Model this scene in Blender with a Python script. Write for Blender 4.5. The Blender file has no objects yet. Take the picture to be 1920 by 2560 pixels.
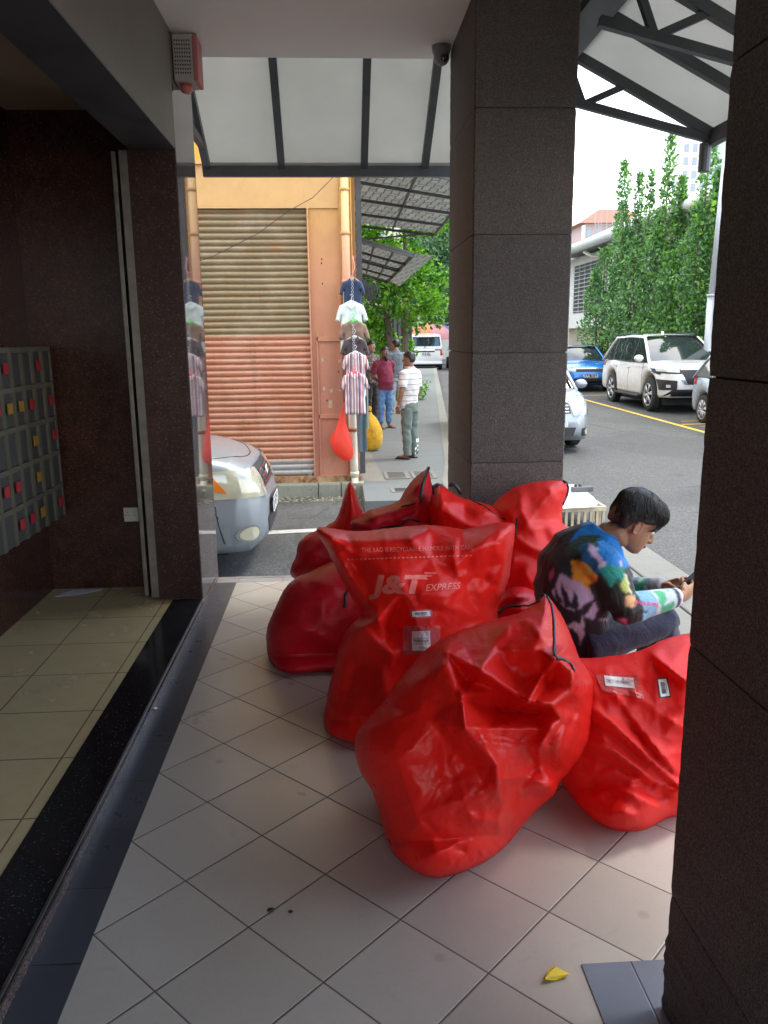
import bpy, bmesh, math, random
import numpy as np
from math import pi, sin, cos, radians
from mathutils import Vector, Matrix, noise
from mathutils.geometry import delaunay_2d_cdt
random.seed(7); np.random.seed(7)
SC = bpy.context.scene
# ---------------------------------------------------------------- camera
CAM_H = 1.604; YAW, PITCH, ROLL, FPX = 0.055552850, 0.213402960, -0.0111548942, 2015.92128
cy_, sy_, cp_, sp_ = cos(YAW), sin(YAW), cos(PITCH), sin(PITCH)
F_ = np.array([sy_*cp_, cy_*cp_, -sp_]); r_ = np.array([cy_, -sy_, 0.0]); u_ = np.cross(r_, F_)
R_ = cos(ROLL)*r_ + sin(ROLL)*u_; U_ = -sin(ROLL)*r_ + cos(ROLL)*u_
cam_d = bpy.data.cameras.new('camera'); cam = bpy.data.objects.new('camera', cam_d); SC.collection.objects.link(cam)
cam_d.sensor_fit = 'VERTICAL'; cam_d.sensor_height = 36.0; cam_d.sensor_width = 27.0
cam_d.lens = 36.0*FPX/2560.0; cam_d.clip_start = 0.05; cam_d.clip_end = 2000
cam.matrix_world = Matrix(((R_[0], U_[0], -F_[0], 0), (R_[1], U_[1], -F_[1], 0), (R_[2], U_[2], -F_[2], CAM_H), (0, 0, 0, 1)))
SC.camera = cam
# ---------------------------------------------------------------- world, sun, exposure
SUN_EL, SUN_AZ = radians(58), radians(75)       # azimuth measured from +Y towards +X
w = bpy.data.worlds.new("World"); SC.world = w; w.use_nodes = True
nt = w.node_tree; nt.nodes.clear()
wo = nt.nodes.new('ShaderNodeOutputWorld'); bg = nt.nodes.new('ShaderNodeBackground')
sky = nt.nodes.new('ShaderNodeTexSky'); sky.sky_type = 'NISHITA'; sky.sun_disc = False
sky.sun_elevation = SUN_EL; sky.sun_rotation = SUN_AZ; sky.air_density = 1.0; sky.dust_density = .5; sky.ozone_density = 3
# thin procedural cloud sheet over the Nishita sky
tc = nt.nodes.new('ShaderNodeTexCoord'); mp = nt.nodes.new('ShaderNodeMapping'); mp.inputs['Scale'].default_value = (1, 1, 2.6)
nz = nt.nodes.new('ShaderNodeTexNoise'); nz.inputs['Scale'].default_value = 2.2; nz.inputs['Detail'].default_value = 7; nz.inputs['Roughness'].default_value = .58
cr = nt.nodes.new('ShaderNodeValToRGB'); cr.color_ramp.elements[0].position = .33; cr.color_ramp.elements[1].position = .57
mx = nt.nodes.new('ShaderNodeMix'); mx.data_type = 'RGBA'; mx.inputs['B'].default_value = (7.5, 7.45, 7.2, 1)
nt.links.new(tc.outputs['Generated'], mp.inputs[0]); nt.links.new(mp.outputs[0], nz.inputs['Vector']); nt.links.new(nz.outputs['Fac'], cr.inputs[0])
sx_ = nt.nodes.new('ShaderNodeSeparateXYZ'); zr_ = nt.nodes.new('ShaderNodeValToRGB'); mu = nt.nodes.new('ShaderNodeMath'); mu.operation = 'MULTIPLY'
while len(zr_.color_ramp.elements) < 4: zr_.color_ramp.elements.new(.5)
for e_, (p_, v_) in zip(zr_.color_ramp.elements, ((.22, 1), (.30, .05), (.42, .05), (.52, 1))): e_.position = p_; e_.color = (v_, v_, v_, 1)
nt.links.new(tc.outputs['Generated'], sx_.inputs[0]); nt.links.new(sx_.outputs[2], zr_.inputs[0]); nt.links.new(cr.outputs[0], mu.inputs[0]); nt.links.new(zr_.outputs[0], mu.inputs[1])
nt.links.new(mu.outputs[0], mx.inputs['Factor']); nt.links.new(sky.outputs[0], mx.inputs['A']); nt.links.new(mx.outputs['Result'], bg.inputs[0])
bg.inputs[1].default_value = 0.14; nt.links.new(bg.outputs[0], wo.inputs[0])
sd = bpy.data.lights.new('sun', 'SUN'); sd.energy = 0.6; sd.angle = radians(12); sd.color = (1, .94, .84)
so = bpy.data.objects.new('sun', sd); SC.collection.objects.link(so)
sdir = Vector((sin(SUN_AZ)*cos(SUN_EL), cos(SUN_AZ)*cos(SUN_EL), sin(SUN_EL)))
so.rotation_euler = sdir.to_track_quat('Z', 'Y').to_euler(); so.location = (30, 20, 60)
SC.view_settings.view_transform = 'Standard'; SC.view_settings.look = 'None'; SC.view_settings.gamma = 1
SC.view_settings.exposure = 2.22
try:
    SC.cycles.max_bounces = 8; SC.cycles.diffuse_bounces = 5; SC.cycles.glossy_bounces = 4; SC.cycles.transparent_max_bounces = 12
except Exception: pass

# ---------------------------------------------------------------- helpers
KD = 1920/1659.0
def ray(x, y):
    X, Y = x*KD, y*KD
    return F_ + R_*((X-960)/FPX) - U_*((Y-1280)/FPX)
def at(x, y, Y=None, X=None, Z=None):
    d = ray(x, y)
    t = Y/d[1] if Y is not None else (X/d[0] if X is not None else (Z-CAM_H)/d[2])
    return Vector((d[0]*t, d[1]*t, CAM_H + d[2]*t))
def gz(Y): return -.45 + .01*max(0.0, min(Y, 60)-10.5)
COL = SC.collection
def tag(o, label=None, cat=None, group=None, kind=None):
    if label: o['label'] = label
    if cat: o['category'] = cat
    if group: o['group'] = group
    if kind: o['kind'] = kind
    return o
def thing(name, label, cat, loc=(0, 0, 0), rz=0, group=None):
    o = bpy.data.objects.new(name, None); COL.objects.link(o); o.empty_display_size = .1
    o.location = loc; o.rotation_euler = (0, 0, rz)
    return tag(o, label, cat, group)
def link(name, me, mats, parent=None, smooth=False, autos=None):
    if not isinstance(mats, (list, tuple)): mats = [mats]
    for m in mats: me.materials.append(m)
    if smooth: me.polygons.foreach_set('use_smooth', [True]*len(me.polygons))
    o = bpy.data.objects.new(name, me); COL.objects.link(o)
    if parent is not None:
        o.parent = parent
    return o
def copy_tree(o, parent=None):
    c = o.copy(); COL.objects.link(c); c.parent = parent
    for ch in list(o.children): copy_tree(ch, c)
    return c
class MB:
    """collects geometry; build() makes ONE mesh object"""
    def __init__(s): s.v = []; s.f = []; s.m = []
    def add(s, vs, fs, mi=0):
        n = len(s.v); s.v += [tuple(v) for v in vs]; s.f += [tuple(i+n for i in f) for f in fs]; s.m += [mi]*len(fs); return s
    def box(s, x0, x1, y0, y1, z0, z1, mi=0):
        return s.add([(x0,y0,z0),(x1,y0,z0),(x1,y1,z0),(x0,y1,z0),(x0,y0,z1),(x1,y0,z1),(x1,y1,z1),(x0,y1,z1)],
                     [(0,3,2,1),(4,5,6,7),(0,1,5,4),(1,2,6,5),(2,3,7,6),(3,0,4,7)], mi)
    def quad(s, a, b, c, d, mi=0): return s.add([a,b,c,d], [(0,1,2,3)], mi)
    def bar(s, a, b, w, h, up=(0,0,1), mi=0):
        a, b = Vector(a), Vector(b); d = (b-a).normalized(); up = Vector(up)
        if abs(d.dot(up)) > .98: up = Vector((0,1,0))
        x = d.cross(up).normalized(); y = x.cross(d)
        vs = [p + x*sx*w/2 + y*sy*h/2 for p in (a, b) for sx, sy in ((-1,-1),(1,-1),(1,1),(-1,1))]
        return s.add(vs, [(0,1,2,3),(7,6,5,4),(0,4,5,1),(1,5,6,2),(2,6,7,3),(3,7,4,0)], mi)
    def tube(s, pts, r, n=8, mi=0, cap=True, flat=1.0, up0=None):
        pts = [Vector(p) for p in pts]; rs = r if isinstance(r, (list, tuple)) else [r]*len(pts)
        base = len(s.v); prev = None
        for i, p in enumerate(pts):
            d = (pts[min(i+1, len(pts)-1)] - pts[max(i-1, 0)])
            if d.length < 1e-9: d = Vector((0,0,1))
            d.normalize()
            if prev is None:
                up = Vector(up0) if up0 else (Vector((0,0,1)) if abs(d.z) < .9 else Vector((0,1,0)))
                x = d.cross(up).normalized()
            else:
                x = (prev - d*prev.dot(d)).normalized()
            prev = x; y = d.cross(x)
            rr = rs[i]; ra, rb = rr if isinstance(rr, (tuple, list)) else (rr, rr*flat)
            for k in range(n):
                a = 2*pi*k/n; s.v.append(tuple(p + x*cos(a)*ra + y*sin(a)*rb))
        for i in range(len(pts)-1):
            for k in range(n):
                a = base+i*n+k; b = base+i*n+(k+1)%n
                s.f.append((a, b, b+n, a+n)); s.m.append(mi)
        if cap:
            s.f.append(tuple(base+k for k in range(n))[::-1]); s.m.append(mi)
            e = base+(len(pts)-1)*n; s.f.append(tuple(e+k for k in range(n))); s.m.append(mi)
        return s
    def ell(s, c, rx, ry, rz, n=12, m=8, rot=None, mi=0):
        vs = []; c = Vector(c)
        for i in range(m+1):
            t = pi*i/m
            for k in range(n):
                a = 2*pi*k/n; v = Vector((rx*sin(t)*cos(a), ry*sin(t)*sin(a), rz*cos(t)))
                if rot is not None: v = rot @ v
                vs.append(c+v)
        fs = [(i*n+k, (i+1)*n+k, (i+1)*n+(k+1)%n, i*n+(k+1)%n) for i in range(m) for k in range(n)]
        return s.add(vs, fs, mi)
    def prism(s, poly, axis, a0, a1, mi=0):
        """extrude a 2D polygon along axis ('x','y','z') from a0 to a1"""
        def P(p, a): return (a, p[0], p[1]) if axis == 'x' else ((p[0], a, p[1]) if axis == 'y' else (p[0], p[1], a))
        n = len(poly); vs = [P(p, a0) for p in poly] + [P(p, a1) for p in poly]
        fs = [tuple(range(n)), tuple(range(2*n-1, n-1, -1))] + [(i, i+n, (i+1)%n+n, (i+1)%n) for i in range(n)]
        return s.add(vs, fs, mi)
    def grid(s, P, mi=0, flip=False):
        """P: rows x cols list of points"""
        r, c = len(P), len(P[0]); n = len(s.v)
        for row in P: s.v += [tuple(p) for p in row]
        for i in range(r-1):
            for j in range(c-1):
                q = (n+i*c+j, n+i*c+j+1, n+(i+1)*c+j+1, n+(i+1)*c+j)
                s.f.append(q[::-1] if flip else q); s.m.append(mi)
        return s
    def mesh(s, name='mesh', fix=False):
        me = bpy.data.meshes.new(name); me.from_pydata(s.v, [], s.f)
        if s.m: me.polygons.foreach_set('material_index', s.m)
        if fix:
            bm = bmesh.new(); bm.from_mesh(me); bmesh.ops.remove_doubles(bm, verts=bm.verts, dist=1e-5)
            bmesh.ops.recalc_face_normals(bm, faces=bm.faces); bm.to_mesh(me); bm.free()
        me.update(); return me
    def build(s, name, mats, parent=None, smooth=False, fix=True, bevel=0, seg=2, world=True):
        o = link(name, s.mesh(name, fix), mats, parent, smooth)
        if parent is not None and world:     # geometry given in world coordinates
            inv = pmat(parent).inverted(); o.data.transform(inv)
        if bevel:
            b = o.modifiers.new('bevel', 'BEVEL'); b.width = bevel; b.segments = seg; b.limit_method = 'ANGLE'; b.angle_limit = radians(35)
            b.harden_normals = False
        return o
def pmat(o):
    m = Matrix.LocRotScale(o.location, o.rotation_euler, o.scale)
    return pmat(o.parent) @ m if o.parent else m
def bake(o):
    """apply the modifiers of an object, without operators"""
    dg = bpy.context.evaluated_depsgraph_get(); dg.update()
    me = bpy.data.meshes.new_from_object(o.evaluated_get(dg)); o.modifiers.clear(); old = o.data; o.data = me; return o
def remesh(mb, name, mats, parent, voxel, smooth_it=4, world=True):
    o = mb.build(name, mats, parent, fix=False, world=world)
    r = o.modifiers.new('r', 'REMESH'); r.mode = 'VOXEL'; r.voxel_size = voxel
    if smooth_it:
        s = o.modifiers.new('s', 'SMOOTH'); s.iterations = smooth_it; s.factor = .5
    bake(o); o.data.polygons.foreach_set('use_smooth', [True]*len(o.data.polygons))
    return o

# ---------------------------------------------------------------- materials
class NT:
    def __init__(s, name):
        s.m = bpy.data.materials.new(name); s.m.use_nodes = True; s.t = s.m.node_tree
        s.b = s.t.nodes['Principled BSDF']; s.out = s.t.nodes['Material Output']
    def n(s, t, **k):
        nd = s.t.nodes.new('ShaderNode'+t)
        for a, v in k.items():
            if hasattr(nd, a) and a not in ('Scale',): setattr(nd, a, v)
            else: nd.inputs[a.replace('_', ' ')].default_value = v
        return nd
    def l(s, a, b): s.t.links.new(a, b)
    def obj(s, scale=(1,1,1), rot=(0,0,0), loc=(0,0,0), coord='Object'):
        tc = s.n('TexCoord'); mp = s.n('Mapping'); mp.inputs['Scale'].default_value = scale
        mp.inputs['Rotation'].default_value = rot; mp.inputs['Location'].default_value = loc
        s.l(tc.outputs[coord], mp.inputs[0]); return mp.outputs[0]
    def noise(s, vec, scale, detail=4, rough=.55, dist=0.0):
        n = s.n('TexNoise'); n.inputs['Scale'].default_value = scale; n.inputs['Detail'].default_value = detail
        n.inputs['Roughness'].default_value = rough; n.inputs['Distortion'].default_value = dist
        if vec is not None: s.l(vec, n.inputs['Vector'])
        return n.outputs['Fac']
    def voro(s, vec, scale, feature='F1', out='Distance', rnd=1.0):
        n = s.n('TexVoronoi'); n.feature = feature; n.inputs['Scale'].default_value = scale; n.inputs['Randomness'].default_value = rnd
        if vec is not None: s.l(vec, n.inputs['Vector'])
        return n.outputs[out]
    def ramp(s, fac, stops, interp='LINEAR'):
        n = s.n('ValToRGB'); cr = n.color_ramp; cr.interpolation = interp
        while len(cr.elements) < len(stops): cr.elements.new(.5)
        for e, (p, c) in zip(cr.elements, stops):
            e.position = p; e.color = (c[0], c[1], c[2], 1) if isinstance(c, (tuple, list)) else (c, c, c, 1)
        s.l(fac, n.inputs[0]); return n.outputs[0]
    def mix(s, fac, a, b, mode='MIX'):
        n = s.n('Mix'); n.data_type = 'RGBA'; n.blend_type = mode
        for sock, v in (('Factor', fac), ('A', a), ('B', b)):
            i = n.inputs[sock] if sock == 'Factor' else [q for q in n.inputs if q.name == sock and q.type == 'RGBA'][0]
            if hasattr(v, 'is_output'): s.l(v, i)
            elif sock == 'Factor': i.default_value = v
            else: i.default_value = (*v[:3], 1)
        return [o for o in n.outputs if o.type == 'RGBA'][0]
    def math(s, op, a, b=None, c=None):
        n = s.n('Math'); n.operation = op
        for i, v in enumerate((a, b, c)):
            if v is None: continue
            if hasattr(v, 'is_output'): s.l(v, n.inputs[i])
            else: n.inputs[i].default_value = v
        return n.outputs[0]
    def sep(s, vec):
        n = s.n('SeparateXYZ'); s.l(vec, n.inputs[0]); return n.outputs
    def comb(s, x, y, z):
        n = s.n('CombineXYZ')
        for i, v in enumerate((x, y, z)):
            if hasattr(v, 'is_output'): s.l(v, n.inputs[i])
            else: n.inputs[i].default_value = v
        return n.outputs[0]
    def bump(s, h, strength=.3, dist=.01, prev=None):
        n = s.n('Bump'); n.inputs['Strength'].default_value = strength; n.inputs['Distance'].default_value = dist
        s.l(h, n.inputs['Height'])
        if prev is not None: s.l(prev, n.inputs['Normal'])
        s.l(n.outputs[0], s.b.inputs['Normal']); return n.outputs[0]
    def set(s, **k):
        names = dict(color='Base Color', rough='Roughness', metal='Metallic', spec='Specular IOR Level', coat='Coat Weight', coatr='Coat Roughness',
                     trans='Transmission Weight', ior='IOR', alpha='Alpha', sheen='Sheen Weight', emit='Emission Color', emits='Emission Strength')
        for a, v in k.items():
            i = s.b.inputs[names[a]]
            if hasattr(v, 'is_output'): s.l(v, i)
            elif a in ('color', 'emit'): i.default_value = (*v[:3], 1)
            else: i.default_value = v
        return s
def simple(name, color, rough=.5, metal=0, var=.12, vscale=6, bump=0, bscale=60, spec=.5, coat=0, dirt=None, bdist=.004):
    """a procedural material: base colour broken by noise, roughness variation and optional bump"""
    t = NT(name); v = t.obj()
    n1 = t.noise(v, vscale, 5, .6)
    c0 = tuple(c*(1-var) for c in color); c1 = tuple(min(1, c*(1+var)) for c in color)
    c = t.ramp(n1, [(.3, c0), (.7, c1)])
    if dirt:
        d = t.noise(v, dirt[1], 6, .65, .6); c = t.mix(t.ramp(d, [(dirt[2], 0.0), (dirt[2]+.18, 1.0)]), c, dirt[0])
    t.set(color=c, rough=t.ramp(n1, [(.2, max(0, rough-.06)), (.8, min(1, rough+.08))]), metal=metal, spec=spec, coat=coat)
    if bump: t.bump(t.noise(v, bscale, 4, .6), bump, bdist)
    return t.m
# ================================================================ MATERIALS OF THE SETTING
def tile_mat():
    t = NT('floor_tiles'); p = t.sep(t.obj(loc=(.7067, -1.973, 0)))
    a = t.math('MULTIPLY', t.math('ADD', p[0], p[1]), .70711/.3); b = t.math('MULTIPLY', t.math('SUBTRACT', p[1], p[0]), .70711/.3)
    fa, fb = t.math('FRACT', a), t.math('FRACT', b)
    ea = t.math('MINIMUM', fa, t.math('SUBTRACT', 1.0, fa)); eb = t.math('MINIMUM', fb, t.math('SUBTRACT', 1.0, fb))
    e = t.math('MINIMUM', ea, eb); g = t.ramp(e, [(.004, 0.0), (.010, 1.0)])
    wn = t.n('TexWhiteNoise'); wn.noise_dimensions = '2D'; t.l(t.comb(t.math('FLOOR', a), t.math('FLOOR', b), 0), wn.inputs['Vector'])
    o = t.obj(); n1 = t.noise(o, 2.2, 5, .6); n2 = t.noise(o, 90, 3, .5)
    base = t.mix(wn.outputs['Value'], (.385, .355, .305), (.45, .418, .365))
    base = t.mix(t.ramp(n1, [(.35, 0.0), (.75, .35)]), base, (.26, .24, .215))
    base = t.mix(t.ramp(n2, [(.5, 0.0), (.8, .12)]), base, (.2, .18, .16))
    st = t.voro(o, 3.2, 'F1'); base = t.mix(t.ramp(st, [(.03, .4), (.07, 0.0)]), base, (.19, .17, .15))
    sp = t.noise(o, 38, 8, .8); base = t.mix(t.ramp(sp, [(.66, 0.0), (.72, .35)]), base, (.17, .15, .13)); sm = t.noise(t.obj(scale=(1, 2.2, 1), rot=(0, 0, .5)), 6, 6, .7, 1.2)
    base = t.mix(t.ramp(sm, [(.60, 0.0), (.75, .25)]), base, (.2, .17, .15))
    gm_ = t.noise(o, 1.7, 4, .6); t.set(color=t.mix(g, t.mix(gm_, (.03, .026, .024), (.12, .105, .09)), base), rough=t.math('ADD', t.math('MULTIPLY', n1, .22), t.math('SUBTRACT', .62, t.math('MULTIPLY', g, .42))), spec=.5)
    h = t.math('ADD', t.math('MULTIPLY', t.ramp(e, [(.003, 0.0), (.016, 1.0)]), 1.0), t.math('MULTIPLY', t.noise(o, 260, 2), .03))
    t.bump(h, .5, .0025); return t.m
def line_tile(name, c0, c1, size, off=0.0, axis=1, rough=.25, both=None):
    t = NT(name); p = t.sep(t.obj()); a = t.math('DIVIDE', t.math('SUBTRACT', p[axis], off), size); fa = t.math('FRACT', a)
    e = t.math('MINIMUM', fa, t.math('SUBTRACT', 1.0, fa)); wn = t.n('TexWhiteNoise'); wn.noise_dimensions = '1D'; t.l(t.math('FLOOR', a), wn.inputs['W'])
    g = t.ramp(e, [(.004, 0.0), (.010, 1.0)])
    if both is not None:
        b = t.math('DIVIDE', t.math('SUBTRACT', p[1-axis], both), size); fb = t.math('FRACT', b)
        g2 = t.ramp(t.math('MINIMUM', fb, t.math('SUBTRACT', 1.0, fb)), [(.004, 0.0), (.010, 1.0)]); g = t.math('MULTIPLY', g, g2)
    o = t.obj(); n1 = t.noise(o, 7, 6, .65); base = t.mix(wn.outputs['Value'], c0, c1)
    base = t.mix(t.ramp(n1, [(.4, 0.0), (.8, .4)]), base, tuple(c*.6 for c in c0))
    t.set(color=t.mix(g, tuple(c*.25 for c in c0), base), rough=t.math('ADD', t.math('MULTIPLY', n1, .25), rough-.1))
    t.bump(g, .35, .002); return t.m
def granite(name, c, fleck, rough=.06, fs=220, amt=.12):
    t = NT(name); o = t.obj(); n1 = t.noise(o, 9, 6, .7); v1 = t.voro(o, fs, 'F1', 'Color'); vs = t.sep(v1)
    base = t.mix(t.ramp(n1, [(.3, 0.0), (.7, 1.0)]), tuple(x*.55 for x in c), tuple(x*1.35 for x in c))
    base = t.mix(t.ramp(vs[0], [(1-amt, 0.0), (1-amt+.05, .7)]), base, fleck)
    base = t.mix(t.ramp(vs[1], [(.7, 0.0), (.75, .6)]), base, tuple(x*.25 for x in c))
    t.set(color=base, rough=rough, spec=.5 if rough < .2 else .28); return t.m
def asphalt():
    t = NT('asphalt'); o = t.obj(); n1 = t.noise(o, .35, 6, .6); v = t.sep(t.voro(o, 70, 'F1', 'Color'))[0]; n3 = t.noise(o, 3.2, 8, .7, .4)
    base = t.mix(t.ramp(n1, [(.3, 0.0), (.7, 1.0)]), (.046, .047, .045), (.066, .067, .064))
    base = t.mix(t.ramp(v, [(.55, 0.0), (1.0, .8)]), base, (.13, .135, .128))
    base = t.mix(t.ramp(v, [(.0, .8), (.25, 0.0)]), base, (.03, .03, .03))
    base = t.mix(t.ramp(n3, [(.56, 0.0), (.72, .5)]), base, (.045, .044, .042))
    cv = t.voro(t.n('TexCoord').outputs['Object'], .32, 'DISTANCE_TO_EDGE'); wob = t.noise(o, 2.5, 6, .7); cr_2 = t.math('ADD', cv, t.math('MULTIPLY', t.math('SUBTRACT', wob, .5), .10))
    base = t.mix(t.ramp(t.math('ABSOLUTE', cr_2), [(.0, .75), (.006, 0.0)]), base, (.018, .018, .017))
    pt = t.noise(o, .22, 2, .4, .3); base = t.mix(t.ramp(pt, [(.55, 0.0), (.57, .35)]), base, (.032, .032, .031))
    oil = t.voro(o, .9, 'F1'); base = t.mix(t.ramp(oil, [(.06, .45), (.16, 0.0)]), base, (.02, .02, .02))
    t.set(color=base, rough=.82); t.bump(t.math('ADD', v, t.noise(o, 120, 3)), .5, .006); return t.m
def concrete(name, c, stain=(.12, .11, .09), s=1.2, joint=None):
    t = NT(name); o = t.obj(); n1 = t.noise(o, s, 8, .65, .3); n2 = t.noise(o, 45, 4, .6); n3 = t.noise(o, s*4, 7, .7, 1)
    base = t.mix(n1, tuple(x*.75 for x in c), tuple(min(1, x*1.2) for x in c))
    base = t.mix(t.ramp(n3, [(.52, 0.0), (.75, .65)]), base, stain); base = t.mix(t.ramp(n2, [(.4, 0.0), (.8, .25)]), base, tuple(x*.5 for x in c))
    if joint:
        p = t.sep(o); a = t.math('FRACT', t.math('DIVIDE', t.math('SUBTRACT', p[joint[0]], joint[2]), joint[1]))
        g = t.ramp(a, [(0.0, 1.0), (.012, 0.0)]); base = t.mix(g, base, (.03, .03, .028))
    t.set(color=base, rough=.85); t.bump(n2, .35, .004); return t.m
def stone_render():
    t = NT('textured_stone'); o = t.obj(); n1 = t.noise(o, 160, 3, .65); n2 = t.noise(o, 1.6, 5, .6); v = t.sep(t.voro(o, 330, 'F1', 'Color'))
    base = t.mix(t.ramp(n2, [(.3, 0.0), (.7, 1.0)]), (.092, .078, .070), (.132, .113, .101))
    base = t.mix(t.ramp(v[0], [(.72, 0.0), (.8, .7)]), base, (.23, .19, .165)); base = t.mix(t.ramp(v[1], [(.72, 0.0), (.8, .8)]), base, (.035, .027, .024))
    ex = t.noise(o, 5, 7, .75, .6); base = t.mix(t.ramp(ex, [(.60, 0.0), (.78, .35)]), base, (.05, .04, .035))
    oi = t.n('ObjectInfo'); base = t.mix(t.math('MULTIPLY', oi.outputs['Random'], .35), base, (.05, .042, .038)); st = t.noise(t.obj(scale=(1, 1, .12)), 9, 6, .7); base = t.mix(t.ramp(st, [(.56, 0.0), (.75, .35)]), base, (.17, .145, .125))
    t.set(color=base, rough=.7, spec=.35); t.bump(t.math('ADD', n1, t.math('MULTIPLY', v[2], .3)), .9, .006); return t.m
M = {}
M['tile'] = tile_mat()
M['strip'] = line_tile('dark_border_tile', (.045, .05, .06), (.06, .065, .078), .2985, 1.87, 1, .28)
M['endstrip'] = line_tile('grey_border_tile', (.25, .25, .25), (.3, .3, .3), .3, -.1, 0, .28)
M['lobby'] = line_tile('lobby_tile', (.45, .36, .19), (.49, .40, .22), .4, -.63, 1, .22, both=-1.03)
M['granite'] = granite('red_brown_granite', (.045, .018, .012), (.11, .06, .045), .24, 160, .10)
M['granite_wall'] = granite('polished_granite_wall', (.10, .075, .07), (.22, .17, .15), .028, 210, .10)
M['black_granite'] = granite('black_granite', (.010, .011, .013), (.12, .12, .13), .12, 260, .05)
M['asphalt'] = asphalt()
M['concrete'] = concrete('pavement_concrete', (.33, .33, .31))
M['walk'] = concrete('sidewalk_concrete', (.125, .137, .132), (.09, .09, .085), .8, joint=(1, 1.9, 10.95))
M['kerbc'] = concrete('kerb_concrete', (.17, .17, .14), (.08, .08, .06), 2.5)
M['stone'] = stone_render()
M['soffit'] = simple('painted_soffit', (.74, .70, .66), .7, var=.05, vscale=.8, bump=.25, bscale=300, bdist=.002)
M['lobby_paint'] = simple('lobby_paint', (.26, .21, .15), .7, var=.06, vscale=1.5)
M['steel'] = simple('brushed_steel', (.45, .45, .46), .32, metal=1, var=.15, vscale=20)
M['frame'] = simple('door_frame_metal', (.22, .20, .18), .38, metal=.7, var=.2, vscale=14)
M['dark_frame'] = simple('dark_painted_steel', (.055, .06, .065), .45, var=.25, vscale=5, bump=.1)
M['mark_y'] = simple('yellow_paint', (.72, .42, .03), .7, var=.2, vscale=9, dirt=((.2, .17, .12), 14, .55))
M['mark_w'] = simple('white_paint', (.36, .36, .33), .7, var=.15, vscale=9, dirt=((.16, .16, .15), 9, .5))
# ================================================================ GROUND
def sheet(name, pts_grid, m, kind='structure'):
    o = MB().grid(pts_grid).build(name, m, fix=True); tag(o, kind=kind); return o
ys = [-30, 0, 5, 8, 10.5, 16, 24, 34, 46, 60, 90, 160, 320, 700]; xs = [-400, -60, -20, -8, 0, 8, 20, 60, 400]
sheet('road', [[(x, y, gz(y)) for x in xs] for y in ys], M['asphalt'])
b = MB().box(-.7067, 1.30, -3.2, 5.26, -.06, 0); b.box(-.7067, 1.30, 5.26, 5.262, -.06, -.002); o = b.build('floor', M['tile']); tag(o, kind='structure')
o = MB().box(-.85, -.7067, -3.2, 5.26, -.06, 0).build('floor_border', M['strip']); tag(o, kind='structure')
o = MB().box(-.85, 1.30, 5.2625, 5.352, -.06, 0).build('floor_end_border', M['endstrip']); tag(o, kind='structure')
M['dtile'] = line_tile('blue_grey_border_tile', (.14, .16, .20), (.17, .19, .235), .3, .73, 0, .2)
o = MB().box(.60, 1.29, .86, 1.771, .0005, .004).build('floor_pillar_border', M['dtile']); tag(o, kind='structure')
o = MB().box(.60, 1.29, 4.08, 5.19, .0005, .004).build('floor_pillar_border', M['dtile']); tag(o, kind='structure')
o = MB().box(-1.2, 1.32, -3.4, 5.352, -.5, -.0605).build('floor_slab', M['concrete']); tag(o, kind='structure')
nose = MB().box(-.85, 1.3, 5.353, 5.385, -.035, .004); nose.box(-.85, 1.3, 5.353, 5.36, -.10, -.0355)
tag(nose.build('step_nosing', M['steel'], bevel=.002), 'thin metal nosing on the floor edge above the side street', 'nosing')
# outer walkway on the right with its kerb
walkc = concrete('walkway_concrete', (.17, .17, .152), (.11, .105, .095), .9)
o = MB().box(1.325, 2.40, -10, 7.0, -.5, -.3).build('pavement', walkc); tag(o, kind='structure')
o = MB().box(2.418, 2.80, -10, 7.06, -.5, -.296).build('pavement_kerb', walkc, bevel=.015); tag(o, kind='structure')
# far sidewalk beside the shop
P = []
for y in (9.4, 10.6, 12, 15, 18, 22, 27, 34, 42):
    xr = 1.62 + (y-10.6)*.112 if y > 10.6 else 1.55
    P.append((y, xr))
mbs = MB()
mbs.grid([[(.30, y, gz(y)+.15), (xr-.18, y, gz(y)+.15)] for y, xr in P])
mbs.grid([[(.30, y, gz(y)+.15), (.30, y, gz(y)-.02)] for y, xr in P]); mbs.grid([[(.30, 9.4, gz(9)+.15), (1.37, 9.4, gz(9)+.15)], [(.30, 9.4, -.47), (1.37, 9.4, -.47)]])
tag(mbs.build('sidewalk', M['walk']), kind='structure')
mbk = MB(); mbk.grid([[(xr-.18, y, gz(y)+.156), (xr, y, gz(y)+.156)] for y, xr in P]); mbk.grid([[(xr, y, gz(y)+.156), (xr+.03, y, gz(y)-.02)] for y, xr in P])
mbk.grid([[(1.37, 9.4, gz(9)+.156), (1.55, 9.4, gz(9)+.156)], [(1.37, 9.4, -.47), (1.55, 9.4, -.47)]]); mbk.grid([[(xr-.18, y, gz(y)+.156), (xr-.18, y, gz(y)+.10)] for y, xr in P])
tag(mbk.build('sidewalk_kerb', M['kerbc']), kind='structure')
# old concrete slabs and gutter at the head of the sidewalk
b = MB().grid([[(.33, 10.7, -.296), (.62, 10.7, -.296)], [(.33, 14, -.262), (.50, 14, -.262)]]); tag(b.build('sidewalk_edge_slab', M['kerbc']), kind='structure')
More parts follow.
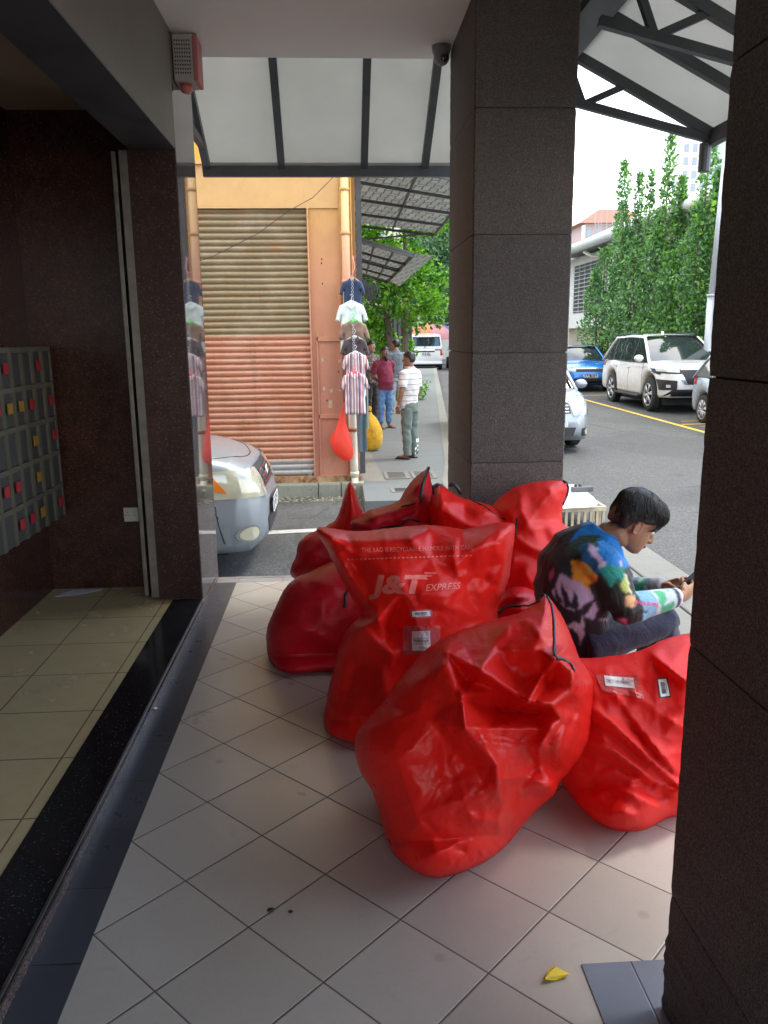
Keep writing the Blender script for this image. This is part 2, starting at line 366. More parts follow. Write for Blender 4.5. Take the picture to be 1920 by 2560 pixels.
# road markings
def stripe(name, a, b_, w_, m, dz=.005):
    a, b_ = Vector((a[0], a[1], 0)), Vector((b_[0], b_[1], 0)); n = 6; d = (b_-a); s = Vector((d.y, -d.x, 0)).normalized()*w_/2
    rows = []
    for i in range(n+1):
        p = a + d*i/n; z = gz(p.y)+dz; rows.append([(p.x-s.x, p.y-s.y, z), (p.x+s.x, p.y+s.y, z)])
    tag(MB().grid(rows).build(name, m), kind='structure')
stripe('road_marking', (7.35, 34), (7.62, 12), .12, M['mark_y'])
stripe('road_marking', (7.66, 17.6), (11.2, 17.9), .10, M['mark_y'], .009)
stripe('road_marking', (7.5, 25.6), (11.2, 25.9), .10, M['mark_y'], .009)
stripe('road_marking', (7.9, 18.2), (8.7, 18.25), .06, M['mark_y'], .009); stripe('road_marking', (7.9, 17.2), (8.8, 17.25), .06, M['mark_y'], .009)
stripe('road_marking', (-6, 8.0), (1.3, 8.75), .16, M['mark_w'])
for y in (14.5, 19, 24.5): stripe('road_marking', (2.0+(y-10.6)*.112, y), (2.0+(y+2.1-10.6)*.112, y+2.1), .11, M['mark_w'])

# ================================================================ OUR BUILDING (arcade)
arc = thing('arcade_building', 'dark arcade building with polished granite wall, lobby doorway and pale soffit', 'building', (-.85, 4.7, 0))
SO = 3.22
b = MB().box(-.85, 1.32, -3.2, 5.13, SO, SO+.5); b.build('soffit', M['soffit'], arc)
b = MB().box(-.85, 1.35, 5.1305, 5.30, SO+.02, SO+1.6); b.build('fascia', M['soffit'], arc)
b = MB(); b.box(1.3205, 1.50, -3.2, 5.13, SO+.02, SO+2.0); b.build('outer_beam', M['soffit'], arc)
# floors above, so the sky does not shine down into the lobby
b = MB().box(-9, -.8505, -3.2, 5.30, 3.30, 7); b.box(-.85, 1.50, -3.2, 5.30, SO+1.61, 7); b.build('upper_wall', M['soffit'], arc)
WT = math.tan(.010)
b = MB(); xa, xb = -.85, -.85+.6*WT     # the end pier: its corridor face is a polished mirror
b.add([(xa,4.77,0),(xb,5.37,0),(-1.95,5.37,0),(-1.95,4.77+.3,0),(-1.105,5.07,0),(-1.105,4.77,0),
       (xa,4.77,3.3),(xb,5.37,3.3),(-1.95,5.37,3.3),(-1.95,5.07,3.3),(-1.105,5.07,3.3),(-1.105,4.77,3.3)],
      [(0,1,7,6),(1,2,8,7),(2,3,9,8),(3,4,10,9),(4,5,11,10),(5,0,6,11)])
b.build('granite_pier', M['granite_wall'], arc)
b = MB(); b.box(-1.11, -.853, 4.757, 4.7695, .061, 2.62); b.build('jamb_lining', granite('honed_granite', (.045, .022, .018), (.13, .08, .06), .30, 160, .10), arc)
lint = M['lintelp'] = simple('lintel_paint', (.14, .12, .10), .5, var=.08, vscale=2)
b = MB().box(-1.10, -.8505, -3.2, 4.7695, 2.625, 3.32); b.build('lintel', lint, arc)
b = MB().box(-1.10, -.8495, -3.2, 4.769, 2.615, 2.6245); b.build('lintel_soffit_trim', M['dark_frame'], arc)
b = MB().box(-1.03, -.85, -3.2, 4.7565, -.02, .055); b.build('kerb', M['black_granite'], arc)
b = MB().box(-.853, -.845, -3.2, 4.7565, .050, .059); b.build('kerb_nosing', M['steel'], arc)
b = MB().box(-.849, -.842, -3.2, 5.30, .0005, .035); b.build('skirting', M['granite_wall'], arc)
b = MB()
b.box(-1.165, -1.112, 4.79, 4.90, .06, 2.62); b.build('door_frame', M['frame'], arc, bevel=.004)
b = MB().box(-1.215, -1.19, 4.83, 4.90, .06, 2.62); b.build('door_track', M['frame'], arc, bevel=.003)
b = MB().box(-1.84, -1.03, -3.2, 5.069, -.02, .052); b.build('lobby_floor', M['lobby'], arc)
b = MB().box(-3.2, -1.84, -3.2, 5.069, -.02, 3.3); 
b.build('lobby_side_wall', M['granite'], arc)
b = MB().box(-1.8395, -1.105, 5.055, 5.0695, .052, 2.885); b.build('lobby_back_wall', M['granite'], arc)
b = MB().box(-1.839, -1.1005, -3.2, 5.06, 2.885, 3.1); b.build('lobby_ceiling', M['lobby_paint'], arc)
b = MB().box(-1.60, -1.15, 1.0, 4.55, 2.86, 2.8845); b.build('ceiling_panel', M['lobby_paint'], arc)
b = MB().box(-3.2, -.86, -3.5, -3.2005, -.5, 3.3); b.build('end_wall', M['soffit'], arc)  # unseen corridor end, cut short and left open to let sky light in

# pillars ------------------------------------------------------------
def pillar(x0, x1, y0, y1, label, levels, zb, zt, rough_base=False):
    t = thing('stone_pillar', label, 'pillar', ((x0+x1)/2, (y0+y1)/2, zb), group='stone pillars along the corridor edge')
    lv = [zb]+levels+[zt]; rnd = random.Random(int(y0*10))
    for i in range(len(lv)-1):
        z0, z1 = lv[i]+(.0022 if i else 0), lv[i+1]-(.0022 if i < len(lv)-2 else 0)
        # irregular edges: column of boxes jittered a couple of millimetres
        n = max(4, int((z1-z0)/.02)); rows = []
        for k in range(n+1):
            z = z0+(z1-z0)*k/n; e = [rnd.gauss(0, .0005) for _ in range(8)]; a = .0015 if k in (0, n) else 0
            if rough_base and z < .22: e = [q*5 - .003 for q in e]
            c = .007
            rows.append([(x0+a+e[0], y0+c+a, z), (x0+c+a, y0+a+e[1], z), (x1-c-a, y0+a+e[2], z), (x1-a+e[3], y0+c+a, z),
                         (x1-a+e[4], y1-c-a, z), (x1-c-a, y1-a+e[5], z), (x0+c+a, y1-a+e[6], z), (x0+a+e[7], y1-c-a, z), (x0+a+e[0], y0+c+a, z)])
        mb = MB().grid(rows, flip=True); nn = len(mb.v)
        mb.f.append(tuple(range(8))); mb.m.append(0); mb.f.append(tuple(range(nn-9, nn-1))[::-1]); mb.m.append(0)
        mb.build('stone_block', M['stone'], t)
    MB().box(x0+.012, x1-.012, y0+.012, y1-.012, zb, zt).build('mortar_core', simple('mortar', (.075, .06, .052), .9), t)
    return t
pillar(.697, 1.204, 4.22, 5.09, 'brown textured stone pillar standing behind the pile of red bags', [.355, .943, 1.518, 2.103, 2.692], 0, 3.219)
pillar(.756, 1.26, .95, 1.63, 'dark stone pillar close to the camera, cut by the right edge of the photo', [.315, .94, 1.518, 2.103, 2.692], .0045, 3.219, True)

# ================================================================ CANOPIES
M['panel'] = NT('canopy_sheet').set(color=(.40, .46, .47), rough=.45, spec=.4).m
def canopy_panel_mat():
    t = NT('canopy_polycarbonate'); o = t.obj(); n = t.noise(o, 1.5, 5, .6); c = t.ramp(n, [(.3, (.57, .575, .55)), (.7, (.65, .65, .625))])
    t.set(color=c, rough=.4); tr = t.n('BsdfTranslucent'); t.l(c, tr.inputs[0]); mxs = t.n('MixShader'); mxs.inputs[0].default_value = .42
    t.l(t.b.outputs[0], mxs.inputs[1]); t.l(tr.outputs[0], mxs.inputs[2]); t.l(mxs.outputs[0], t.out.inputs[0]); return t.m
M['panel'] = canopy_panel_mat()
cf = thing('side_canopy', 'white sheet canopy on dark rafters sloping down over the side street', 'canopy', (-.2, 5.3, 3.6))
ye, ze = 6.5, 2.86                      # lower edge
L, Rr = -.935, 1.12; yw, zw = 5.305, 3.60
def cpt(x, t, dz=0): return (x, yw+(ye-yw)*t, zw+(ze-zw)*t+dz)
mb = MB(); mb.grid([[cpt(L, 0, .035), cpt(Rr, 0, .035)], [cpt(L, 1, .035), cpt(Rr, 1, .035)]]); mb.grid([[cpt(L, 0, .043), cpt(Rr, 0, .043)], [cpt(L, 1, .043), cpt(Rr, 1, .043)]], flip=True)
mb.build('panel', M['panel'], cf, fix=False)
for x0, x1 in ((L+.0, L+.0), (-.36, -.38), (.24, .24), (.70, .70)):
    MB().bar(cpt(x0, 0), cpt(x1, 1), .052, .06).build('rafter', M['dark_frame'], cf)
mb = MB().bar(cpt(L-.03, 1, -.03), cpt(Rr+.03, 1, -.03), .06, .075); mb.build('edge_beam', M['dark_frame'], cf, bevel=.003)
mb = MB().bar((L, 6.40, 2.97), (L, 5.38, 2.98), .04, .05); mb.build('brace', M['dark_frame'], cf)
MB().bar((L, 5.9, 2.98), (L, 5.75, 3.30), .035, .035).build('web', M['dark_frame'], cf)
MB().bar(cpt(L-.04, 1.03, .035), cpt(Rr+.03, 1.03, .035), .02, .09).build('gutter', simple('gutter_grey', (.12, .11, .10), .5), cf)
# canopy over the walkway on the right
cr_ = thing('street_canopy', 'white sheet canopy with dark triangular trusses over the right walkway', 'canopy', (1.51, 4, 3.4))
def zt(x): return 3.19 - .50*(x-1.46)    # top chord height
def zb_(x): return 2.945 - .24*(x-1.46)  # bottom chord height
X0, X1, Y0, Y1 = 1.43, 2.27, -3.0, 5.13
mb = MB(); mb.grid([[(X0, Y0, zt(X0)+.03), (X1+.05, Y0, zt(X1+.05)+.03)], [(X0, Y1, zt(X0)+.03), (X1+.05, Y1, zt(X1+.05)+.03)]])
mb.grid([[(X0, Y0, zt(X0)+.038), (X1+.05, Y0, zt(X1+.05)+.038)], [(X0, Y1, zt(X0)+.038), (X1+.05, Y1, zt(X1+.05)+.038)]]); mb.build('panel', M['panel'], cr_, fix=False)
MB().box(1.251, 1.43, Y0, Y1, 3.17, 3.30).build('ledger', M['dark_frame'], cr_)
for y, tr in ((5.1, 1), (4.5, 0), (4.0, 1), (3.4, 0), (2.9, 1), (1.8, 0), (.7, 1), (-.6, 1)):
    MB().bar((X0-.2, y, zt(X0-.2)), (X1, y, zt(X1)), .045, .055).build('rafter', M['dark_frame'], cr_)
    if tr:
        MB().bar((X0-.2, y, zb_(X0-.2)), (X1, y, zb_(X1)), .04, .045).build('bottom_chord', M['dark_frame'], cr_)
        MB().bar((1.49, y, zb_(1.49)), (1.75, y, zt(1.75)), .035, .035).build('web', M['dark_frame'], cr_)
        MB().bar((1.49, y, zb_(1.49)), (1.36, y, zt(1.36)), .035, .035).build('web', M['dark_frame'], cr_)
MB().bar((X1+.02, Y0, zt(X1)-.03), (X1+.02, Y1+.02, zt(X1)-.03), .05, .09).build('edge_beam', M['dark_frame'], cr_)
MB().tube([(X1-.02, 5.1, zt(X1)-.06), (X1-.02, 5.1, zt(X1)-.22)], .035, 12).build('end_cap', M['dark_frame'], cr_)
# ================================================================ RED PARCEL BAGS
def bag_mat(name, c, rough=.33, trans=.12, cs=1.0):
    t = NT(name); o = t.obj(); n1 = t.noise(o, 3.5, 6, .65, .5); v = t.obj(scale=(1, 1, .75), rot=(.3, .5, .2))
    dn = t.n('TexNoise'); dn.inputs['Scale'].default_value = 7; dn.inputs['Detail'].default_value = 5; t.l(v, dn.inputs['Vector'])
    mixv = t.n('Mix'); mixv.data_type = 'VECTOR'; mixv.inputs['Factor'].default_value = .18
    va = [i for i in mixv.inputs if i.type == 'VECTOR']; t.l(v, va[0]); t.l(dn.outputs['Color'], va[1]); vo = [q for q in mixv.outputs if q.type == 'VECTOR'][0]
    e1 = t.voro(vo, 13*cs, 'F1', 'Distance'); e2 = t.voro(vo, 34*cs, 'F1', 'Distance')
    scuff = t.noise(t.obj(scale=(1, 1, 3)), 20, 8, .8, 1.5)
    c0 = tuple(x*.86 for x in c); base = t.mix(t.ramp(n1, [(.3, 0.0), (.7, 1.0)]), c0, c)
    base = t.mix(t.ramp(scuff, [(.66, 0.0), (.80, .12)]), base, (.62, .14, .12)); gr = t.noise(o, 5, 8, .75, 1.2)
    base = t.mix(t.ramp(gr, [(.64, 0.0), (.85, .2)]), base, tuple(x*.45+.01 for x in c))
    t.set(color=base, rough=t.ramp(t.noise(o, 11, 6, .7), [(.25, rough-.08), (.75, rough+.12)]), spec=.28)
    h = t.math('ADD', t.math('MULTIPLY', e1, .45), t.math('MULTIPLY', e2, .25)); h = t.math('ADD', h, t.math('MULTIPLY', t.noise(o, 55, 5, .7, .8), .35))
    bmp = t.bump(h, .20, .012)
    tr = t.n('BsdfTranslucent'); tr.inputs[0].default_value = (.85, .03, .03, 1); mxs = t.n('MixShader'); mxs.inputs[0].default_value = trans
    t.l(t.b.outputs[0], mxs.inputs[1]); t.l(tr.outputs[0], mxs.inputs[2]); t.l(mxs.outputs[0], t.out.inputs[0]); return t.m
M['bag'] = bag_mat('red_laminated_bag', (.86, .020, .013), .31, .28)
M['bag_matt'] = bag_mat('red_woven_bag', (.82, .028, .022), .46, .30, 1.3)
M['bag_dark'] = bag_mat('deep_red_bag', (.60, .010, .022), .40, .18)
M['piping'] = simple('black_piping', (.012, .012, .013), .45)
M['print'] = simple('faded_pale_print', (.78, .15, .12), .45, var=.15, vscale=30)
M['label'] = simple('white_label_paper', (.78, .79, .80), .4, var=.04)
M['ink'] = simple('black_ink', (.02, .02, .02), .5)
M['pouch'] = simple('clear_pouch_film', (.55, .10, .10), .12, var=.1, vscale=25, bump=.5, bscale=25, bdist=.01)
def ZB(p): return (725.8+.5*p[0], 1252.9+.5*p[1])
def Z7(p): return (553+.4479*p[0], 993.7+.4479*p[1])
from mathutils.kdtree import KDTree
def poly_dist(P, poly, closed=True):
    D = np.full(len(P), 1e9); n = len(poly)
    for i in range(n if closed else n-1):
        a = np.array(poly[i], float); b = np.array(poly[(i+1) % n], float); ab = b-a
        t = np.clip(((P-a)@ab)/max(ab@ab, 1e-9), 0, 1); D = np.minimum(D, np.hypot(*(P-(a+t[:, None]*ab)).T))
    return D
def interp_tri(pts, vals, tris, Q):
    out = np.zeros(len(Q))
    for t in tris:
        a, b, c = (pts[i] for i in t); den = (b[1]-c[1])*(a[0]-c[0])+(c[0]-b[0])*(a[1]-c[1])
        if abs(den) < 1e-9: continue
        l1 = ((b[1]-c[1])*(Q[:, 0]-c[0])+(c[0]-b[0])*(Q[:, 1]-c[1]))/den; l2 = ((c[1]-a[1])*(Q[:, 0]-c[0])+(a[0]-c[0])*(Q[:, 1]-c[1]))/den
        m = (l1 >= -1e-6) & (l2 >= -1e-6) & (l1+l2 <= 1+1e-6); out[m] = (l1*vals[t[0]]+l2*vals[t[1]]+(1-l1-l2)*vals[t[2]])[m]
    return out
class Bag:
    def __init__(s, label, outline, ybot, ytop, B, dm, ctrl=(), edges=(), creases=(), step=6, mat='bag', back=.75, crum=.010, seed=1, smooth=2, xs=0.0, gain=1.3, auto=16, group='red parcel bags piled in the corridor'):
        tri_in = [Vector(p) for p in outline]; per = []
        n = len(outline)
        for i in range(n):
            a = np.array(outline[i], float); b = np.array(outline[(i+1) % n], float); k = max(1, int(np.hypot(*(b-a))/step))
            for j in range(k): per.append(a+(b-a)*j/k)
        per = np.array(per)
        for _ in range(2): per = per*.5+.25*(np.roll(per, 1, 0)+np.roll(per, -1, 0))
        rnd = np.random.RandomState(seed); per = per + rnd.normal(0, .35, per.shape)
        x0, y0 = per.min(0); x1, y1 = per.max(0); G = []
        for r, y in enumerate(np.arange(y0, y1, step*.866)):
            for x in np.arange(x0+(r % 2)*step/2, x1, step): G.append((x, y))
        G = np.array(G); inside = np.zeros(len(G), bool); m = len(per)
        for i in range(m):
            a, b = per[i], per[(i+1) % m]; c = ((a[1] > G[:, 1]) != (b[1] > G[:, 1]))
            with np.errstate(divide='ignore', invalid='ignore'): xi = (b[0]-a[0])*(G[:, 1]-a[1])/(b[1]-a[1])+a[0]
            inside ^= c & (G[:, 0] < xi)
        G = G[inside]; G = G[poly_dist(G, per) > step*.55]
        Q = np.vstack([per, G]); V, E_, Fc, _, _, _ = delaunay_2d_cdt([Vector(p) for p in Q], [(i, (i+1) % m) for i in range(m)], [], 1, 1e-4)
        Q = np.array([tuple(v) for v in V]); tris = [tuple(f) for f in Fc if len(f) == 3]
        d = poly_dist(Q, per); rim = d < 1e-3
        u = np.minimum(d/dm, 1); b_ = B*np.sqrt(np.maximum(0, 1-(1-u)**2))
        # coarse facets
        hh = np.zeros(len(Q))
        if len(ctrl):
            cp = [tuple(p[:2]) for p in ctrl]+[tuple(p) for p in outline]; cv = [p[2] for p in ctrl]+[0.0]*len(outline)
            V2, _, F2, ov, _, _ = delaunay_2d_cdt([Vector(p) for p in cp], [tuple(e) for e in edges], [], 0, 1e-4)
            vals = [np.mean([cv[j] for j in o]) if o else 0.0 for o in ov]
            hh = interp_tri([tuple(v) for v in V2], vals, F2, Q)
        hh = hh*gain
        for pl, amp, wd in creases:
            dd = poly_dist(Q, pl, False); hh = hh + amp*1.25*np.exp(-(dd/wd)**1.0)
        rc = random.Random(seed*13+1); nx0, nx1, ny0, ny1 = Q[:, 0].min(), Q[:, 0].max(), Q[:, 1].min(), Q[:, 1].max()
        for _ in range(auto):
            x, y = rc.uniform(nx0, nx1), rc.uniform(ny0, ny1); a = rc.gauss(pi/2, .55)+(x-(nx0+nx1)/2)/(nx1-nx0)*-.6; ln = rc.uniform(.10, .38)*(ny1-ny0); pl = [(x, y)]; da = rc.gauss(0, .10)
            for _k in range(5): a += da+rc.gauss(0, .08); x += cos(a)*ln/5; y += sin(a)*ln/5; pl.append((x, y))
            dd = poly_dist(Q, pl, False); hh = hh + rc.choice((1, 1, -1))*rc.uniform(.003, .008)*np.exp(-(dd/rc.uniform(step*.7, step*1.5))**1.1)
        nb = [[] for _ in Q]
        for t in tris:
            for i in range(3): nb[t[i]].append(t[(i+1) % 3]); nb[t[i]].append(t[(i+2) % 3])
        ia = np.array([i for i, l in enumerate(nb) for _ in l]); ja = np.array([j for l in nb for j in l]); cnt = np.bincount(ia, minlength=len(Q)).clip(1)
        for _ in range(smooth): hh = hh*.5+.5*np.bincount(ia, hh[ja], len(Q))/cnt
        fade = np.minimum(1, d/(step*3.0))
        cr = np.array([(1-abs(noise.noise(Vector((x*.020+seed*7.1, y*.016, seed*1.7+.006*x)))*2))*.6 + (1-abs(noise.noise(Vector((x*.045, y*.05+seed*3.3, seed))))*2)*.3
                       + noise.noise(Vector((x*.12, y*.11, seed*2.0)))*.16 for x, y in Q])
        tt = np.clip((Q[:, 1]-y0)/(y1-y0), 0, 1); Yc = ytop+(ybot-ytop)*tt + xs*(Q[:, 0]-(x0+x1)/2)/100.0
        D = np.array([ray(x, y) for x, y in Q])
        Yfl = np.where(D[:, 2] < -1e-4, D[:, 1]*(.004-CAM_H)/np.minimum(D[:, 2], -1e-4), 1e9)   # where the sight line would meet the floor
        Yc0 = np.minimum(Yc, Yfl); Yf = Yc0 - b_ - (hh + (cr-.45)*crum)*fade
        Yb = Yc + b_*back + .012
        t1 = Yf/D[:, 1]; z = CAM_H+D[:, 2]*t1; lo = z < .004; t1[lo] = (.004-CAM_H)/D[lo, 2]
        Pf = D*t1[:, None]; Pf[:, 2] += CAM_H
        tb = Yb/D[:, 1]; Pb = D*tb[:, None]; Pb[:, 2] += CAM_H
        low = Pb[:, 2] < .004                      # on the floor behind the contact line
        Pb[low, 2] = .0015
        N = len(Q); vs = [tuple(p) for p in Pf]; bi = {}; 
        for i in range(N):
            if rim[i]: bi[i] = i
            else: bi[i] = len(vs); vs.append(tuple(Pb[i]))
        fs = list(tris)+[(bi[a], bi[c], bi[b]) for a, b, c in tris if not (rim[a] and rim[b] and rim[c])]
        me = bpy.data.meshes.new('red_parcel_bag'); me.from_pydata(vs, [], fs); me.validate()
        bm = bmesh.new(); bm.from_mesh(me); bmesh.ops.recalc_face_normals(bm, faces=bm.faces); bm.to_mesh(me); bm.free()
        org = Vector((float(Pf[:, 0].mean()), float(Yc.mean()), 0)); s.t = thing('red_parcel_bag', label, 'bag', org, group=group)
        me.transform(Matrix.Translation(-org)); s.o = link('bag_body', me, M[mat], s.t, True)
        s.kd = KDTree(N)
        for i in range(N): s.kd.insert((Q[i, 0], Q[i, 1], 0), i)
        s.kd.balance(); s.tt = t1; s.Q = Q
    def P(s, x, y, off=.003):
        r = s.kd.find_n((x, y, 0), 4); wsum = 0; t = 0
        for co, i, dist in r: w_ = 1/(dist+.3)**2; wsum += w_; t += w_*s.tt[i]
        d = ray(x, y); t = t/wsum; p = Vector((d[0]*t, d[1]*t, CAM_H+d[2]*t)); v = Vector((0, 0, CAM_H))-p; return p+v.normalized()*off
    def zipper(s, pts, r=.0045, off=.002, name='zip_piping'):
        out = []
        for a, b in zip(pts[:-1], pts[1:]):
            k = max(1, int(math.dist(a, b)/7))
            for j in range(k): out.append(s.P(a[0]+(b[0]-a[0])*j/k, a[1]+(b[1]-a[1])*j/k, off))
        out.append(s.P(*pts[-1], off)); MB().tube(out, r, 8).build(name, M['piping'], s.t, smooth=True)
    def patch(s, c, name, mat, off=.003, n=6, parent=None):
        """c: four corners in px (tl,tr,br,bl)"""
        c = [np.array(p, float) for p in c]; rows = []
        for i in range(n+1):
            v = i/n; l = c[0]*(1-v)+c[3]*v; r = c[1]*(1-v)+c[2]*v; rows.append([s.P(*(l*(1-j/n)+r*j/n), off) for j in range(n+1)])
        return MB().grid(rows).build(name, M[mat], parent or s.t)
    def bars(s, c, name, mat, off, bars_, parent=None):
        """thin bars: list of (u0,u1,v0,v1) in the unit square of the four corners"""
        c = [np.array(p, float) for p in c]; mb = MB()
        def q(u, v): return s.P(*((c[0]*(1-u)+c[1]*u)*(1-v)+(c[3]*(1-u)+c[2]*u)*v), off)
        for u0, u1, v0, v1 in bars_: mb.quad(q(u0, v0), q(u1, v0), q(u1, v1), q(u0, v1))
        return mb.build(name, M[mat], parent or s.t)
    def text(s, txt, org, ex, ey, size, mat, off=.0025, name='printed_text', bold=0, shear=0, parent=None, curve=0):
        cu = bpy.data.curves.new('t', 'FONT'); cu.body = txt; cu.size = 1; cu.offset = bold; cu.shear = shear; cu.resolution_u = 3
        o = bpy.data.objects.new('t', cu); COL.objects.link(o); dg = bpy.context.evaluated_depsgraph_get(); dg.update()
        me = bpy.data.meshes.new_from_object(o.evaluated_get(dg)); bpy.data.objects.remove(o)
        bm = bmesh.new(); bm.from_mesh(me); bmesh.ops.triangulate(bm, faces=bm.faces)
        for _ in range(3):
            es = [e for e in bm.edges if e.calc_length() > .16]
            if not es: break
            bmesh.ops.subdivide_edges(bm, edges=es, cuts=1); bmesh.ops.triangulate(bm, faces=bm.faces)
        inv = Matrix.Translation(-s.t.location)
        for v in bm.verts:
            u, w_ = v.co.x*size, v.co.y*size; x = org[0]+u*ex[0]+w_*ey[0]; y = org[1]+u*ex[1]+w_*ey[1] + curve*u*u
            v.co = inv @ s.P(x, y, off)
        bm.to_mesh(me); bm.free(); return link(name, me, M[mat], parent or s.t)
def barcode(bag, c, parent_mat='label', seed=3, margin=(.18, .12), vert=False):
    lab = bag.patch(c, 'barcode_label', 'label', .005, 4); r = random.Random(seed); L_ = []; u = margin[0]
    while u < 1-margin[0]:
        w_ = r.choice((.012, .02, .03)); L_.append((u, u+w_, .2, .72) if not vert else (.2, .72, u, u+w_)); u += w_+r.choice((.012, .02))
    L_.append((.3, .7, .80, .86) if not vert else (.80, .86, .3, .7))
    o = bag.bars(c, 'barcode_print', 'ink', .0062, L_); o.parent = lab; o.matrix_parent_inverse = Matrix()
    return lab
def ad_label(bag, c, seed=4):
    lab = bag.patch(c, 'address_label', 'label', .0065, 5); r = random.Random(seed); L_ = []
    for u in np.arange(.08, .92, .035): L_.append((u, u+r.choice((.012, .02)), .44, .56))
    for v in (.34, .38, .60, .66): 
        u = .06
        while u < .9: w_ = r.uniform(.03, .09); L_.append((u, u+w_, v, v+.018)); u += w_+.02
    for v in (.06, .12, .18, .24): L_.append((.62, .66, v, v+.03)); L_.append((.74, .9, v, v+.012))
    o = bag.bars(c, 'label_print', 'ink', .0078, L_); o.parent = lab
    return lab
# ---------------------------------------------------------------- front bag
zb = lambda L: [ZB(p) for p in L]; z7 = lambda L: [Z7(p) for p in L]
def C3(f, L): return [(*f(p), p[2]) for p in L]
def CR(f, L): return [([f(q) for q in pl], a, w_) for pl, a, w_ in L]
ol = zb([(440,262),(520,225),(640,182),(780,146),(850,112),(905,62),(935,92),(975,150),(1005,215),(1035,290),(1050,335),(1085,385),(1115,445),(1112,520),(1108,600),(1098,690),(1060,765),(1005,830),(960,880),(950,920),(900,965),(850,1010),(790,1080),(745,1140),(700,1180),(650,1215),(600,1240),(540,1265),(480,1282),(430,1288),(370,1275),(310,1240),(250,1185),(215,1110),(190,1010),(150,900),(110,840),(85,770),(78,700),(100,640),(150,585),(205,525),(250,455),(300,400),(345,350),(375,310)])
ct = C3(ZB, [(475,312,.085),(545,505,.07),(555,642,.105),(622,392,.055),(560,430,-.05),(768,412,-.035),(830,525,.06),(700,300,.02),(780,150,.03),(680,470,-.03),(720,565,-.075),(880,575,-.06),(650,645,.05),(690,800,.075),(695,900,.05),(560,800,.01),(400,600,.03),(420,420,.05),(300,800,.02),(400,1000,.02),(885,640,.02),(975,600,.05),(872,800,-.03),(945,885,.055),(925,720,.06),(1000,560,.03),(1065,520,.04),(790,900,.0),(650,1100,.0),(480,1150,.0),(300,1100,.0),
  (945,338,.10),(1022,392,.11),(1018,480,.08),(935,543,.085),(905,420,.0),(870,300,.03),(930,300,.04),(840,200,.02),(1000,280,.03),(790,700,.02)])
eg = [(0,1),(1,2),(0,3),(3,6),(3,5),(2,12),(12,20),(2,13),(13,14),(33-2,32),(31,32),(32,33),(33,34),(31,35),(6,34)]
cre = CR(ZB, [([(475,312),(545,505),(555,642)], .03, 10), ([(475,312),(600,330),(700,300)], -.012, 14), ([(780,150),(700,250),(620,392)], .022, 12), ([(780,150),(850,190),(900,260)], .014, 10),
  ([(545,505),(640,400),(770,410)], .03, 9), ([(560,520),(700,560),(880,570),(1000,540)], -.04, 16), ([(560,640),(700,630),(820,600),(930,590)], .03, 12), ([(480,330),(530,470)], -.05, 8),
  ([(620,650),(690,800),(700,900)], .022, 12), ([(930,640),(880,720),(880,800),(945,885)], .035, 9), ([(980,620),(920,700),(930,780),(950,880)], -.03, 9), ([(1000,600),(960,720)], .02, 8), ([(1060,450),(1050,560),(1000,640)], -.02, 9),
  ([(830,525),(935,543)], .03, 8), ([(945,338),(880,430),(830,525)], .045, 8), ([(960,360),(905,470),(850,530)], -.03, 9), ([(1040,430),(1060,520),(1040,600)], .02, 8),
  ([(500,960),(620,1040),(700,1040)], .014, 10), ([(560,1000),(700,980),(860,930)], -.014, 10), ([(200,540),(330,420),(420,330)], -.012, 12), ([(640,700),(800,720)], .012, 8), ([(700,860),(820,850),(930,890)], .02, 9),
  ([(250,700),(300,900),(380,1080)], .014, 26), ([(430,560),(470,760),(520,980)], -.016, 30), ([(430,1180),(560,1130),(700,1080)], .012, 10), ([(380,1040),(460,1120),(560,1180)], -.012, 9),
  ([(160,640),(260,600),(360,560)], .008, 8), ([(330,470),(400,400),(500,360)], .012, 9)])
bF = Bag('glossy red parcel bag nearest the camera, black zip curving to an open fold', ol, 2.30, 2.52, .30, 150, ct, eg, cre, step=5, mat='bag', seed=3, crum=.006, smooth=1, gain=1.45, auto=46)
bF.zipper(zb([(892,60),(912,72),(930,110),(940,170),(942,250),(945,325),(950,338)]), .0055)
bF.zipper(zb([(950,338),(975,340),(1000,352),(1018,372),(1026,392)]), .0055)
bF.zipper(zb([(700,142),(730,118),(770,108),(830,112),(880,92),(905,64)]), .003, .001)
# ---------------------------------------------------------------- middle bag with print
ol = z7([(285,330),(310,322),(340,325),(420,338),(480,344),(550,340),(620,332),(700,322),(800,314),(860,314),(900,318),(1000,335),(1080,318),(1160,300),(1215,300),(1252,306),(1248,350),(1245,400),(1235,450),(1228,520),(1225,560),(1205,620),(1175,690),(1160,720),(1180,820),(1150,950),(1050,1150),(900,1280),(700,1340),(560,1372),(470,1368),(400,1345),(345,1320),(325,1280),(325,1235),(345,1150),(350,1100),(370,1020),(385,950),(405,880),(440,815),(470,780),(498,768),(500,740),(470,680),(440,620),(405,560),(375,500),(340,425),(305,375)])
ct = C3(Z7, [(590,770,.09),(515,808,.10),(655,935,.02),(560,600,.03),(450,400,.04),(700,420,.03),(750,380,.055),(850,470,.0),(960,440,.03),(960,540,-.02),(1000,600,-.01),(1150,400,.05),(1200,500,.03),(1100,640,.02),(900,700,.05),(700,650,.045),(800,850,.05),(960,800,.02),(640,820,-.02),(480,1000,.0),(420,1200,.0),(600,1100,.03),(1080,760,.02),(380,380,.05),(520,480,.0)])
eg = [(0,1),(0,2),(4,6),(0,3)]
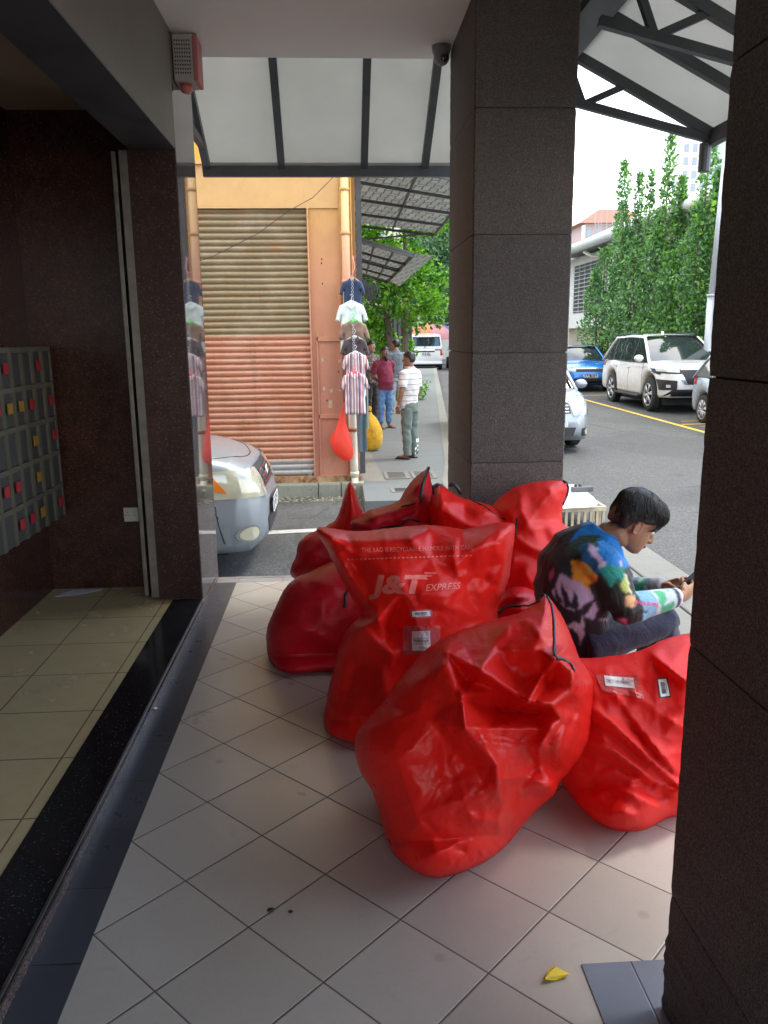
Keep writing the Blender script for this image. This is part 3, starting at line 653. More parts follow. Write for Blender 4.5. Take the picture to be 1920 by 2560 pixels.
cre = CR(Z7, [([(300,345),(400,470),(500,640),(592,772)], .045, 14), ([(592,772),(515,808)], .05, 10), ([(400,400),(480,520),(560,640)], -.025, 16), ([(515,808),(600,900),(655,935)], .028, 12), ([(592,772),(650,840),(655,935)], .02, 12),
  ([(740,375),(790,440),(850,470)], .02, 10), ([(960,380),(955,480),(975,560)], .022, 7), ([(1180,320),(1100,390),(1000,470),(960,520)], .022, 10), ([(1240,340),(1200,480),(1170,640)], .03, 12), ([(1150,380),(1120,500),(1100,600)], -.02, 14),
  ([(440,360),(470,440),(480,520)], -.02, 14), ([(560,345),(620,372),(760,372)], -.012, 8), ([(680,560),(760,700),(780,820)], .012, 16), ([(450,850),(430,960),(410,1080)], .02, 12), ([(500,880),(480,1000),(430,1160)], -.016, 14), ([(560,940),(620,1060),(640,1200)], .016, 14),
  ([(800,640),(900,650),(1000,620)], .018, 14), ([(350,1180),(420,1240),(520,1260)], .012, 9), ([(400,1100),(480,1120)], -.01, 9), ([(1010,620),(1060,560),(1150,600)], -.015, 14), ([(700,760),(830,720),(980,740)], -.012, 20)])
bM = Bag('tall red parcel bag with faded pale lettering and two labels on its front', ol, 3.18, 3.30, .27, 150, ct, eg, cre, step=5.5, mat='bag', seed=11, crum=.007, auto=40, smooth=1)
bM.text('J&T', Z7((566,640)), (.60,0), (.10,-.448), 118, 'print', bold=.045, shear=.0, name='printed_logo')
bM.bars(z7([(812,540),(872,540),(846,580),(806,580)]), 'logo_wing', 'print', .0026, [(0,1.0,.05,.22),(0,.75,.40,.56),(0,.5,.74,.9)])
bM.text('EXPRESS', Z7((815,632)), (.44,-.03), (.09,-.44), 46, 'print', bold=.015, name='printed_logo_text', curve=.0000)
bM.text('THE BAG IS RECYCLABLE HANDLE WITH CARE', Z7((508,446)), (.372,-.010), (.0,-.445), 31, 'print', name='printed_notice', bold=.004)
bM.bars(z7([(440,478),(1050,458),(1050,462),(440,482)]), 'printed_dashes', 'print', .0026, [(i/30, i/30+.018, -.3, 1.3) for i in range(30)])
bM.bars(z7([(370,375),(500,385),(500,389),(370,379)]), 'printed_dashes', 'print', .0026, [(i/8, i/8+.07, 0, 1) for i in range(8)])
bM.text('RECYCLABLE', Z7((1095,415)), (.42,-.05), (.03,-.44), 17, 'print', name='printed_notice')
c = z7([(752,730),(840,726),(842,752),(754,756)]); fr = z7([(742,722),(850,718),(852,760),(744,764)])
bM.patch(fr, 'label_border', 'pouch', .0035, 4); barcode(bM, c, seed=5)
pc = z7([(710,800),(888,798),(890,935),(712,940)]); bM.patch(pc, 'label_pouch', 'pouch', .0035, 6)
bM.bars(pc, 'pouch_stitching', 'ink', .005, [(.06,.94,.06,.075),(.06,.94,.925,.94),(.06,.07,.06,.94),(.93,.94,.06,.94)])
lb = z7([(752,826),(840,824),(842,918),(753,920)]); ad_label(bM, lb, 6)
bM.text('TROS', Z7((825,900)), (-.40,0), (0,.40), 17, 'ink', .0085, 'label_text')
# ---------------------------------------------------------------- right bag
ol = zb([(1040,338),(1100,337),(1150,334),(1250,320),(1330,300),(1350,290),(1400,262),(1450,246),(1540,224),(1640,215),(1740,300),(1780,520),(1740,800),(1620,960),(1540,1010),(1480,1022),(1430,1025),(1412,1040),(1385,1056),(1340,1078),(1295,1086),(1250,1086),(1210,1080),(1175,1070),(1140,1052),(1105,1030),(1050,975),(1000,910),(972,872),(960,820),(960,600),(980,400)])
ct = C3(ZB, [(1150,400,.03),(1340,420,.05),(1250,560,.02),(1370,300,.05),(1440,380,.06),(1420,560,.03),(1400,700,.05),(1300,640,.03),(1200,700,.04),(1150,850,.02),(1300,900,.04),(1250,1000,.02),(1480,850,.04),(1100,500,.02),(1560,500,.05)])
cre = CR(ZB, [([(1345,295),(1370,330),(1440,385),(1520,440)], .045, 9), ([(1345,310),(1400,385),(1470,440)], -.03, 9), ([(1215,505),(1270,590),(1340,680),(1440,800),(1490,880)], .04, 10), ([(1235,545),(1300,650),(1400,780),(1480,860)], -.04, 8),
  ([(1110,560),(1220,640),(1330,750),(1490,900)], .035, 11), ([(1100,610),(1250,720),(1400,850)], -.02, 8), ([(1080,700),(1200,740),(1360,860),(1470,920)], .03, 8), ([(1070,735),(1200,800),(1300,850)], -.022, 7), ([(1300,500),(1400,580),(1500,640)], .016, 12),
  ([(1100,850),(1200,830),(1300,880)], .014, 8), ([(1130,930),(1220,900),(1330,950),(1420,1000)], .02, 8), ([(1190,1020),(1230,1000),(1280,1015)], .016, 7), ([(1320,880),(1360,930),(1430,930)], -.014, 7), ([(1060,800),(1110,880),(1200,930)], -.014, 8), ([(1070,350),(1180,370),(1330,330)], .012, 8), ([(1120,640),(1160,680)], .02, 6)])
bG = Bag('sagging matt red parcel bag slumped beside the nearest pillar, barcode label at its right', ol, 2.56, 2.72, .25, 130, ct, [(3,4)], cre, step=6, mat='bag_matt', seed=21, crum=.007, auto=40, smooth=1)
pc = zb([(1120,406),(1302,410),(1330,512),(1150,480)]); bG.patch(pc, 'label_pouch', 'pouch', .004, 6)
bG.bars(pc, 'pouch_stitching', 'ink', .0055, [(.03,.97,.03,.045),(.03,.97,.95,.97),(.02,.03,.03,.97),(.965,.975,.03,.97)])
ad_label(bG, zb([(1158,412),(1285,424),(1290,468),(1165,456)]), 8)
cfr = zb([(1386,425),(1432,420),(1448,506),(1400,511)]); bG.patch(cfr, 'label_border', 'piping', .004, 4); barcode(bG, zb([(1391,430),(1427,426),(1442,500),(1404,505)]), seed=9, vert=True)
# ---------------------------------------------------------------- left bags
ol = z7([(300,520),(370,486),(470,520),(640,560),(700,760),(640,960),(480,1020),(380,1018),(290,1022),(235,1030),(180,1034),(130,1022),(100,1010),(75,985),(58,950),(50,900),(48,860),(52,810),(62,775),(90,720),(108,680),(130,630),(165,590),(200,560),(250,545)])
cre = CR(Z7, [([(60,780),(200,800),(330,860),(380,880)], .02, 10), ([(100,740),(220,690),(380,660)], .016, 12), ([(230,560),(320,600),(420,620)], .014, 10), ([(70,960),(160,980),(300,975)], -.02, 8), ([(100,1005),(200,1000),(340,1000)], .014, 7), ([(180,620),(300,560),(400,540)], -.012, 9), ([(60,850),(140,890),(260,900)], -.01, 14)])
bL = Bag('dark crimson full round parcel bag at the left end of the pile on the tiles', ol, 3.92, 4.0, .27, 130, C3(Z7, [(250,700,.02),(150,800,.02),(350,800,.02),(300,560,.03),(200,940,.01)]), [], cre, step=6.5, mat='bag_dark', seed=31, crum=.010)
bL.zipper(z7([(425,712),(432,690),(430,655),(445,622),(470,612)]), .007)
ol = z7([(300,335),(345,330),(460,330),(640,350),(660,520),(560,640),(400,640),(280,600),(166,565),(165,520),(180,492),(195,465),(197,430),(202,395),(222,375),(250,358)])
bL2 = Bag('small crimson parcel bag slumped behind the round bag at the left edge of the pile', ol, 4.35, 4.40, .16, 90, C3(Z7, [(280,450,.03),(240,420,.0),(400,450,.02)]), [], CR(Z7, [([(200,470),(270,440),(330,400)], .02, 8), ([(205,400),(280,420),(380,480)], -.014, 9), ([(180,520),(280,500),(380,520)], .02, 8), ([(300,340),(330,400),(380,500)], .02, 8)]), step=6.5, mat='bag_dark', seed=33)
ol = z7([(452,100),(462,104),(476,135),(495,200),(520,250),(545,295),(640,330),(620,420),(330,430),(300,345),(340,318),(385,290),(400,255),(412,215),(425,165),(438,120)])
bS = Bag('red parcel bag with its mouth pulled up into a tall narrow peak', ol, 4.30, 4.32, .10, 60, C3(Z7, [(455,180,.02),(450,260,.03),(430,340,.03),(520,340,.01)]), [], CR(Z7, [([(453,105),(470,200),(500,330)], .03, 7), ([(450,120),(435,220),(400,330)], -.014, 9)]), step=5, mat='bag', seed=35, crum=.006)
ol = z7([(450,300),(540,242),(620,222),(690,198),(710,160),(735,120),(762,88),(790,66),(820,42),(833,38),(838,70),(846,110),(856,150),(872,200),(900,330),(800,420),(500,420)])
bT1 = Bag('crumpled crimson parcel bag at the back with a black-edged flap sticking up', ol, 4.02, 4.10, .15, 70, C3(Z7, [(700,260,.04),(790,120,.03),(600,280,.03),(790,210,.05),(830,100,.02),(650,340,.02)]), [], CR(Z7, [([(560,280),(680,240),(780,200)], .03, 7), ([(600,320),(740,260),(860,180)], -.024, 7), ([(700,200),(790,110)], .016, 7), ([(500,330),(640,290),(760,290)], .02, 6), ([(540,300),(660,270)], -.015, 6), ([(720,310),(780,240),(850,230)], .02, 6)]), step=5, mat='bag_dark', seed=37)
bT1.zipper(z7([(832,38),(812,90),(798,140),(790,205)]), .009); bT1.zipper(z7([(790,205),(745,215),(700,225)]), .005); bT1.zipper(z7([(585,340),(600,326),(640,322),(690,318),(740,285),(790,300)]), .005)
ol = z7([(858,130),(872,116),(890,116),(915,132),(950,160),(990,180),(1040,195),(1090,205),(1135,218),(1200,255),(1275,300),(1260,400),(1100,450),(900,430),(850,350),(830,220)])
bT2 = Bag('bright red parcel bag, ridge sloping down to the right, before the far pillar', ol, 3.84, 3.88, .16, 75, C3(Z7, [(880,200,.04),(960,200,.05),(1000,270,.02),(900,300,.03),(1080,260,.04),(1180,300,.03)]), [], CR(Z7, [([(880,120),(890,200),(880,300)], .025, 7), ([(900,130),(960,220),(1060,280),(1200,300)], -.02, 8), ([(870,230),(940,260),(1040,320)], .02, 8), ([(1040,200),(1120,250),(1260,300)], .02, 7)]), step=5, mat='bag', seed=39, crum=.010)
bT2.zipper(z7([(858,160),(855,128),(872,118),(900,124)]), .008); bT2.zipper(z7([(1040,196),(1100,222),(1180,280),(1268,302)]), .004)
lp = [at(*Z7(p), Y=3.93) for p in ((935,128),(945,114),(958,118),(975,140),(988,162))]; MB().tube(lp, .010, 8).build('carry_loop', M['piping'], bT2.t, smooth=True)
# ---------------------------------------------------------------- bags behind the seated man and by the pillar
ol = z7([(1130,230),(1165,190),(1200,160),(1235,138),(1260,125),(1350,104),(1420,98),(1480,98),(1500,112),(1508,135),(1502,165),(1490,195),(1478,225),(1475,300),(1500,330),(1518,318),(1528,345),(1535,400),(1600,560),(1540,700),(1380,760),(1200,760),(1140,640),(1120,420)])
ct = C3(Z7, [(1300,160,.03),(1420,140,.04),(1470,180,.0),(1280,240,.03),(1310,300,.05),(1400,300,.0),(1250,380,.03),(1380,420,.04),(1450,380,.05),(1300,520,.03),(1240,480,.05),(1200,560,.0)])
cre = CR(Z7, [([(1265,128),(1270,200),(1300,290)], .03, 8), ([(1390,215),(1360,260),(1310,300)], .02, 8), ([(1250,370),(1320,420),(1420,460),(1480,470)], .03, 9), ([(1240,420),(1330,470),(1440,520)], -.024, 9), ([(1440,120),(1450,200),(1440,300)], -.016, 9), ([(1400,110),(1440,190),(1480,215)], .02, 8),
  ([(1340,330),(1420,320),(1520,330)], .024, 7), ([(1240,480),(1220,580),(1190,640)], .03, 8), ([(1290,540),(1330,600),(1380,640)], .02, 8), ([(1290,240),(1380,330),(1430,420)], -.018, 9), ([(1200,170),(1230,250),(1240,340)], .018, 8)])
bR = Bag('bright red parcel bag leaning on the far pillar behind the seated man', ol, 3.80, 3.98, .20, 90, ct, [(1,2)], cre, step=5.5, mat='bag_matt', seed=41, crum=.008, auto=30, smooth=1)
bR.zipper(z7([(1480,99),(1500,112),(1507,135),(1500,170),(1480,215)]), .006); bR.zipper(z7([(1262,280),(1250,360)]), .006)
ol = z7([(1150,700),(1180,650),(1230,612),(1300,610),(1360,640),(1400,640),(1450,655),(1500,800),(1560,1000),(1500,1250),(1300,1300),(1150,1200),(1130,900)])
bK = Bag('low crumpled crimson parcel bag between lettered bag and seated man', ol, 3.42, 3.50, .20, 90, C3(Z7, [(1250,660,.03),(1320,680,.0),(1380,700,.03)]), [], CR(Z7, [([(1180,670),(1260,660),(1350,650)], .02, 7), ([(1200,700),(1290,680),(1400,690)], -.014, 6), ([(1160,740),(1250,720),(1350,730)], .02, 6)]), step=6, mat='bag_dark', seed=43)
bK.zipper(z7([(1170,738),(1200,712),(1240,702),(1280,706)]), .007)
# ================================================================ PEOPLE
from mathutils.bvhtree import BVHTree
def skin_mat(name, c):
    t = NT(name); o = t.obj(); n = t.noise(o, 9, 5, .6); base = t.ramp(n, [(.3, tuple(x*.82 for x in c)), (.7, c)])
    t.set(color=base, rough=.48, spec=.4); 
    try: t.b.inputs['Subsurface Weight'].default_value = .08; t.b.inputs['Subsurface Scale'].default_value = .01
    except Exception: pass
    t.bump(t.noise(o, 160, 3), .12, .001); return t.m
def cloth_mat(name, c, var=.12, stripes=None, wr=1.0, attr=False, rough=.85):
    t = NT(name); o = t.obj(); n = t.noise(o, 12, 5, .6)
    base = t.ramp(n, [(.3, tuple(x*(1-var) for x in c)), (.7, tuple(min(1, x*(1+var)) for x in c))])
    if attr:
        a = t.n('VertexColor'); a.layer_name = 'pattern'; base = a.outputs['Color']
        f = t.noise(o, 90, 3); base = t.mix(t.ramp(f, [(.4, 0.0), (.8, .12)]), base, (.02, .02, .02))
    if stripes:
        z = t.sep(o)[stripes[3] if len(stripes) > 3 else 2]; f = t.math('FRACT', t.math('DIVIDE', z, stripes[0])); base = t.mix(t.ramp(f, [(0, 1.0), (stripes[1], 0.0)], 'CONSTANT'), base, stripes[2])
    t.set(color=base, rough=rough, spec=.25, sheen=.15); w1 = t.noise(t.obj(scale=(1, 1, .55)), 9, 4, .6, 1.5)
    t.bump(t.math('ADD', w1, t.math('MULTIPLY', t.noise(o, 300, 2), .04)), .55*wr, .02); return t.m
def warp(o, fn):
    me = o.data; n = len(me.vertices); co = np.empty(n*3, 'f'); nn = np.empty(n*3, 'f'); me.vertices.foreach_get('co', co); me.vertices.foreach_get('normal', nn)
    co = co.reshape(-1, 3); nn = nn.reshape(-1, 3); w = np.array([fn(Vector(p)) for p in co.tolist()])
    me.vertices.foreach_set('co', (co+nn*w[:, None]).ravel()); me.update()
M['hair'] = simple('black_hair', (.010, .009, .009), .42, var=.3, vscale=80, spec=.5)
M['eye_w'] = simple('eye_white', (.7, .68, .64), .2); M['eye_d'] = simple('eye_iris', (.02, .012, .008), .15)
def basis(fwd, up):
    f = Vector(fwd).normalized(); u = (Vector(up)-f*f.dot(Vector(up))).normalized(); l = u.cross(f)
    return f, l, u
def head_mb(mb, c, fwd, up, s=1.0, beard=False):
    f, l, u = basis(fwd, up); c = Vector(c)
    def P(x, y, z): return c+(f*x+l*y+u*z)*s
    sl = [(-.116,.070,.045,.016),(-.108,.084,.018,.034),(-.094,.091,-.008,.047),(-.075,.094,-.035,.056),(-.055,.094,-.058,.062),(-.03,.092,-.078,.067),(0,.089,-.092,.072),(.03,.093,-.098,.0745),(.055,.089,-.098,.0735),(.08,.074,-.088,.066),(.10,.048,-.066,.049),(.113,.018,-.034,.024)]
    n = 20; rows = []
    for z, xf, xb, hw in sl:
        xc, rx = (xf+xb)/2, (xf-xb)/2; row = []
        for k in range(n):
            a = 2*pi*k/n; ca, sa = cos(a), sin(a); e = .82
            x = xc+rx*math.copysign(abs(ca)**e, ca); y = hw*math.copysign(abs(sa)**(.95 if ca > 0 else .85), sa)
            if ca > .5 and -.02 < z < .02: x -= .004*(1 if abs(y) > .015 else -0.3)
            row.append(P(x, y, z))
        row.append(row[0]); rows.append(row)
    b0 = len(mb.v); mb.grid(rows); mb.f.append(tuple(b0+k for k in range(n))); mb.m.append(0); e = b0+(len(sl)-1)*(n+1); mb.f.append(tuple(e+k for k in range(n))[::-1]); mb.m.append(0)
    mb.tube([P(.082,0,.022), P(.096,0,.002), P(.109,0,-.022), P(.112,0,-.032), P(.098,0,-.041)], [.008*s,.0095*s,.0125*s,.0135*s,.009*s], 10)
    for y in (-.011, .011): mb.ell(P(.099, y, -.034), .009*s, .008*s, .0075*s, 8, 6)
    R3 = Matrix((f, l, u)).transposed()
    mb.ell(P(.091,0,-.058), .0105*s, .022*s, .0055*s, 10, 6, R3); mb.ell(P(.089,0,-.069), .0105*s, .019*s, .006*s, 10, 6, R3)
    mb.ell(P(.080,0,-.098), .015*s, .02*s, .013*s, 10, 6, R3)
    mb.ell(P(.080,-.032,.020), .014*s, .022*s, .007*s, 10, 6, R3); mb.ell(P(.080,.032,.020), .014*s, .022*s, .007*s, 10, 6, R3)
    for sg in (-1, 1):
        mb.ell(P(-.012, sg*.076, -.016), .017*s, .005*s, .031*s, 12, 8, R3)
        ring = [P(-.012+.017*cos(a), sg*.082, -.014+.030*sin(a)) for a in np.linspace(-2.2, 2.6, 12)]; mb.tube(ring, .0042*s, 6)
    return P
def hand_mb(mb, wrist, d, nrm, side, s=1.0, curl=(.5, .5, .5, .5), thumb=.5, spread=.16, tsp=.75):
    """palm and five fingers; d = direction to the fingertips, nrm = palm normal (towards the palm side), side = direction of the thumb"""
    d = Vector(d).normalized(); nrm = (Vector(nrm)-d*d.dot(Vector(nrm))).normalized(); sd = d.cross(nrm)
    if sd.dot(Vector(side)) < 0: sd = -sd
    w = Vector(wrist); P = lambda a, b, c: w+(d*a+sd*b+nrm*c)*s
    mb.tube([P(-.015,0,0), P(.01,0,0), P(.04,0,0), P(.075,0,.002), P(.088,0,.003)], [(.026*s,.018*s), (.030*s,.017*s), (.039*s,.016*s), (.040*s,.0135*s), (.034*s,.010*s)], 12, up0=tuple(nrm))
    fl = [.072, .080, .074, .058]; off = [.030, .010, -.011, -.030]; st = [.084, .088, .085, .078]
    for i in range(4):
        a = 0; p = P(st[i]-.012, off[i], .002); pts = [p]; sp = off[i]*spread/.03
        for k, fr in enumerate((.12, .44, .30, .26)):
            if k: a += curl[i]*(1.0 if k == 1 else 1.1)
            dir_ = (d*cos(a)+nrm*sin(a)+sd*sp*.5).normalized(); p = p+dir_*fl[i]*fr*s; pts.append(p)
        mb.tube(pts, [.0095*s, .0092*s, .0085*s, .008*s, .0062*s], 8); mb.ell(pts[-1], .0064*s, .0064*s, .0064*s, 8, 6)
    p = P(.012, .026, .004); a = thumb; pts = [p]
    for k, ln in enumerate((.032, .030, .024)):
        dir_ = (d*cos(.7-.2*k)+sd*sin(tsp-.25*k)+nrm*sin(a*(k+1)*.45)).normalized(); p = p+dir_*ln*s; pts.append(p)
    mb.tube(pts, [.013*s, .0115*s, .0098*s, .0075*s], 8); mb.ell(pts[-1], .0075*s, .0075*s, .0075*s, 8, 6)
def eyes(P, par, s=1.0):
    for sg in (-1, 1):
        MB().ell(P(.0765, sg*.031, .004), .0125*s, .0125*s, .0125*s, 12, 8).build('eye', M['eye_w'], par, True)
        MB().ell(P(.0855, sg*.031, .004), .0055*s, .0055*s, .0055*s, 10, 6).build('iris', M['eye_d'], par, True)
def hair_mb(P, mb, back=-.045, front=.050, th=.010, side=.02, top=.0):
    """cap of short hair around the head frame P (metres in head space)"""
    n = 24; rows = []
    for z, xf, xb, hw in [(back,-.052,-.080,.052),(-.012,-.040,-.092,.068),(side,-.022,-.0985,.0755),(side+.026,.060,-.1,.0765),(.052+side*.2,.080,-.1,.0755),(.07,.082,-.095,.071),(.095,.056,-.075,.056),(.113,.022,-.04,.032),(.121,.0,-.012,.010)]:
        xc, rx = (xf+xb)/2, (xf-xb)/2+th; hw += th; row = []
        for k in range(n+1):
            a = 2*pi*k/n; ca, sa = cos(a), sin(a); row.append(P(xc+rx*math.copysign(abs(ca)**.85, ca), hw*math.copysign(abs(sa)**.9, sa), z+(th+top if z > .05 else 0)))
        rows.append(row)
    b0 = len(mb.v); mb.grid(rows); mb.f.append(tuple(b0+k for k in range(n))); mb.m.append(0); e = b0+8*(n+1); mb.f.append(tuple(e+k for k in range(n))[::-1]); mb.m.append(0)
# ---------------------------------------------------------------- the seated young man
def seated():
    t = thing('person', 'young man in colourful palm-print long-sleeve shirt sitting bent over a phone', 'person', (1.05, 3.1, 0))
    a28 = radians(26); f = Vector((cos(a28), sin(a28), 0)); rt = Vector((sin(a28), -cos(a28), 0))
    # head
    psi, pit = radians(3), radians(33)
    hf = Vector((cos(psi)*cos(pit), sin(psi)*cos(pit), -sin(pit))); hu = Vector((cos(psi)*sin(pit), sin(psi)*sin(pit), cos(pit)))
    hc = at(1370, 1128, Y=3.10); S = .95
    sk = skin_mat('skin_tan', (.36, .185, .105)); mb = MB(); P = head_mb(mb, hc, hf, hu, S)
    nb = at(1306, 1160, Y=3.12)
    mb.tube([nb-Vector((0,0,.03)), nb+(P(-.03,0,-.06)-nb)*.45, P(-.028,0,-.075), P(-.02,0,-.04)], [.075, .060, .058, .05], 14)
    # arms (skin), wrists and hands
    shN, shF = at(1300, 1214, Y=3.0), at(1296, 1190, Y=3.30); elN, elF = at(1352, 1316, Y=2.93), at(1350, 1275, Y=3.34); wrN, wrF = at(1466, 1291, Y=2.99), at(1432, 1268, Y=3.22)
    mb.tube([shN, elN], [.040, .036], 10); mb.tube([elN, elN.lerp(wrN, .5), wrN], [.036, .033, .026], 12); mb.tube([elF, elF.lerp(wrF, .5), wrF], [.036, .033, .026], 12)
    dN = (at(1502, 1272, Y=3.06)-wrN).normalized(); dF = (at(1476, 1254, Y=3.16)-wrF).normalized()
    hand_mb(mb, wrN+dN*.012, dN, Vector((-.25, .9, .25)), (0, 0, 1), .98, (.75, .82, .88, .95), .9, .06, .30)
    hand_mb(mb, wrF+dF*.012, dF, Vector((.35, -.75, -.1)), (0, 0, 1), .98, (.85, .9, .95, 1.0), .9, .06, .40)
    body = remesh(mb, 'body', sk, t, .0042, 3)
    eyes(P, t, S)
    # brows and lips tint
    for sg in (-1, 1): MB().tube([P(.090, sg*.016, .024), P(.093, sg*.032, .030), P(.084, sg*.048, .026)], [.0025, .003, .0015], 6).build('eyebrow', M['hair'], t, True)
    MB().ell(P(.0985, 0, -.0635), .006, .019, .009, 10, 8, Matrix((hf, hu.cross(hf), hu)).transposed()).build('lips', simple('lips', (.34, .13, .10), .4), t, True)
    # hair: a full mop, fringe falling forward
    hm = MB(); hair_mb(P, hm, back=-.046, front=.05, th=.015, side=.002, top=.004)
    hm.ell(P(.044, 0, .072), .064, .078, .058, 16, 10, Matrix((hf, hu.cross(hf), hu)).transposed())
    ho = remesh(hm, 'hair', M['hair'], t, .006, 4); warp(ho, lambda p: noise.noise(p*22)*.006+noise.noise(p*70)*.002)
    st = MB(); rnd = random.Random(5); hb = BVHTree.FromPolygons([pmat(ho) @ v.co for v in ho.data.vertices], [tuple(p.vertices) for p in ho.data.polygons]); cc = P(-.004, 0, .045); wh0 = (-.45, .15)
    for i in range(1700):
        th = rnd.uniform(-pi, pi); fr_ = cos(th) > .25; q0 = rnd.uniform(.0, .45); ln = rnd.uniform(.35, 1.0)*(1-q0); pts = []; out = rnd.uniform(.0, .0045); th0 = rnd.uniform(-.35, .35)
        for k in range(8):
            q = q0+ln*k/7; el = 1.45-q*(1.45+(.18 if fr_ else (.05 if cos(th) > -.5 else .45))); tt = th+.45*q+th0*q*q
            d = (hf*(cos(el)*cos(tt)-.25*(1-q))+hu.cross(hf)*cos(el)*sin(tt)+hu*sin(el)).normalized(); h = hb.ray_cast(cc+d*.4, -d)
            if h[0] is None: break
            pts.append(h[0]+d*(out+(.004 if fr_ else .001)*max(0, q-.8)*5))
        if len(pts) < 4: continue
        if fr_ and q0+ln > .85:
            for q5 in range(4): pts.append(pts[-1]+(hf*(-.001-.0035*q5)-hu*.0105+hu.cross(hf)*rnd.uniform(-.003, .003))*rnd.uniform(.7, 1.15))
        if rnd.random() < .35: pts.append(pts[-1]+Vector((rnd.uniform(-.006, .006), rnd.uniform(-.006, .006), -.008)))
        m_ = len(pts); st.tube(pts, [.0015*(1-.7*k/(m_-1)) for k in range(m_)], 4, flat=.6)
    st.build('hair_strands', simple('hair_strand', (.016, .013, .012), .45, var=.5, vscale=60), ho, True)
    # shirt
    C = [at(1307, 1150, Y=3.12), at(1290, 1172, Y=3.12), at(1268, 1200, Y=3.12), at(1246, 1236, Y=3.12), at(1234, 1278, Y=3.12), at(1236, 1322, Y=3.12), at(1243, 1362, Y=3.12), at(1254, 1400, Y=3.12)]
    sm = MB(); sm.tube(C, [(.075,.065), (.125,.085), (.178,.112), (.185,.128), (.175,.125), (.165,.118), (.165,.118), (.150,.105)], 28, up0=tuple(f))
    sm.tube([shN-rt*.05, shN.lerp(elN, .12), shN.lerp(elN, .45), shN.lerp(elN, .8), elN, elN.lerp(wrN, .15), elN.lerp(wrN, .5), elN.lerp(wrN, .9), wrN-(wrN-elN).normalized()*.004], [.085, .080, .070, .062, .060, .058, .050, .041, .040], 18)
    sm.tube([shF+rt*.05, shF.lerp(elF, .12), shF.lerp(elF, .45), shF.lerp(elF, .8), elF, elF.lerp(wrF, .15), elF.lerp(wrF, .5), elF.lerp(wrF, .9), wrF], [.07, .078, .070, .062, .060, .056, .050, .042, .040], 18)
    sm.ell(elN, .062, .062, .062, 12, 8)
    M['shirt_p'] = cloth_mat('printed_jersey', (.1, .1, .1), attr=True, rough=.6)
    sh = remesh(sm, 'shirt', M['shirt_p'], t, .0052, 5)
    # folds: displace along the normals
    inv = pmat(t)
    me = sh.data
    def fold(co):
        p = inv @ co
        w_ = noise.noise(Vector((p.x*9, p.y*9, p.z*14)))*.006 + (1-abs(noise.noise(Vector((p.x*7+3, p.y*7, p.z*11))))*2.2)*.005
        arm = max(0, 1-(p-elN).length/.10); w_ += arm*sin((p-shN).dot((elN-shN).normalized())*150)*.006
        return w_
    warp(sh, fold); VC = [v.co.copy() for v in me.vertices]
    # pattern painted on the cloth in the shirt's own side plane (s along the body, z up)
    f2 = Vector((.932, -.362, 0)); n2 = Vector((.362, .932, 0))
    def SP(p):
        q = at(1106+.2604*p[0], 993.7+.2604*p[1], Y=3.0); return (q.dot(f2), q.z+.21*q.dot(n2))
    def inpoly(x, y, poly):
        c = False; j = len(poly)-1
        for i in range(len(poly)):
            xi, yi = poly[i]; xj, yj = poly[j]
            if (yi > y) != (yj > y) and x < (xj-xi)*(y-yi)/(yj-yi)+xi: c = not c
            j = i
        return c
    torso = [(C_, [SP(p) for p in L]) for C_, L in [
        ((.0, .16, .50), [(700,430),(560,600),(500,680),(640,640),(730,680),(790,760),(930,900),(960,820),(860,640),(860,500)]),
        ((.02, .05, .03), [(560,640),(430,740),(480,790),(640,760),(760,670),(690,630)]),
        ((.01, .10, .24), [(560,740),(640,700),(760,780),(830,900),(700,920),(600,850)]),
        ((.50, .38, .56), [(640,700),(670,705),(690,735),(735,720),(750,760),(775,820),(778,868),(735,870),(700,800),(655,770)]),
        ((.62, .26, .02), [(500,860),(560,850),(640,910),(700,960),(660,1060),(580,1030),(520,980)]),
        ((.60, .48, .10), [(590,850),(650,880),(700,950),(640,940)]),
        ((.46, .38, .56), [(360,1110),(420,980),(470,990),(600,1050),(690,1110),(760,1160),(820,1230),(760,1300),(600,1270),(500,1225),(400,1170)]),
        ((.38, .10, .22), [(290,960),(330,910),(335,960),(300,1020)]),
        ((.012, .014, .02), [(400,1030),(440,1090),(500,1200),(440,1200),(420,1120)]), ((.012, .014, .02), [(525,1090),(545,1130),(560,1230),(495,1225)]),
        ((.012, .014, .02), [(710,1140),(660,1200),(610,1285),(540,1250),(640,1170)]), ((.012, .014, .02), [(800,1190),(720,1240),(690,1300),(840,1310)]), ((.012, .014, .02), [(340,1050),(420,1180),(370,1180)]),
        ((.55, .50, .60), [(460,1380),(520,1350),(560,1355),(600,1290),(595,1340),(600,1420),(565,1510),(550,1440),(520,1390)]), ((.3, .3, .36), [(390,1260),(410,1275),(400,1290)])]]
    arm_ = [(C_, [SP(p) for p in L]) for C_, L in [
        ((.0, .15, .45), [(690,560),(780,560),(870,700),(930,860),(900,960),(840,930),(780,840),(720,760)]), ((.50, .42, .58), [(896,840),(915,830),(920,870),(905,885)]),
        ((.01, .22, .17), [(730,900),(800,850),(930,880),(950,960),(860,1000),(820,1040),(780,960)]), ((.015, .05, .02), [(860,950),(900,980),(960,950),(980,1080),(900,1080)]),
        ((.50, .58, .14), [(905,1010),(930,960),(950,960),(990,1060),(960,1090),(925,1060)]), ((.66, .68, .48), [(930,930),(950,940),(1000,1090),(985,1080)]),
        ((.65, .38, .18), [(940,1110),(1010,1090),(1040,1150),(1000,1200),(950,1180)]), ((.50, .10, .30), [(880,1270),(960,1290),(960,1340),(900,1310)])]]
    pet = [[.0, 0, 0]]
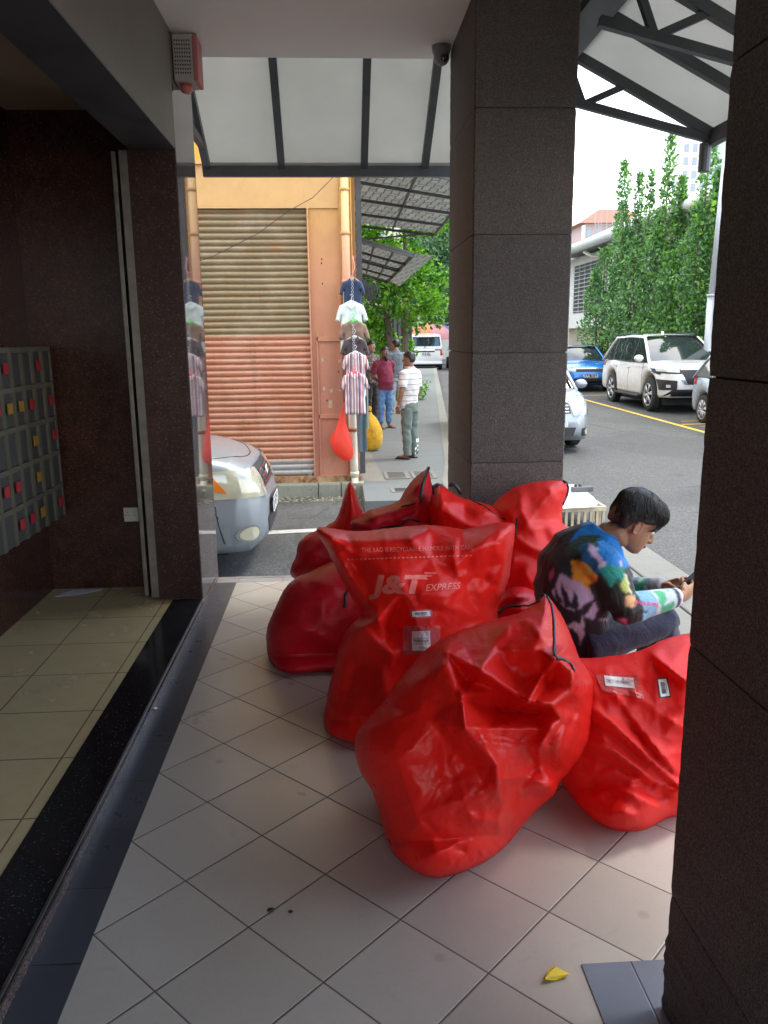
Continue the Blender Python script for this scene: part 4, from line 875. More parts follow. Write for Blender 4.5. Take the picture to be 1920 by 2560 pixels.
    def grow(L, k=1.18): cx, cy = sum(q[0] for q in L)/len(L), sum(q[1] for q in L)/len(L); return [(cx+(q[0]-cx)*k, cy+(q[1]-cy)*k) for q in L]
    torso = [(C_, grow(L)) for C_, L in torso]
    axN = (elN, wrN); dF_ = (wrN-elN); ll = dF_.length; dF_.normalize(); au = (elN-shN); la = au.length; au.normalize()
    col = me.color_attributes.new('pattern', 'FLOAT_COLOR', 'POINT'); buf = []
    def segd(p, a, b):
        ab = b-a; q = max(0, min(1, (p-a).dot(ab)/ab.length_squared)); return (p-(a+ab*q)).length, q
    dFa = (wrF-elF)
    for vc in VC:
        p = inv @ vc; jx = noise.noise(p*38)*.007+noise.noise(p*110)*.004; jz = noise.noise(p*38+Vector((5, 5, 5)))*.007+noise.noise(p*120)*.005
        s_, z_ = p.dot(f2)+jx, p.z+.21*p.dot(n2)+jz; c = (.016, .018, .022)
        dfo, q = segd(p, elN, wrN); dup, q2 = segd(p, shN, elN); dff, q3 = segd(p, elF, wrF)
        if dff < .066 and (p-hc).length > .1 and p.y > 3.16 and q3 > .02:
            c = (.30, .34, .36) if noise.noise(p*26) < .08 else (.10, .14, .16)
            if .45 < q3 < .66 and noise.noise(p*30+Vector((9, 1, 1))) > -.1: c = (.02, .26, .12)
            if q3 > .80: c = (.22, .22, .24)
        elif dfo < .072 and q > .10:
            c = (.50, .60, .62)
            if q < .45: c = (.20, .42, .58)
            if .50 < q < .80 and noise.noise(p*24+Vector((2, 7, 1))) > .06: c = (.06, .38, .18)
            if q < .16: c = (.02, .03, .03)
            if q > .86: c = (.015, .03, .07)
            if q > .93: c = (.72, .72, .76)
        elif dup < .095 and p.dot(rt) > shN.dot(rt)-.055:
            c = (.013, .016, .014)
            for C_, L in (torso if q2 < .28 else [])+arm_:
                if inpoly(s_, z_, L): c = C_
        else:
            for C_, L in torso:
                if inpoly(s_, z_, L): c = C_
        # soft palm fronds in the dark part
        buf += [c[0], c[1], c[2], 1]
    B_ = np.array(buf, 'f').reshape(-1, 4); ed = np.empty(len(me.edges)*2, 'i'); me.edges.foreach_get('vertices', ed); ed = ed.reshape(-1, 2)
    for _ in range(2):
        acc = np.zeros_like(B_); cn = np.zeros(len(B_)); np.add.at(acc, ed[:, 0], B_[ed[:, 1]]); np.add.at(acc, ed[:, 1], B_[ed[:, 0]]); np.add.at(cn, ed[:, 0], 1); np.add.at(cn, ed[:, 1], 1); B_ = B_*.45+.55*acc/np.maximum(cn, 1)[:, None]
    col.data.foreach_set('color', B_.ravel())
    # collar
    cl = MB(); ring = [nb+Vector((0,0,.0))+(f*.062*cos(a)+rt*.070*sin(a)) + Vector((0,0,.008-.025*cos(a))) for a in np.linspace(0, 2*pi, 20)]; cl.tube(ring, .008, 8, cap=False)
    cl.build('collar', simple('shirt_collar', (.0, .13, .38), .7), t, True)
    # lettering on the sleeve
    bvh = BVHTree.FromPolygons([inv @ v for v in VC], [tuple(p.vertices) for p in me.polygons])
    def sleeve_text(txt, px, ex, ey, size, cols, bold, nm, shear=0):
        cu = bpy.data.curves.new('t', 'FONT'); cu.body = txt; cu.offset = bold; cu.shear = shear; cu.resolution_u = 2
        o = bpy.data.objects.new('t', cu); COL.objects.link(o); dg = bpy.context.evaluated_depsgraph_get(); dg.update(); m2 = bpy.data.meshes.new_from_object(o.evaluated_get(dg)); bpy.data.objects.remove(o)
        iv = inv.inverted(); bm = bmesh.new(); bm.from_mesh(m2)
        for v in bm.verts:
            x = px[0]+(v.co.x*ex[0]+v.co.y*ey[0])*size; y = px[1]+(v.co.x*ex[1]+v.co.y*ey[1])*size; q = at(1106+.2604*x, 993.7+.2604*y, Y=2.6)
            d = (q-Vector((0,0,CAM_H))).normalized(); h = bvh.ray_cast(Vector((0,0,CAM_H)), d)
            v.co = iv @ ((h[0] if h[0] else at(1106+.2604*x, 993.7+.2604*y, Y=2.95))-d*.003)
        bm.to_mesh(m2); bm.free(); link(nm, m2, cols, sh)
    sleeve_text('DICKSON', (1012, 1192), (1, .13), (.25, -1), 44, simple('sleeve_pink', (.62, .04, .22), .6), .02, 'sleeve_lettering', .1)
    sleeve_text('Malaysia', (966, 1262), (1, .06), (.3, -1), 46, M['ink'], .0, 'sleeve_script', .3)
    # trousers
    j = cloth_mat('dark_jeans', (.030, .036, .060), .25, wr=1.2); pm = MB()
    hN, hF = at(1256, 1392, Y=3.03), at(1262, 1382, Y=3.27); kN, kF = at(1432, 1342, Y=3.12), at(1425, 1340, Y=3.36)
    fN, fF = Vector((kN.x+.02, kN.y+.05, .07)), Vector((kF.x-.03, kF.y+.08, .07))
    pm.tube([at(1240, 1345, Y=3.13), at(1252, 1385, Y=3.13), at(1262, 1412, Y=3.13)], [(.145,.105), (.160,.118), (.135,.10)], 20, up0=tuple(f))
    for h_, k_, f_ in ((hN, kN, fN), (hF, kF, fF)):
        pm.tube([h_, h_.lerp(k_, .3), h_.lerp(k_, .7), k_, k_+Vector((.015, .01, -.06)), k_.lerp(f_, .5), f_], [.096, .090, .078, .069, .066, .056, .052], 16); pm.ell(k_, .068, .068, .068, 12, 8)
    po = remesh(pm, 'trousers', j, t, .007, 4)
    warp(po, lambda p: noise.noise(Vector((p.x*10, p.y*10, p.z*16)))*.007+(1-abs(noise.noise(Vector((p.x*9, p.y*7+3, p.z*9))))*2)*.004)
    for f_ in (fN, fF):
        mb = MB(); mb.tube([f_+Vector((-.05,-.02,-.035)), f_+Vector((.03,.015,-.03)), f_+Vector((.12,.06,-.04)), f_+Vector((.19,.10,-.048))], [(.036,.036), (.042,.038), (.045,.028), (.034,.018)], 14)
        mb.build('shoe', simple('pale_shoe', (.45, .50, .55), .6), t, True)
    # what he sits on: hidden low step-stool
    s_ = thing('low_stool', 'low plastic stool hidden under the seated young man among the bags', 'stool', (hN.x-.02, 3.16, 0))
    MB().box(hN.x-.16, hN.x+.13, 3.02, 3.30, .24, .27).build('seat', simple('blue_plastic', (.03, .06, .16), .4), s_, bevel=.01)
    for dx in (-.13, .10):
        for dy in (3.04, 3.26): MB().bar((hN.x+dx, dy, .002), (hN.x+dx, dy, .24), .03, .03).build('leg', M['dark_frame'], s_)
    # phone
    ph = thing('phone', 'black smartphone held in the hands of the seated young man', 'phone', tuple(at(1490, 1250, Y=3.10)))
    a, b_, c, d_ = at(1468, 1264, Y=3.02), at(1512, 1226, Y=3.05), at(1532, 1232, Y=3.12), at(1490, 1270, Y=3.09)
    nn = (b_-a).cross(d_-a).normalized()*.0045; m3 = MB(); m3.add([a-nn, b_-nn, c-nn, d_-nn, a+nn, b_+nn, c+nn, d_+nn], [(0,3,2,1),(4,5,6,7),(0,1,5,4),(1,2,6,5),(2,3,7,6),(3,0,4,7)])
    m3.build('case', M['piping'], ph, bevel=.003)
seated()
# ---------------------------------------------------------------- people standing on the far sidewalk
def stander(label, loc, ang, h, skin, top, pants, hair=True, beard=False, arms='side', belly=.0, sleeve=.45, shoe=(.03,.03,.03), group=None, turn=0, hairc='hair', lean=0, cuff=0):
    t = thing('person', label, 'person', loc, ang, group); s = h/1.75; sk = skin_mat('skin', skin); W = pmat(t)
    w_ = lambda x, y, z: W @ Vector((x*s, y*s, z*s))      # x forward, y left
    fw, up, lf = W.to_3x3() @ Vector((1,0,0)), Vector((0,0,1)), W.to_3x3() @ Vector((0,1,0))
    hfw = Matrix.Rotation(turn, 3, 'Z') @ fw; hc = w_(.02, 0, 1.625)
    mb = MB(); P = head_mb(mb, hc, hfw, up, s); mb.tube([w_(-.01,0,1.40), w_(-.01,0,1.50), w_(0,0,1.57)], [.058*s]*3, 12)
    sh = {}
    for sg in (-1, 1):
        S_ = w_(-.01, sg*.185, 1.405)
        if arms == 'side': E_, Wr = w_(.0, sg*.25, 1.12), w_(.06, sg*.25, .88)
        elif arms == 'back': E_, Wr = w_(-.10, sg*.25, 1.13), w_(-.17, sg*.06, 1.0)
        else: E_, Wr = w_(.02, sg*.25, 1.12), (w_(.20, sg*.12, 1.06) if sg > 0 else w_(.05, sg*.25, .88))
        sh[sg] = (S_, E_, Wr); mb.tube([S_, E_, E_.lerp(Wr, .3), Wr], [.045*s, .043*s, .042*s, .028*s], 10)
        d_ = (Wr-E_).normalized(); hand_mb(mb, Wr, d_ if arms != 'back' else -lf*sg, -lf*sg if arms != 'back' else -fw, fw if arms != 'back' else up, s*.98, (.3,.35,.4,.45), .4)
        mb.tube([w_(0, sg*.09, .45), w_(-.01, sg*.10, .22), w_(-.01, sg*.105, .07), w_(.02, sg*.11, .045), w_(.12, sg*.125, .03), w_(.18, sg*.13, .022)], [.055*s,.05*s,.038*s,(.036*s,.036*s),(.044*s,.022*s),(.034*s,.014*s)], 12)
    remesh(mb, 'body', sk, t, .0075*s, 2)
    if arms != 'none': eyes(P, t, s)
    if hair:
        hm = MB(); hair_mb(P, hm, back=-.05, th=.007, side=.008); ho = hm.build('hair', M[hairc], t, True); warp(ho, lambda p: noise.noise(p*60)*.006)
    if beard:
        bm_ = MB(); R3 = Matrix((hfw, up.cross(hfw), up)).transposed(); bm_.ell(P(.055,0,-.10), .048*s, .058*s, .05*s, 14, 10, R3); bm_.tube([P(.07,0,-.11), P(.075,0,-.15), P(.07,0,-.185)], [.045*s,.036*s,.012*s], 10); bm_.ell(P(.092,0,-.047), .008*s, .028*s, .006*s, 10, 6, R3)
        bm_.build('beard', M['hair'], t, True)
    sm = MB(); sm.tube([w_(-.01,0,1.50), w_(-.01,0,1.465), w_(-.015,0,1.41), w_(-.01,0,1.30), w_(belly*.4,0,1.15), w_(belly,0,1.0), w_(belly*.6,0,.86), w_(belly*.6,0,.84)],
                [(.065*s,.06*s), (.10*s,.075*s), (.175*s,.105*s), (.185*s,.125*s), (.172*s,(.125+belly*.6)*s), (.175*s,(.130+belly*.7)*s), (.178*s,.135*s), (.165*s,.125*s)], 24, up0=tuple(fw))
    for sg in (-1, 1):
        S_, E_, Wr = sh[sg]
        if sleeve > .9: sm.tube([S_+lf*(-sg)*.05, S_, E_, E_.lerp(Wr, .5), E_.lerp(Wr, .95)], [.07*s,.07*s,.058*s,.052*s,.045*s], 14)
        else: sm.tube([S_+lf*(-sg)*.05, S_.lerp(E_, .05), S_.lerp(E_, sleeve+.15), S_.lerp(E_, sleeve+.32)], [.07*s,.078*s,.074*s,.075*s], 14)
    so_ = remesh(sm, 'shirt', top, t, .010*s, 3)
    warp(so_, lambda p: (noise.noise(Vector((p.x*10, p.y*10, p.z*13+loc[1])))*.010+(1-abs(noise.noise(Vector((p.x*8, p.y*8+2, p.z*7))))*2)*.005)*s)
    pm = MB(); pm.tube([w_(0,0,.93), w_(0,0,.86), w_(0,0,.78)], [(.155*s,.12*s), (.165*s,.125*s), (.16*s,.12*s)], 20, up0=tuple(fw))
    for sg in (-1, 1): pm.tube([w_(0, sg*.085, .84), w_(.01, sg*.095, .66), w_(.015, sg*.10, .46), w_(-.01, sg*.105, .26), w_(-.01, sg*.108, .10+cuff), w_(-.01, sg*.108, .075+cuff)], [.098*s,.092*s,.074*s,.068*s,.064*s,.066*s], 16)
    po = remesh(pm, 'trousers', pants, t, .010*s, 3)
    warp(po, lambda p: (noise.noise(Vector((p.x*12, p.y*12, p.z*12+loc[0])))*.012+(1-abs(noise.noise(Vector((p.x*7, p.y*8+2, p.z*14))))*2)*.007)*s)
    for sg in (-1, 1):
        m2 = MB(); m2.tube([w_(-.06, sg*.105, .012), w_(.05, sg*.115, .012), w_(.20, sg*.13, .012)], [(.038*s,.010*s),(.042*s,.010*s),(.040*s,.010*s)], 10); m2.tube([w_(.06, sg*.115-.045, .02), w_(.07, sg*.118, .062), w_(.06, sg*.115+.045, .02)], .010*s, 6)
        m2.build('sandal', simple('sandal', shoe, .6), t, True)
    return t, w_
gp = 'men standing on the far sidewalk'
stripe_tee = cloth_mat('striped_tee', (.62, .60, .57), .05, stripes=(.083, .10, (.10, .10, .11)))
t1, w1 = stander('stocky man in pale tee with thin dark stripes and grey-green track pants', (1.13, 12.62, gz(12.6)+.15), radians(142), 1.67, (.23, .12, .075), stripe_tee, cloth_mat('track_pants', (.115, .145, .125), .15), arms='side', belly=.05, shoe=(.012,.012,.012), group=gp, turn=.15)
wh = simple('white_trim', (.75, .77, .76), .6)
mb = MB()
for k in range(2):
    z0 = .20-.075*k
    for sg in (-1, 1): mb.quad(w1(-.085, -.105, z0), w1(-.085, -.105, z0+.035), w1(-.06+.0, -.105+sg*.055, z0-.03+.0), w1(-.06, -.105+sg*.055, z0-.065))
for i, u in enumerate((0, .03, .06)): mb.quad(w1(-.086, -.13+u, .27), w1(-.086, -.11+u, .27), w1(-.086, -.10+u, .33), w1(-.086, -.12+u, .33))
mb.build('chevron_print', wh, t1); MB().tube([w1(.052, .25, .905), w1(.064, .25, .875)], .034, 12).build('wristwatch', M['steel'], t1)
stander('bearded man in maroon tee and blue jeans with hands behind his back', (.97, 16.7, gz(16.7)+.15), radians(-62), 1.66, (.20, .105, .07), cloth_mat('maroon_tee', (.17, .022, .045)), cloth_mat('blue_jeans', (.10, .20, .36), .3), arms='back', beard=True, belly=.05, shoe=(.10,.08,.07), group=gp, cuff=.05)
stander('man in plain grey tee and light grey trousers seen from behind', (1.42, 19.6, gz(19.6)+.15), radians(112), 1.76, (.36, .22, .15), cloth_mat('grey_tee', (.13, .155, .17)), cloth_mat('light_track', (.30, .34, .35)), arms='front', shoe=(.55,.5,.08), group=gp, turn=.2)
def patterned():
    t = NT('patterned_shirt'); o = t.obj(); v = t.voro(o, 38, 'F1', 'Distance'); c = t.ramp(v, [(.25, (.34, .29, .22)), (.45, (.09, .065, .05))]); t.set(color=c, rough=.8); t.bump(t.noise(o, 12, 4), .4, .02); return t.m
stander('moustached man in brown patterned long-sleeve shirt half hidden behind the hanging shirts', (.74, 17.9, gz(17.9)+.15), radians(-48), 1.76, (.38, .22, .15), patterned(), cloth_mat('dark_trousers', (.04, .035, .03)), arms='side', sleeve=1, group=gp)
# ================================================================ VEHICLES
from mathutils.bvhtree import BVHTree
def paint(name, c, metal=.0, rough=.25, coat=.6):
    t = NT(name); o = t.obj(); n = t.noise(o, 1.2, 3, .5); d = t.noise(o, 5, 4, .6); z = t.sep(o)[2]
    base = t.mix(t.ramp(n, [(.3, 0.0), (.7, 1.0)]), tuple(x*.93 for x in c), c)
    low = t.math('MULTIPLY', t.ramp(z, [(.25, 1.0), (.75, 0.0)]), t.ramp(d, [(.35, 0.0), (.75, .22)])); base = t.mix(low, base, (.20, .185, .16))
    t.set(color=base, rough=t.ramp(d, [(.3, rough), (.8, rough+.12)]), metal=metal, coat=coat, coatr=.04); return t.m
def glass_mat(name, c=(.02, .028, .03)):
    t = NT(name); t.set(color=c, rough=.03, spec=.9); t.b.inputs['IOR'].default_value = 1.6; n = t.noise(t.obj(), 1.1, 3); t.bump(n, .05, .05); return t.m
M['glass'] = glass_mat('car_glass'); M['tyre'] = simple('tyre_rubber', (.022, .022, .023), .85, bump=.4, bscale=40); M['alloy'] = simple('alloy_wheel', (.50, .51, .52), .3, metal=.8)
M['blackp'] = simple('black_trim', (.018, .018, .02), .5); M['chrome'] = simple('chrome', (.75, .76, .77), .12, metal=1, var=.03); M['under'] = simple('underbody', (.012, .012, .012), .9)
M['tail'] = simple('tail_lamp', (.45, .015, .015), .15); M['amber'] = simple('amber_lens', (.75, .20, .01), .15, spec=.8); M['plate'] = simple('plate_black', (.012, .012, .013), .4); M['platew'] = simple('plate_white_letters', (.8, .8, .8), .5)
def lampmat(name, c):
    t = NT(name); o = t.obj(scale=(1, 1, 1)); v = t.noise(o, 5, 2, .4); t.set(color=t.ramp(v, [(.30, tuple(x*.68 for x in c)), (.65, c)]), rough=.10, spec=.9, coat=1.0, coatr=.03); return t.m
M['lamp'] = lampmat('headlamp_lens', (.34, .36, .37)); M['lampold'] = lampmat('yellowed_headlamp_lens', (.52, .50, .36)); M['fog'] = lampmat('fog_lamp', (.7, .72, .72))
def ip(x, tab):
    for (a, va), (b, vb) in zip(tab[:-1], tab[1:]):
        if x <= b:
            q = (x-a)/(b-a) if b > a else 0; q = max(0, min(1, q)); return va+(vb-va)*q
    return tab[-1][1]
class Car:
    """x forward, y left, z up; z=0 is the road"""
    def __init__(s, label, cat, name, pm, L, W, zc, top, plan, bot, wheels, r, green, loc, ang, wheel_arch=.07, nx=90, tumble=.16, crown=.04, rimn=6, group='cars standing in the street', rimm='alloy'):
        s.t = thing(name, label, cat, loc, ang, group); s.pm = pm
        xs = sorted(set([round(-L/2+L*(.5-.5*cos(pi*i/nx)), 4) for i in range(nx+1)]+[round(-L/2+L*i/nx, 4) for i in range(nx+1)])); rows = []
        hw = W/2
        for x in xs:
            w_ = hw*ip(x, plan); zt_ = ip(x, top); zb = ip(x, bot)
            for xc in wheels:
                R = r+wheel_arch; dx = abs(x-xc)
                if dx < R: zb = max(zb, r*.98+math.sqrt(max(0, R*R-dx*dx)))
            zb = min(zb, zt_-.06); h = zt_-zb; sec = [(0, zb), (w_*.80, zb), (w_*.955, zb+.015), (w_*.99, zb+min(.08, h*.2)), (w_*1.0, zb+h*.30), (w_*1.005, zb+h*.45), (w_*.99, zb+h*.62), (w_*.975, zb+h*.78), (w_*.95, zt_-h*.10), (w_*.915, zt_-h*.03), (w_*.85, zt_), (w_*.55, zt_+crown*.6), (0, zt_+crown)]
            rows.append([(x, -y, z) for y, z in sec]+[(x, y, z) for y, z in sec[::-1][1:]])
        mb = MB().grid(rows); n = len(rows[0]); N = len(mb.v); mb.f.append(tuple(range(n-1))); mb.m.append(0); mb.f.append(tuple(range(N-n, N-1))[::-1]); mb.m.append(0)
        s.body = mb.build('body', pm, s.t, True, world=False); b_ = s.body
        s.bvh = BVHTree.FromPolygons([v.co.copy() for v in b_.data.vertices], [tuple(p.vertices) for p in b_.data.polygons])
        MB().box(-L/2+.35, L/2-.35, -hw*.78, hw*.78, .18, .5).build('underbody', M['under'], s.t, world=False)
        # greenhouse
        if green:
            xw, xrf, xrr, xr, zb_, zr = green['x']; wb, wr = hw*green.get('wb', .93), hw*(green.get('wb', .93)-tumble); th = .035
            def side(x, z): q = (z-zb_)/(zr-zb_); return wb+(wr-wb)*q
            roof = []
            for i in range(15):
                q = i/14; x = xrf+(xrr-xrf)*q; zz = zr+.035*sin(pi*min(1, q*1.1))*green.get('arch', 1); ww = wr*(1-.02*abs(q-.5))
                roof.append([(x, -ww-.012, zz-.035), (x, -ww, zz), (x, -ww*.85, zz+.03), (x, -ww*.4, zz+.045), (x, 0, zz+.05), (x, ww*.4, zz+.045), (x, ww*.85, zz+.03), (x, ww, zz), (x, ww+.012, zz-.035)])
            MB().grid(roof).build('roof', pm, s.t, True, world=False)
            ws = []
            for i in range(7):
                q = i/6; x = xw+(xrf-xw)*q; z = zb_+(zr-zb_)*q+.02*sin(pi*q); w_ = side(x, z)-.03; ws.append([(x-.10*(abs(k)/3)**2, w_*k/3, z) for k in range(-3, 4)])
            MB().grid(ws).build('windscreen', M['glass'], s.t, True, world=False)
            rs = []
            for i in range(6):
                q = i/5; x = xr+(xrr-xr)*q; z = zb_+.03+(zr-zb_-.03)*q; w_ = side(x, z)-.03; rs.append([(x+.06*(abs(k)/3)**2, w_*k/3, z) for k in range(-3, 4)])
            MB().grid(rs).build('rear_window', M['glass'], s.t, True, world=False)
            cuts = green['cuts']          # x positions at mid height of door pillars
            for sg in (-1, 1):
                # glass quads between pillars
                def line(q, z): # x along the front slope / rear slope at height z
                    k = (z-zb_)/(zr-zb_); return xw+(xrf-xw)*k, xr+(xrr-xr)*k
                ztop = zr-.02
                for i in range(len(cuts)-1):
                    a0, a1 = cuts[i], cuts[i+1]; g = []
                    for z in (zb_+.0, (zb_+ztop)/2, ztop):
                        xf_, xb_ = line(0, z); u0 = min(a0, xf_-.05) if a0 is not None else xf_-.05; u1 = max(a1, xb_+.05) if a1 is not None else xb_+.05
                        if a0 is None: u0 = xf_-.05
                        y = side(0, z)+.006; g.append([(u0-.025, sg*y, z), ((u0+u1)/2, sg*(y+.004), z), (u1+.025, sg*y, z)])
                    MB().grid(g).build('side_window', M['glass'], s.t, True, world=False)
                for (xa, za, xb2, zb2, wd) in ((xw+.02, zb_-.03, xrf+.0, zr, .075), (xr-.02, zb_-.03, xrr, zr, .10)):
                    pts = [(xa+(xb2-xa)*q, sg*(side(0, za+(zb2-za)*q)-.012), za+(zb2-za)*q+.015*sin(pi*q)) for q in np.linspace(0, 1, 6)]; MB().tube(pts, wd*.5, 8, flat=.55).build('pillar', pm, s.t, True, world=False)
                for c_ in cuts[1:-1]:
                    pts = [(c_, sg*(side(0, z)+.004), z) for z in (zb_-.01, (zb_+zr)/2, zr-.01)]; MB().tube(pts, .028, 6, flat=.3).build('pillar', M[green.get('pm', 'blackp')], s.t, world=False)
                MB().tube([(xw-.02, sg*(side(0, zb_)+.012), zb_-.005), ((xw+xr)/2, sg*(side(0, zb_)+.016), zb_), (xr+.05, sg*(side(0, zb_)+.012), zb_+.01)], .008, 6).build('belt_trim', M['blackp'], s.t, world=False)
        # wheels
        s.r = r
        for xc in wheels:
            for sg in (-1, 1):
                wt = MB(); y0 = sg*(hw-.015); wd = .20; prof = [(r*.66, 0), (r*.92, .0), (r*.985, .02), (r, .05), (r, wd-.05), (r*.985, wd-.02), (r*.9, wd), (r*.5, wd)]; n_ = 32; g = []
                for k in range(n_+1):
                    a = 2*pi*k/n_; g.append([(xc+rr*cos(a), y0-sg*o_, r+rr*sin(a)) for rr, o_ in prof])
                wt.grid(g); wh_ = wt.build('wheel', M['tyre'], s.t, True, world=False)
                rm = MB(); R2 = r*.68; g = []
                for k in range(n_+1):
                    a = 2*pi*k/n_; g.append([(xc+rr*cos(a), y0-sg*o_, r+rr*sin(a)) for rr, o_ in ((R2, .005), (R2*.94, .012), (R2*.90, .06), (R2*.0, .07))])
                rm.grid(g); m2 = MB().add(rm.v, rm.f); inner = m2.build('wheel_well', M['under'], wh_, world=False)
                sp = MB(); g = [[(xc+rr*cos(2*pi*k/n_), y0-sg*o_, r+rr*sin(2*pi*k/n_)) for rr, o_ in ((R2*1.02, -.002), (R2*.96, -.004), (R2*.90, .012), (R2*.9, .04))] for k in range(n_+1)]; sp.grid(g)
                for k in range(rimn):
                    a = 2*pi*k/rimn+.2
                    for da in (-.10, .10): sp.bar((xc+.03*cos(a), y0-sg*.004, r+.03*sin(a)), (xc+R2*.94*cos(a+da), y0-sg*.006, r+R2*.94*sin(a+da)), .032, .022, up=(0, 1, 0))
                sp.tube([(xc, y0+sg*.006, r), (xc, y0-sg*.03, r)], r*.17, 14); sp.build('rim', M[rimm], wh_, True, world=False)
    def proj(s, pts, dirn, name, mat, off=.004, n=6, parent=None, thick=0):
        """polygon patch (quad tl,tr,br,bl in the plane across dirn) laid on the body"""
        dirn = Vector(dirn).normalized(); c = [Vector(p) for p in pts]; rows = []
        for i in range(n+1):
            v = i/n; l = c[0].lerp(c[3], v); r_2 = c[1].lerp(c[2], v); row = []
            for j in range(n+1):
                p = l.lerp(r_2, j/n)-dirn*3; h = s.bvh.ray_cast(p, dirn)
                for _ in range(24):
                    if h[0] and (abs(dirn.x) < .5 or abs(h[0].x) > 1.2): break
                    p = Vector((p.x, p.y*.985, p.z)) if abs(dirn.x) > .5 else Vector((p.x*.985, p.y, p.z)); h = s.bvh.ray_cast(p, dirn)
                q = (h[0] if h[0] else p+dirn*3); nr = (h[1] if h[1] else -dirn); nr = nr if nr.dot(dirn) < 0 else -nr; row.append(q+(nr-dirn).normalized()*off)
            rows.append(row)
        return MB().grid(rows).build(name, M[mat] if isinstance(mat, str) else mat, parent or s.t, True, world=False)
    def disc(s, y, z, r, name, mat, off, parent):
        rows = []
        for q in (0.001, .5, 1):
            row = []
            for a in np.linspace(0, 2*pi, 17):
                h = s.bvh.ray_cast(Vector((3, y+r*q*cos(a), z+r*q*sin(a))), (-1, 0, 0)); row.append((h[0] if h[0] else Vector((1.8, y, z)))+Vector((off, (off if y > 0 else -off)*.7, 0)))
            rows.append(row)
        return MB().grid(rows).build(name, M[mat], parent, True, world=False)
    def front(s, yz, name, mat, off=.005, n=6, parent=None): return s.proj([(0, y, z) for y, z in yz], (-1, 0, 0), name, mat, off, n, parent)
    def rear(s, yz, name, mat, off=.005, n=6, parent=None): return s.proj([(0, y, z) for y, z in yz], (1, 0, 0), name, mat, off, n, parent)
    def sidep(s, sg, xz, name, mat, off=.004, n=5, parent=None): return s.proj([(x, 0, z) for x, z in xz], (0, -sg, 0), name, mat, off, n, parent)
    def seam(s, sg, pts, r_=.004):
        out = []
        for (xa, za), (xb, zb) in zip(pts[:-1], pts[1:]):
            for q in np.linspace(0, 1, 6):
                p = Vector((xa+(xb-xa)*q, sg*3, za+(zb-za)*q)); h = s.bvh.ray_cast(p, (0, -sg, 0))
                if h[0]: out.append(h[0]+Vector((0, sg*.0005, 0)))
        if len(out) > 1: MB().tube(out, r_, 5).build('panel_seam', M['blackp'], s.t, world=False)
    def mirror(s, sg, x, z, mat=None, sc=1.0):
        hw = max(abs(v.co.y) for v in s.body.data.vertices); mb = MB(); mb.ell((x, sg*(hw+.10), z), .07*sc, .12*sc, .085*sc, 14, 10); o = mb.build('mirror', mat or s.pm, s.t, True, world=False)
        MB().bar((x, sg*(hw-.05), z-.04), (x, sg*(hw+.05), z-.04), .05, .03).build('mirror_arm', M['blackp'], o, world=False)
    def handle(s, sg, x, z):
        h = s.bvh.ray_cast(Vector((x, sg*3, z)), (0, -sg, 0))
        if h[0]: MB().tube([(x-.09, h[0].y+sg*.012, z), (x, h[0].y+sg*.028, z), (x+.09, h[0].y+sg*.012, z)], .013, 6).build('door_handle', s.pm, s.t, True, world=False)
    def plate(s, x, y, z, txt, ang=0, fr=True, w_=.46, h=.13):
        pts = MB(); sg = 1 if ang == 0 else -1; pts.box(x-.008, x+.008, y-w_/2, y+w_/2, z-h/2, z+h/2); o = pts.build('number_plate', M['plate'], s.t, world=False)
        e = MB(); b0 = x+sg*.009
        for (a, b_, c, d) in ((-w_/2, w_/2, h/2-.008, h/2), (-w_/2, w_/2, -h/2, -h/2+.008), (-w_/2, -w_/2+.008, -h/2, h/2), (w_/2-.008, w_/2, -h/2, h/2)): e.box(min(b0, b0+sg*.003), max(b0, b0+sg*.003), y+a, y+b_, z+c, z+d)
        e.build('plate_rim', M['platew'], o, world=False)
        cu = bpy.data.curves.new('t', 'FONT'); cu.body = txt; cu.size = h*.95; cu.align_x = 'CENTER'; cu.offset = .002; ob = bpy.data.objects.new('t', cu); COL.objects.link(ob); dg = bpy.context.evaluated_depsgraph_get(); dg.update(); me = bpy.data.meshes.new_from_object(ob.evaluated_get(dg)); bpy.data.objects.remove(ob)
        me.transform(Matrix(((0, 0, sg, x+sg*.011), (sg*1, 0, 0, y), (0, 1, 0, z-h*.33), (0, 0, 0, 1)))); link('plate_letters', me, M['platew'], o)
gv = 'cars standing in the street'
# ---- white sport utility vehicle
wp = paint('white_paint_car', (.74, .75, .745), 0, .2)
sx, sy = 9.03, 22.1
suv = Car('large white SUV with dark bumper insert parked behind the yellow line', 'car', 'parked_car', wp, 4.75, 1.92, 0,
    [(-2.375,.86),(-2.34,1.02),(-2.25,1.14),(-1.0,1.17),(1.10,1.165),(1.45,1.14),(1.9,1.10),(2.15,1.05),(2.28,.96),(2.375,.78)], [(-2.375,.86),(-2.2,.955),(-1.4,1),(1.4,1),(1.85,.97),(2.12,.90),(2.26,.80),(2.375,.62)],
    [(-2.375,.50),(-2.2,.36),(-1.9,.34),(1.9,.34),(2.2,.36),(2.375,.50)], (-1.33, 1.42), .395, dict(x=(1.25, .32, -1.70, -2.22, 1.15, 1.74), cuts=(None, .05, -.85, -1.45, None)), (sx, sy, gz(sy)), radians(-90.5), wheel_arch=.10, rimn=6, tumble=.215)
suv.t.scale = (1.07, 1.07, 1.07)
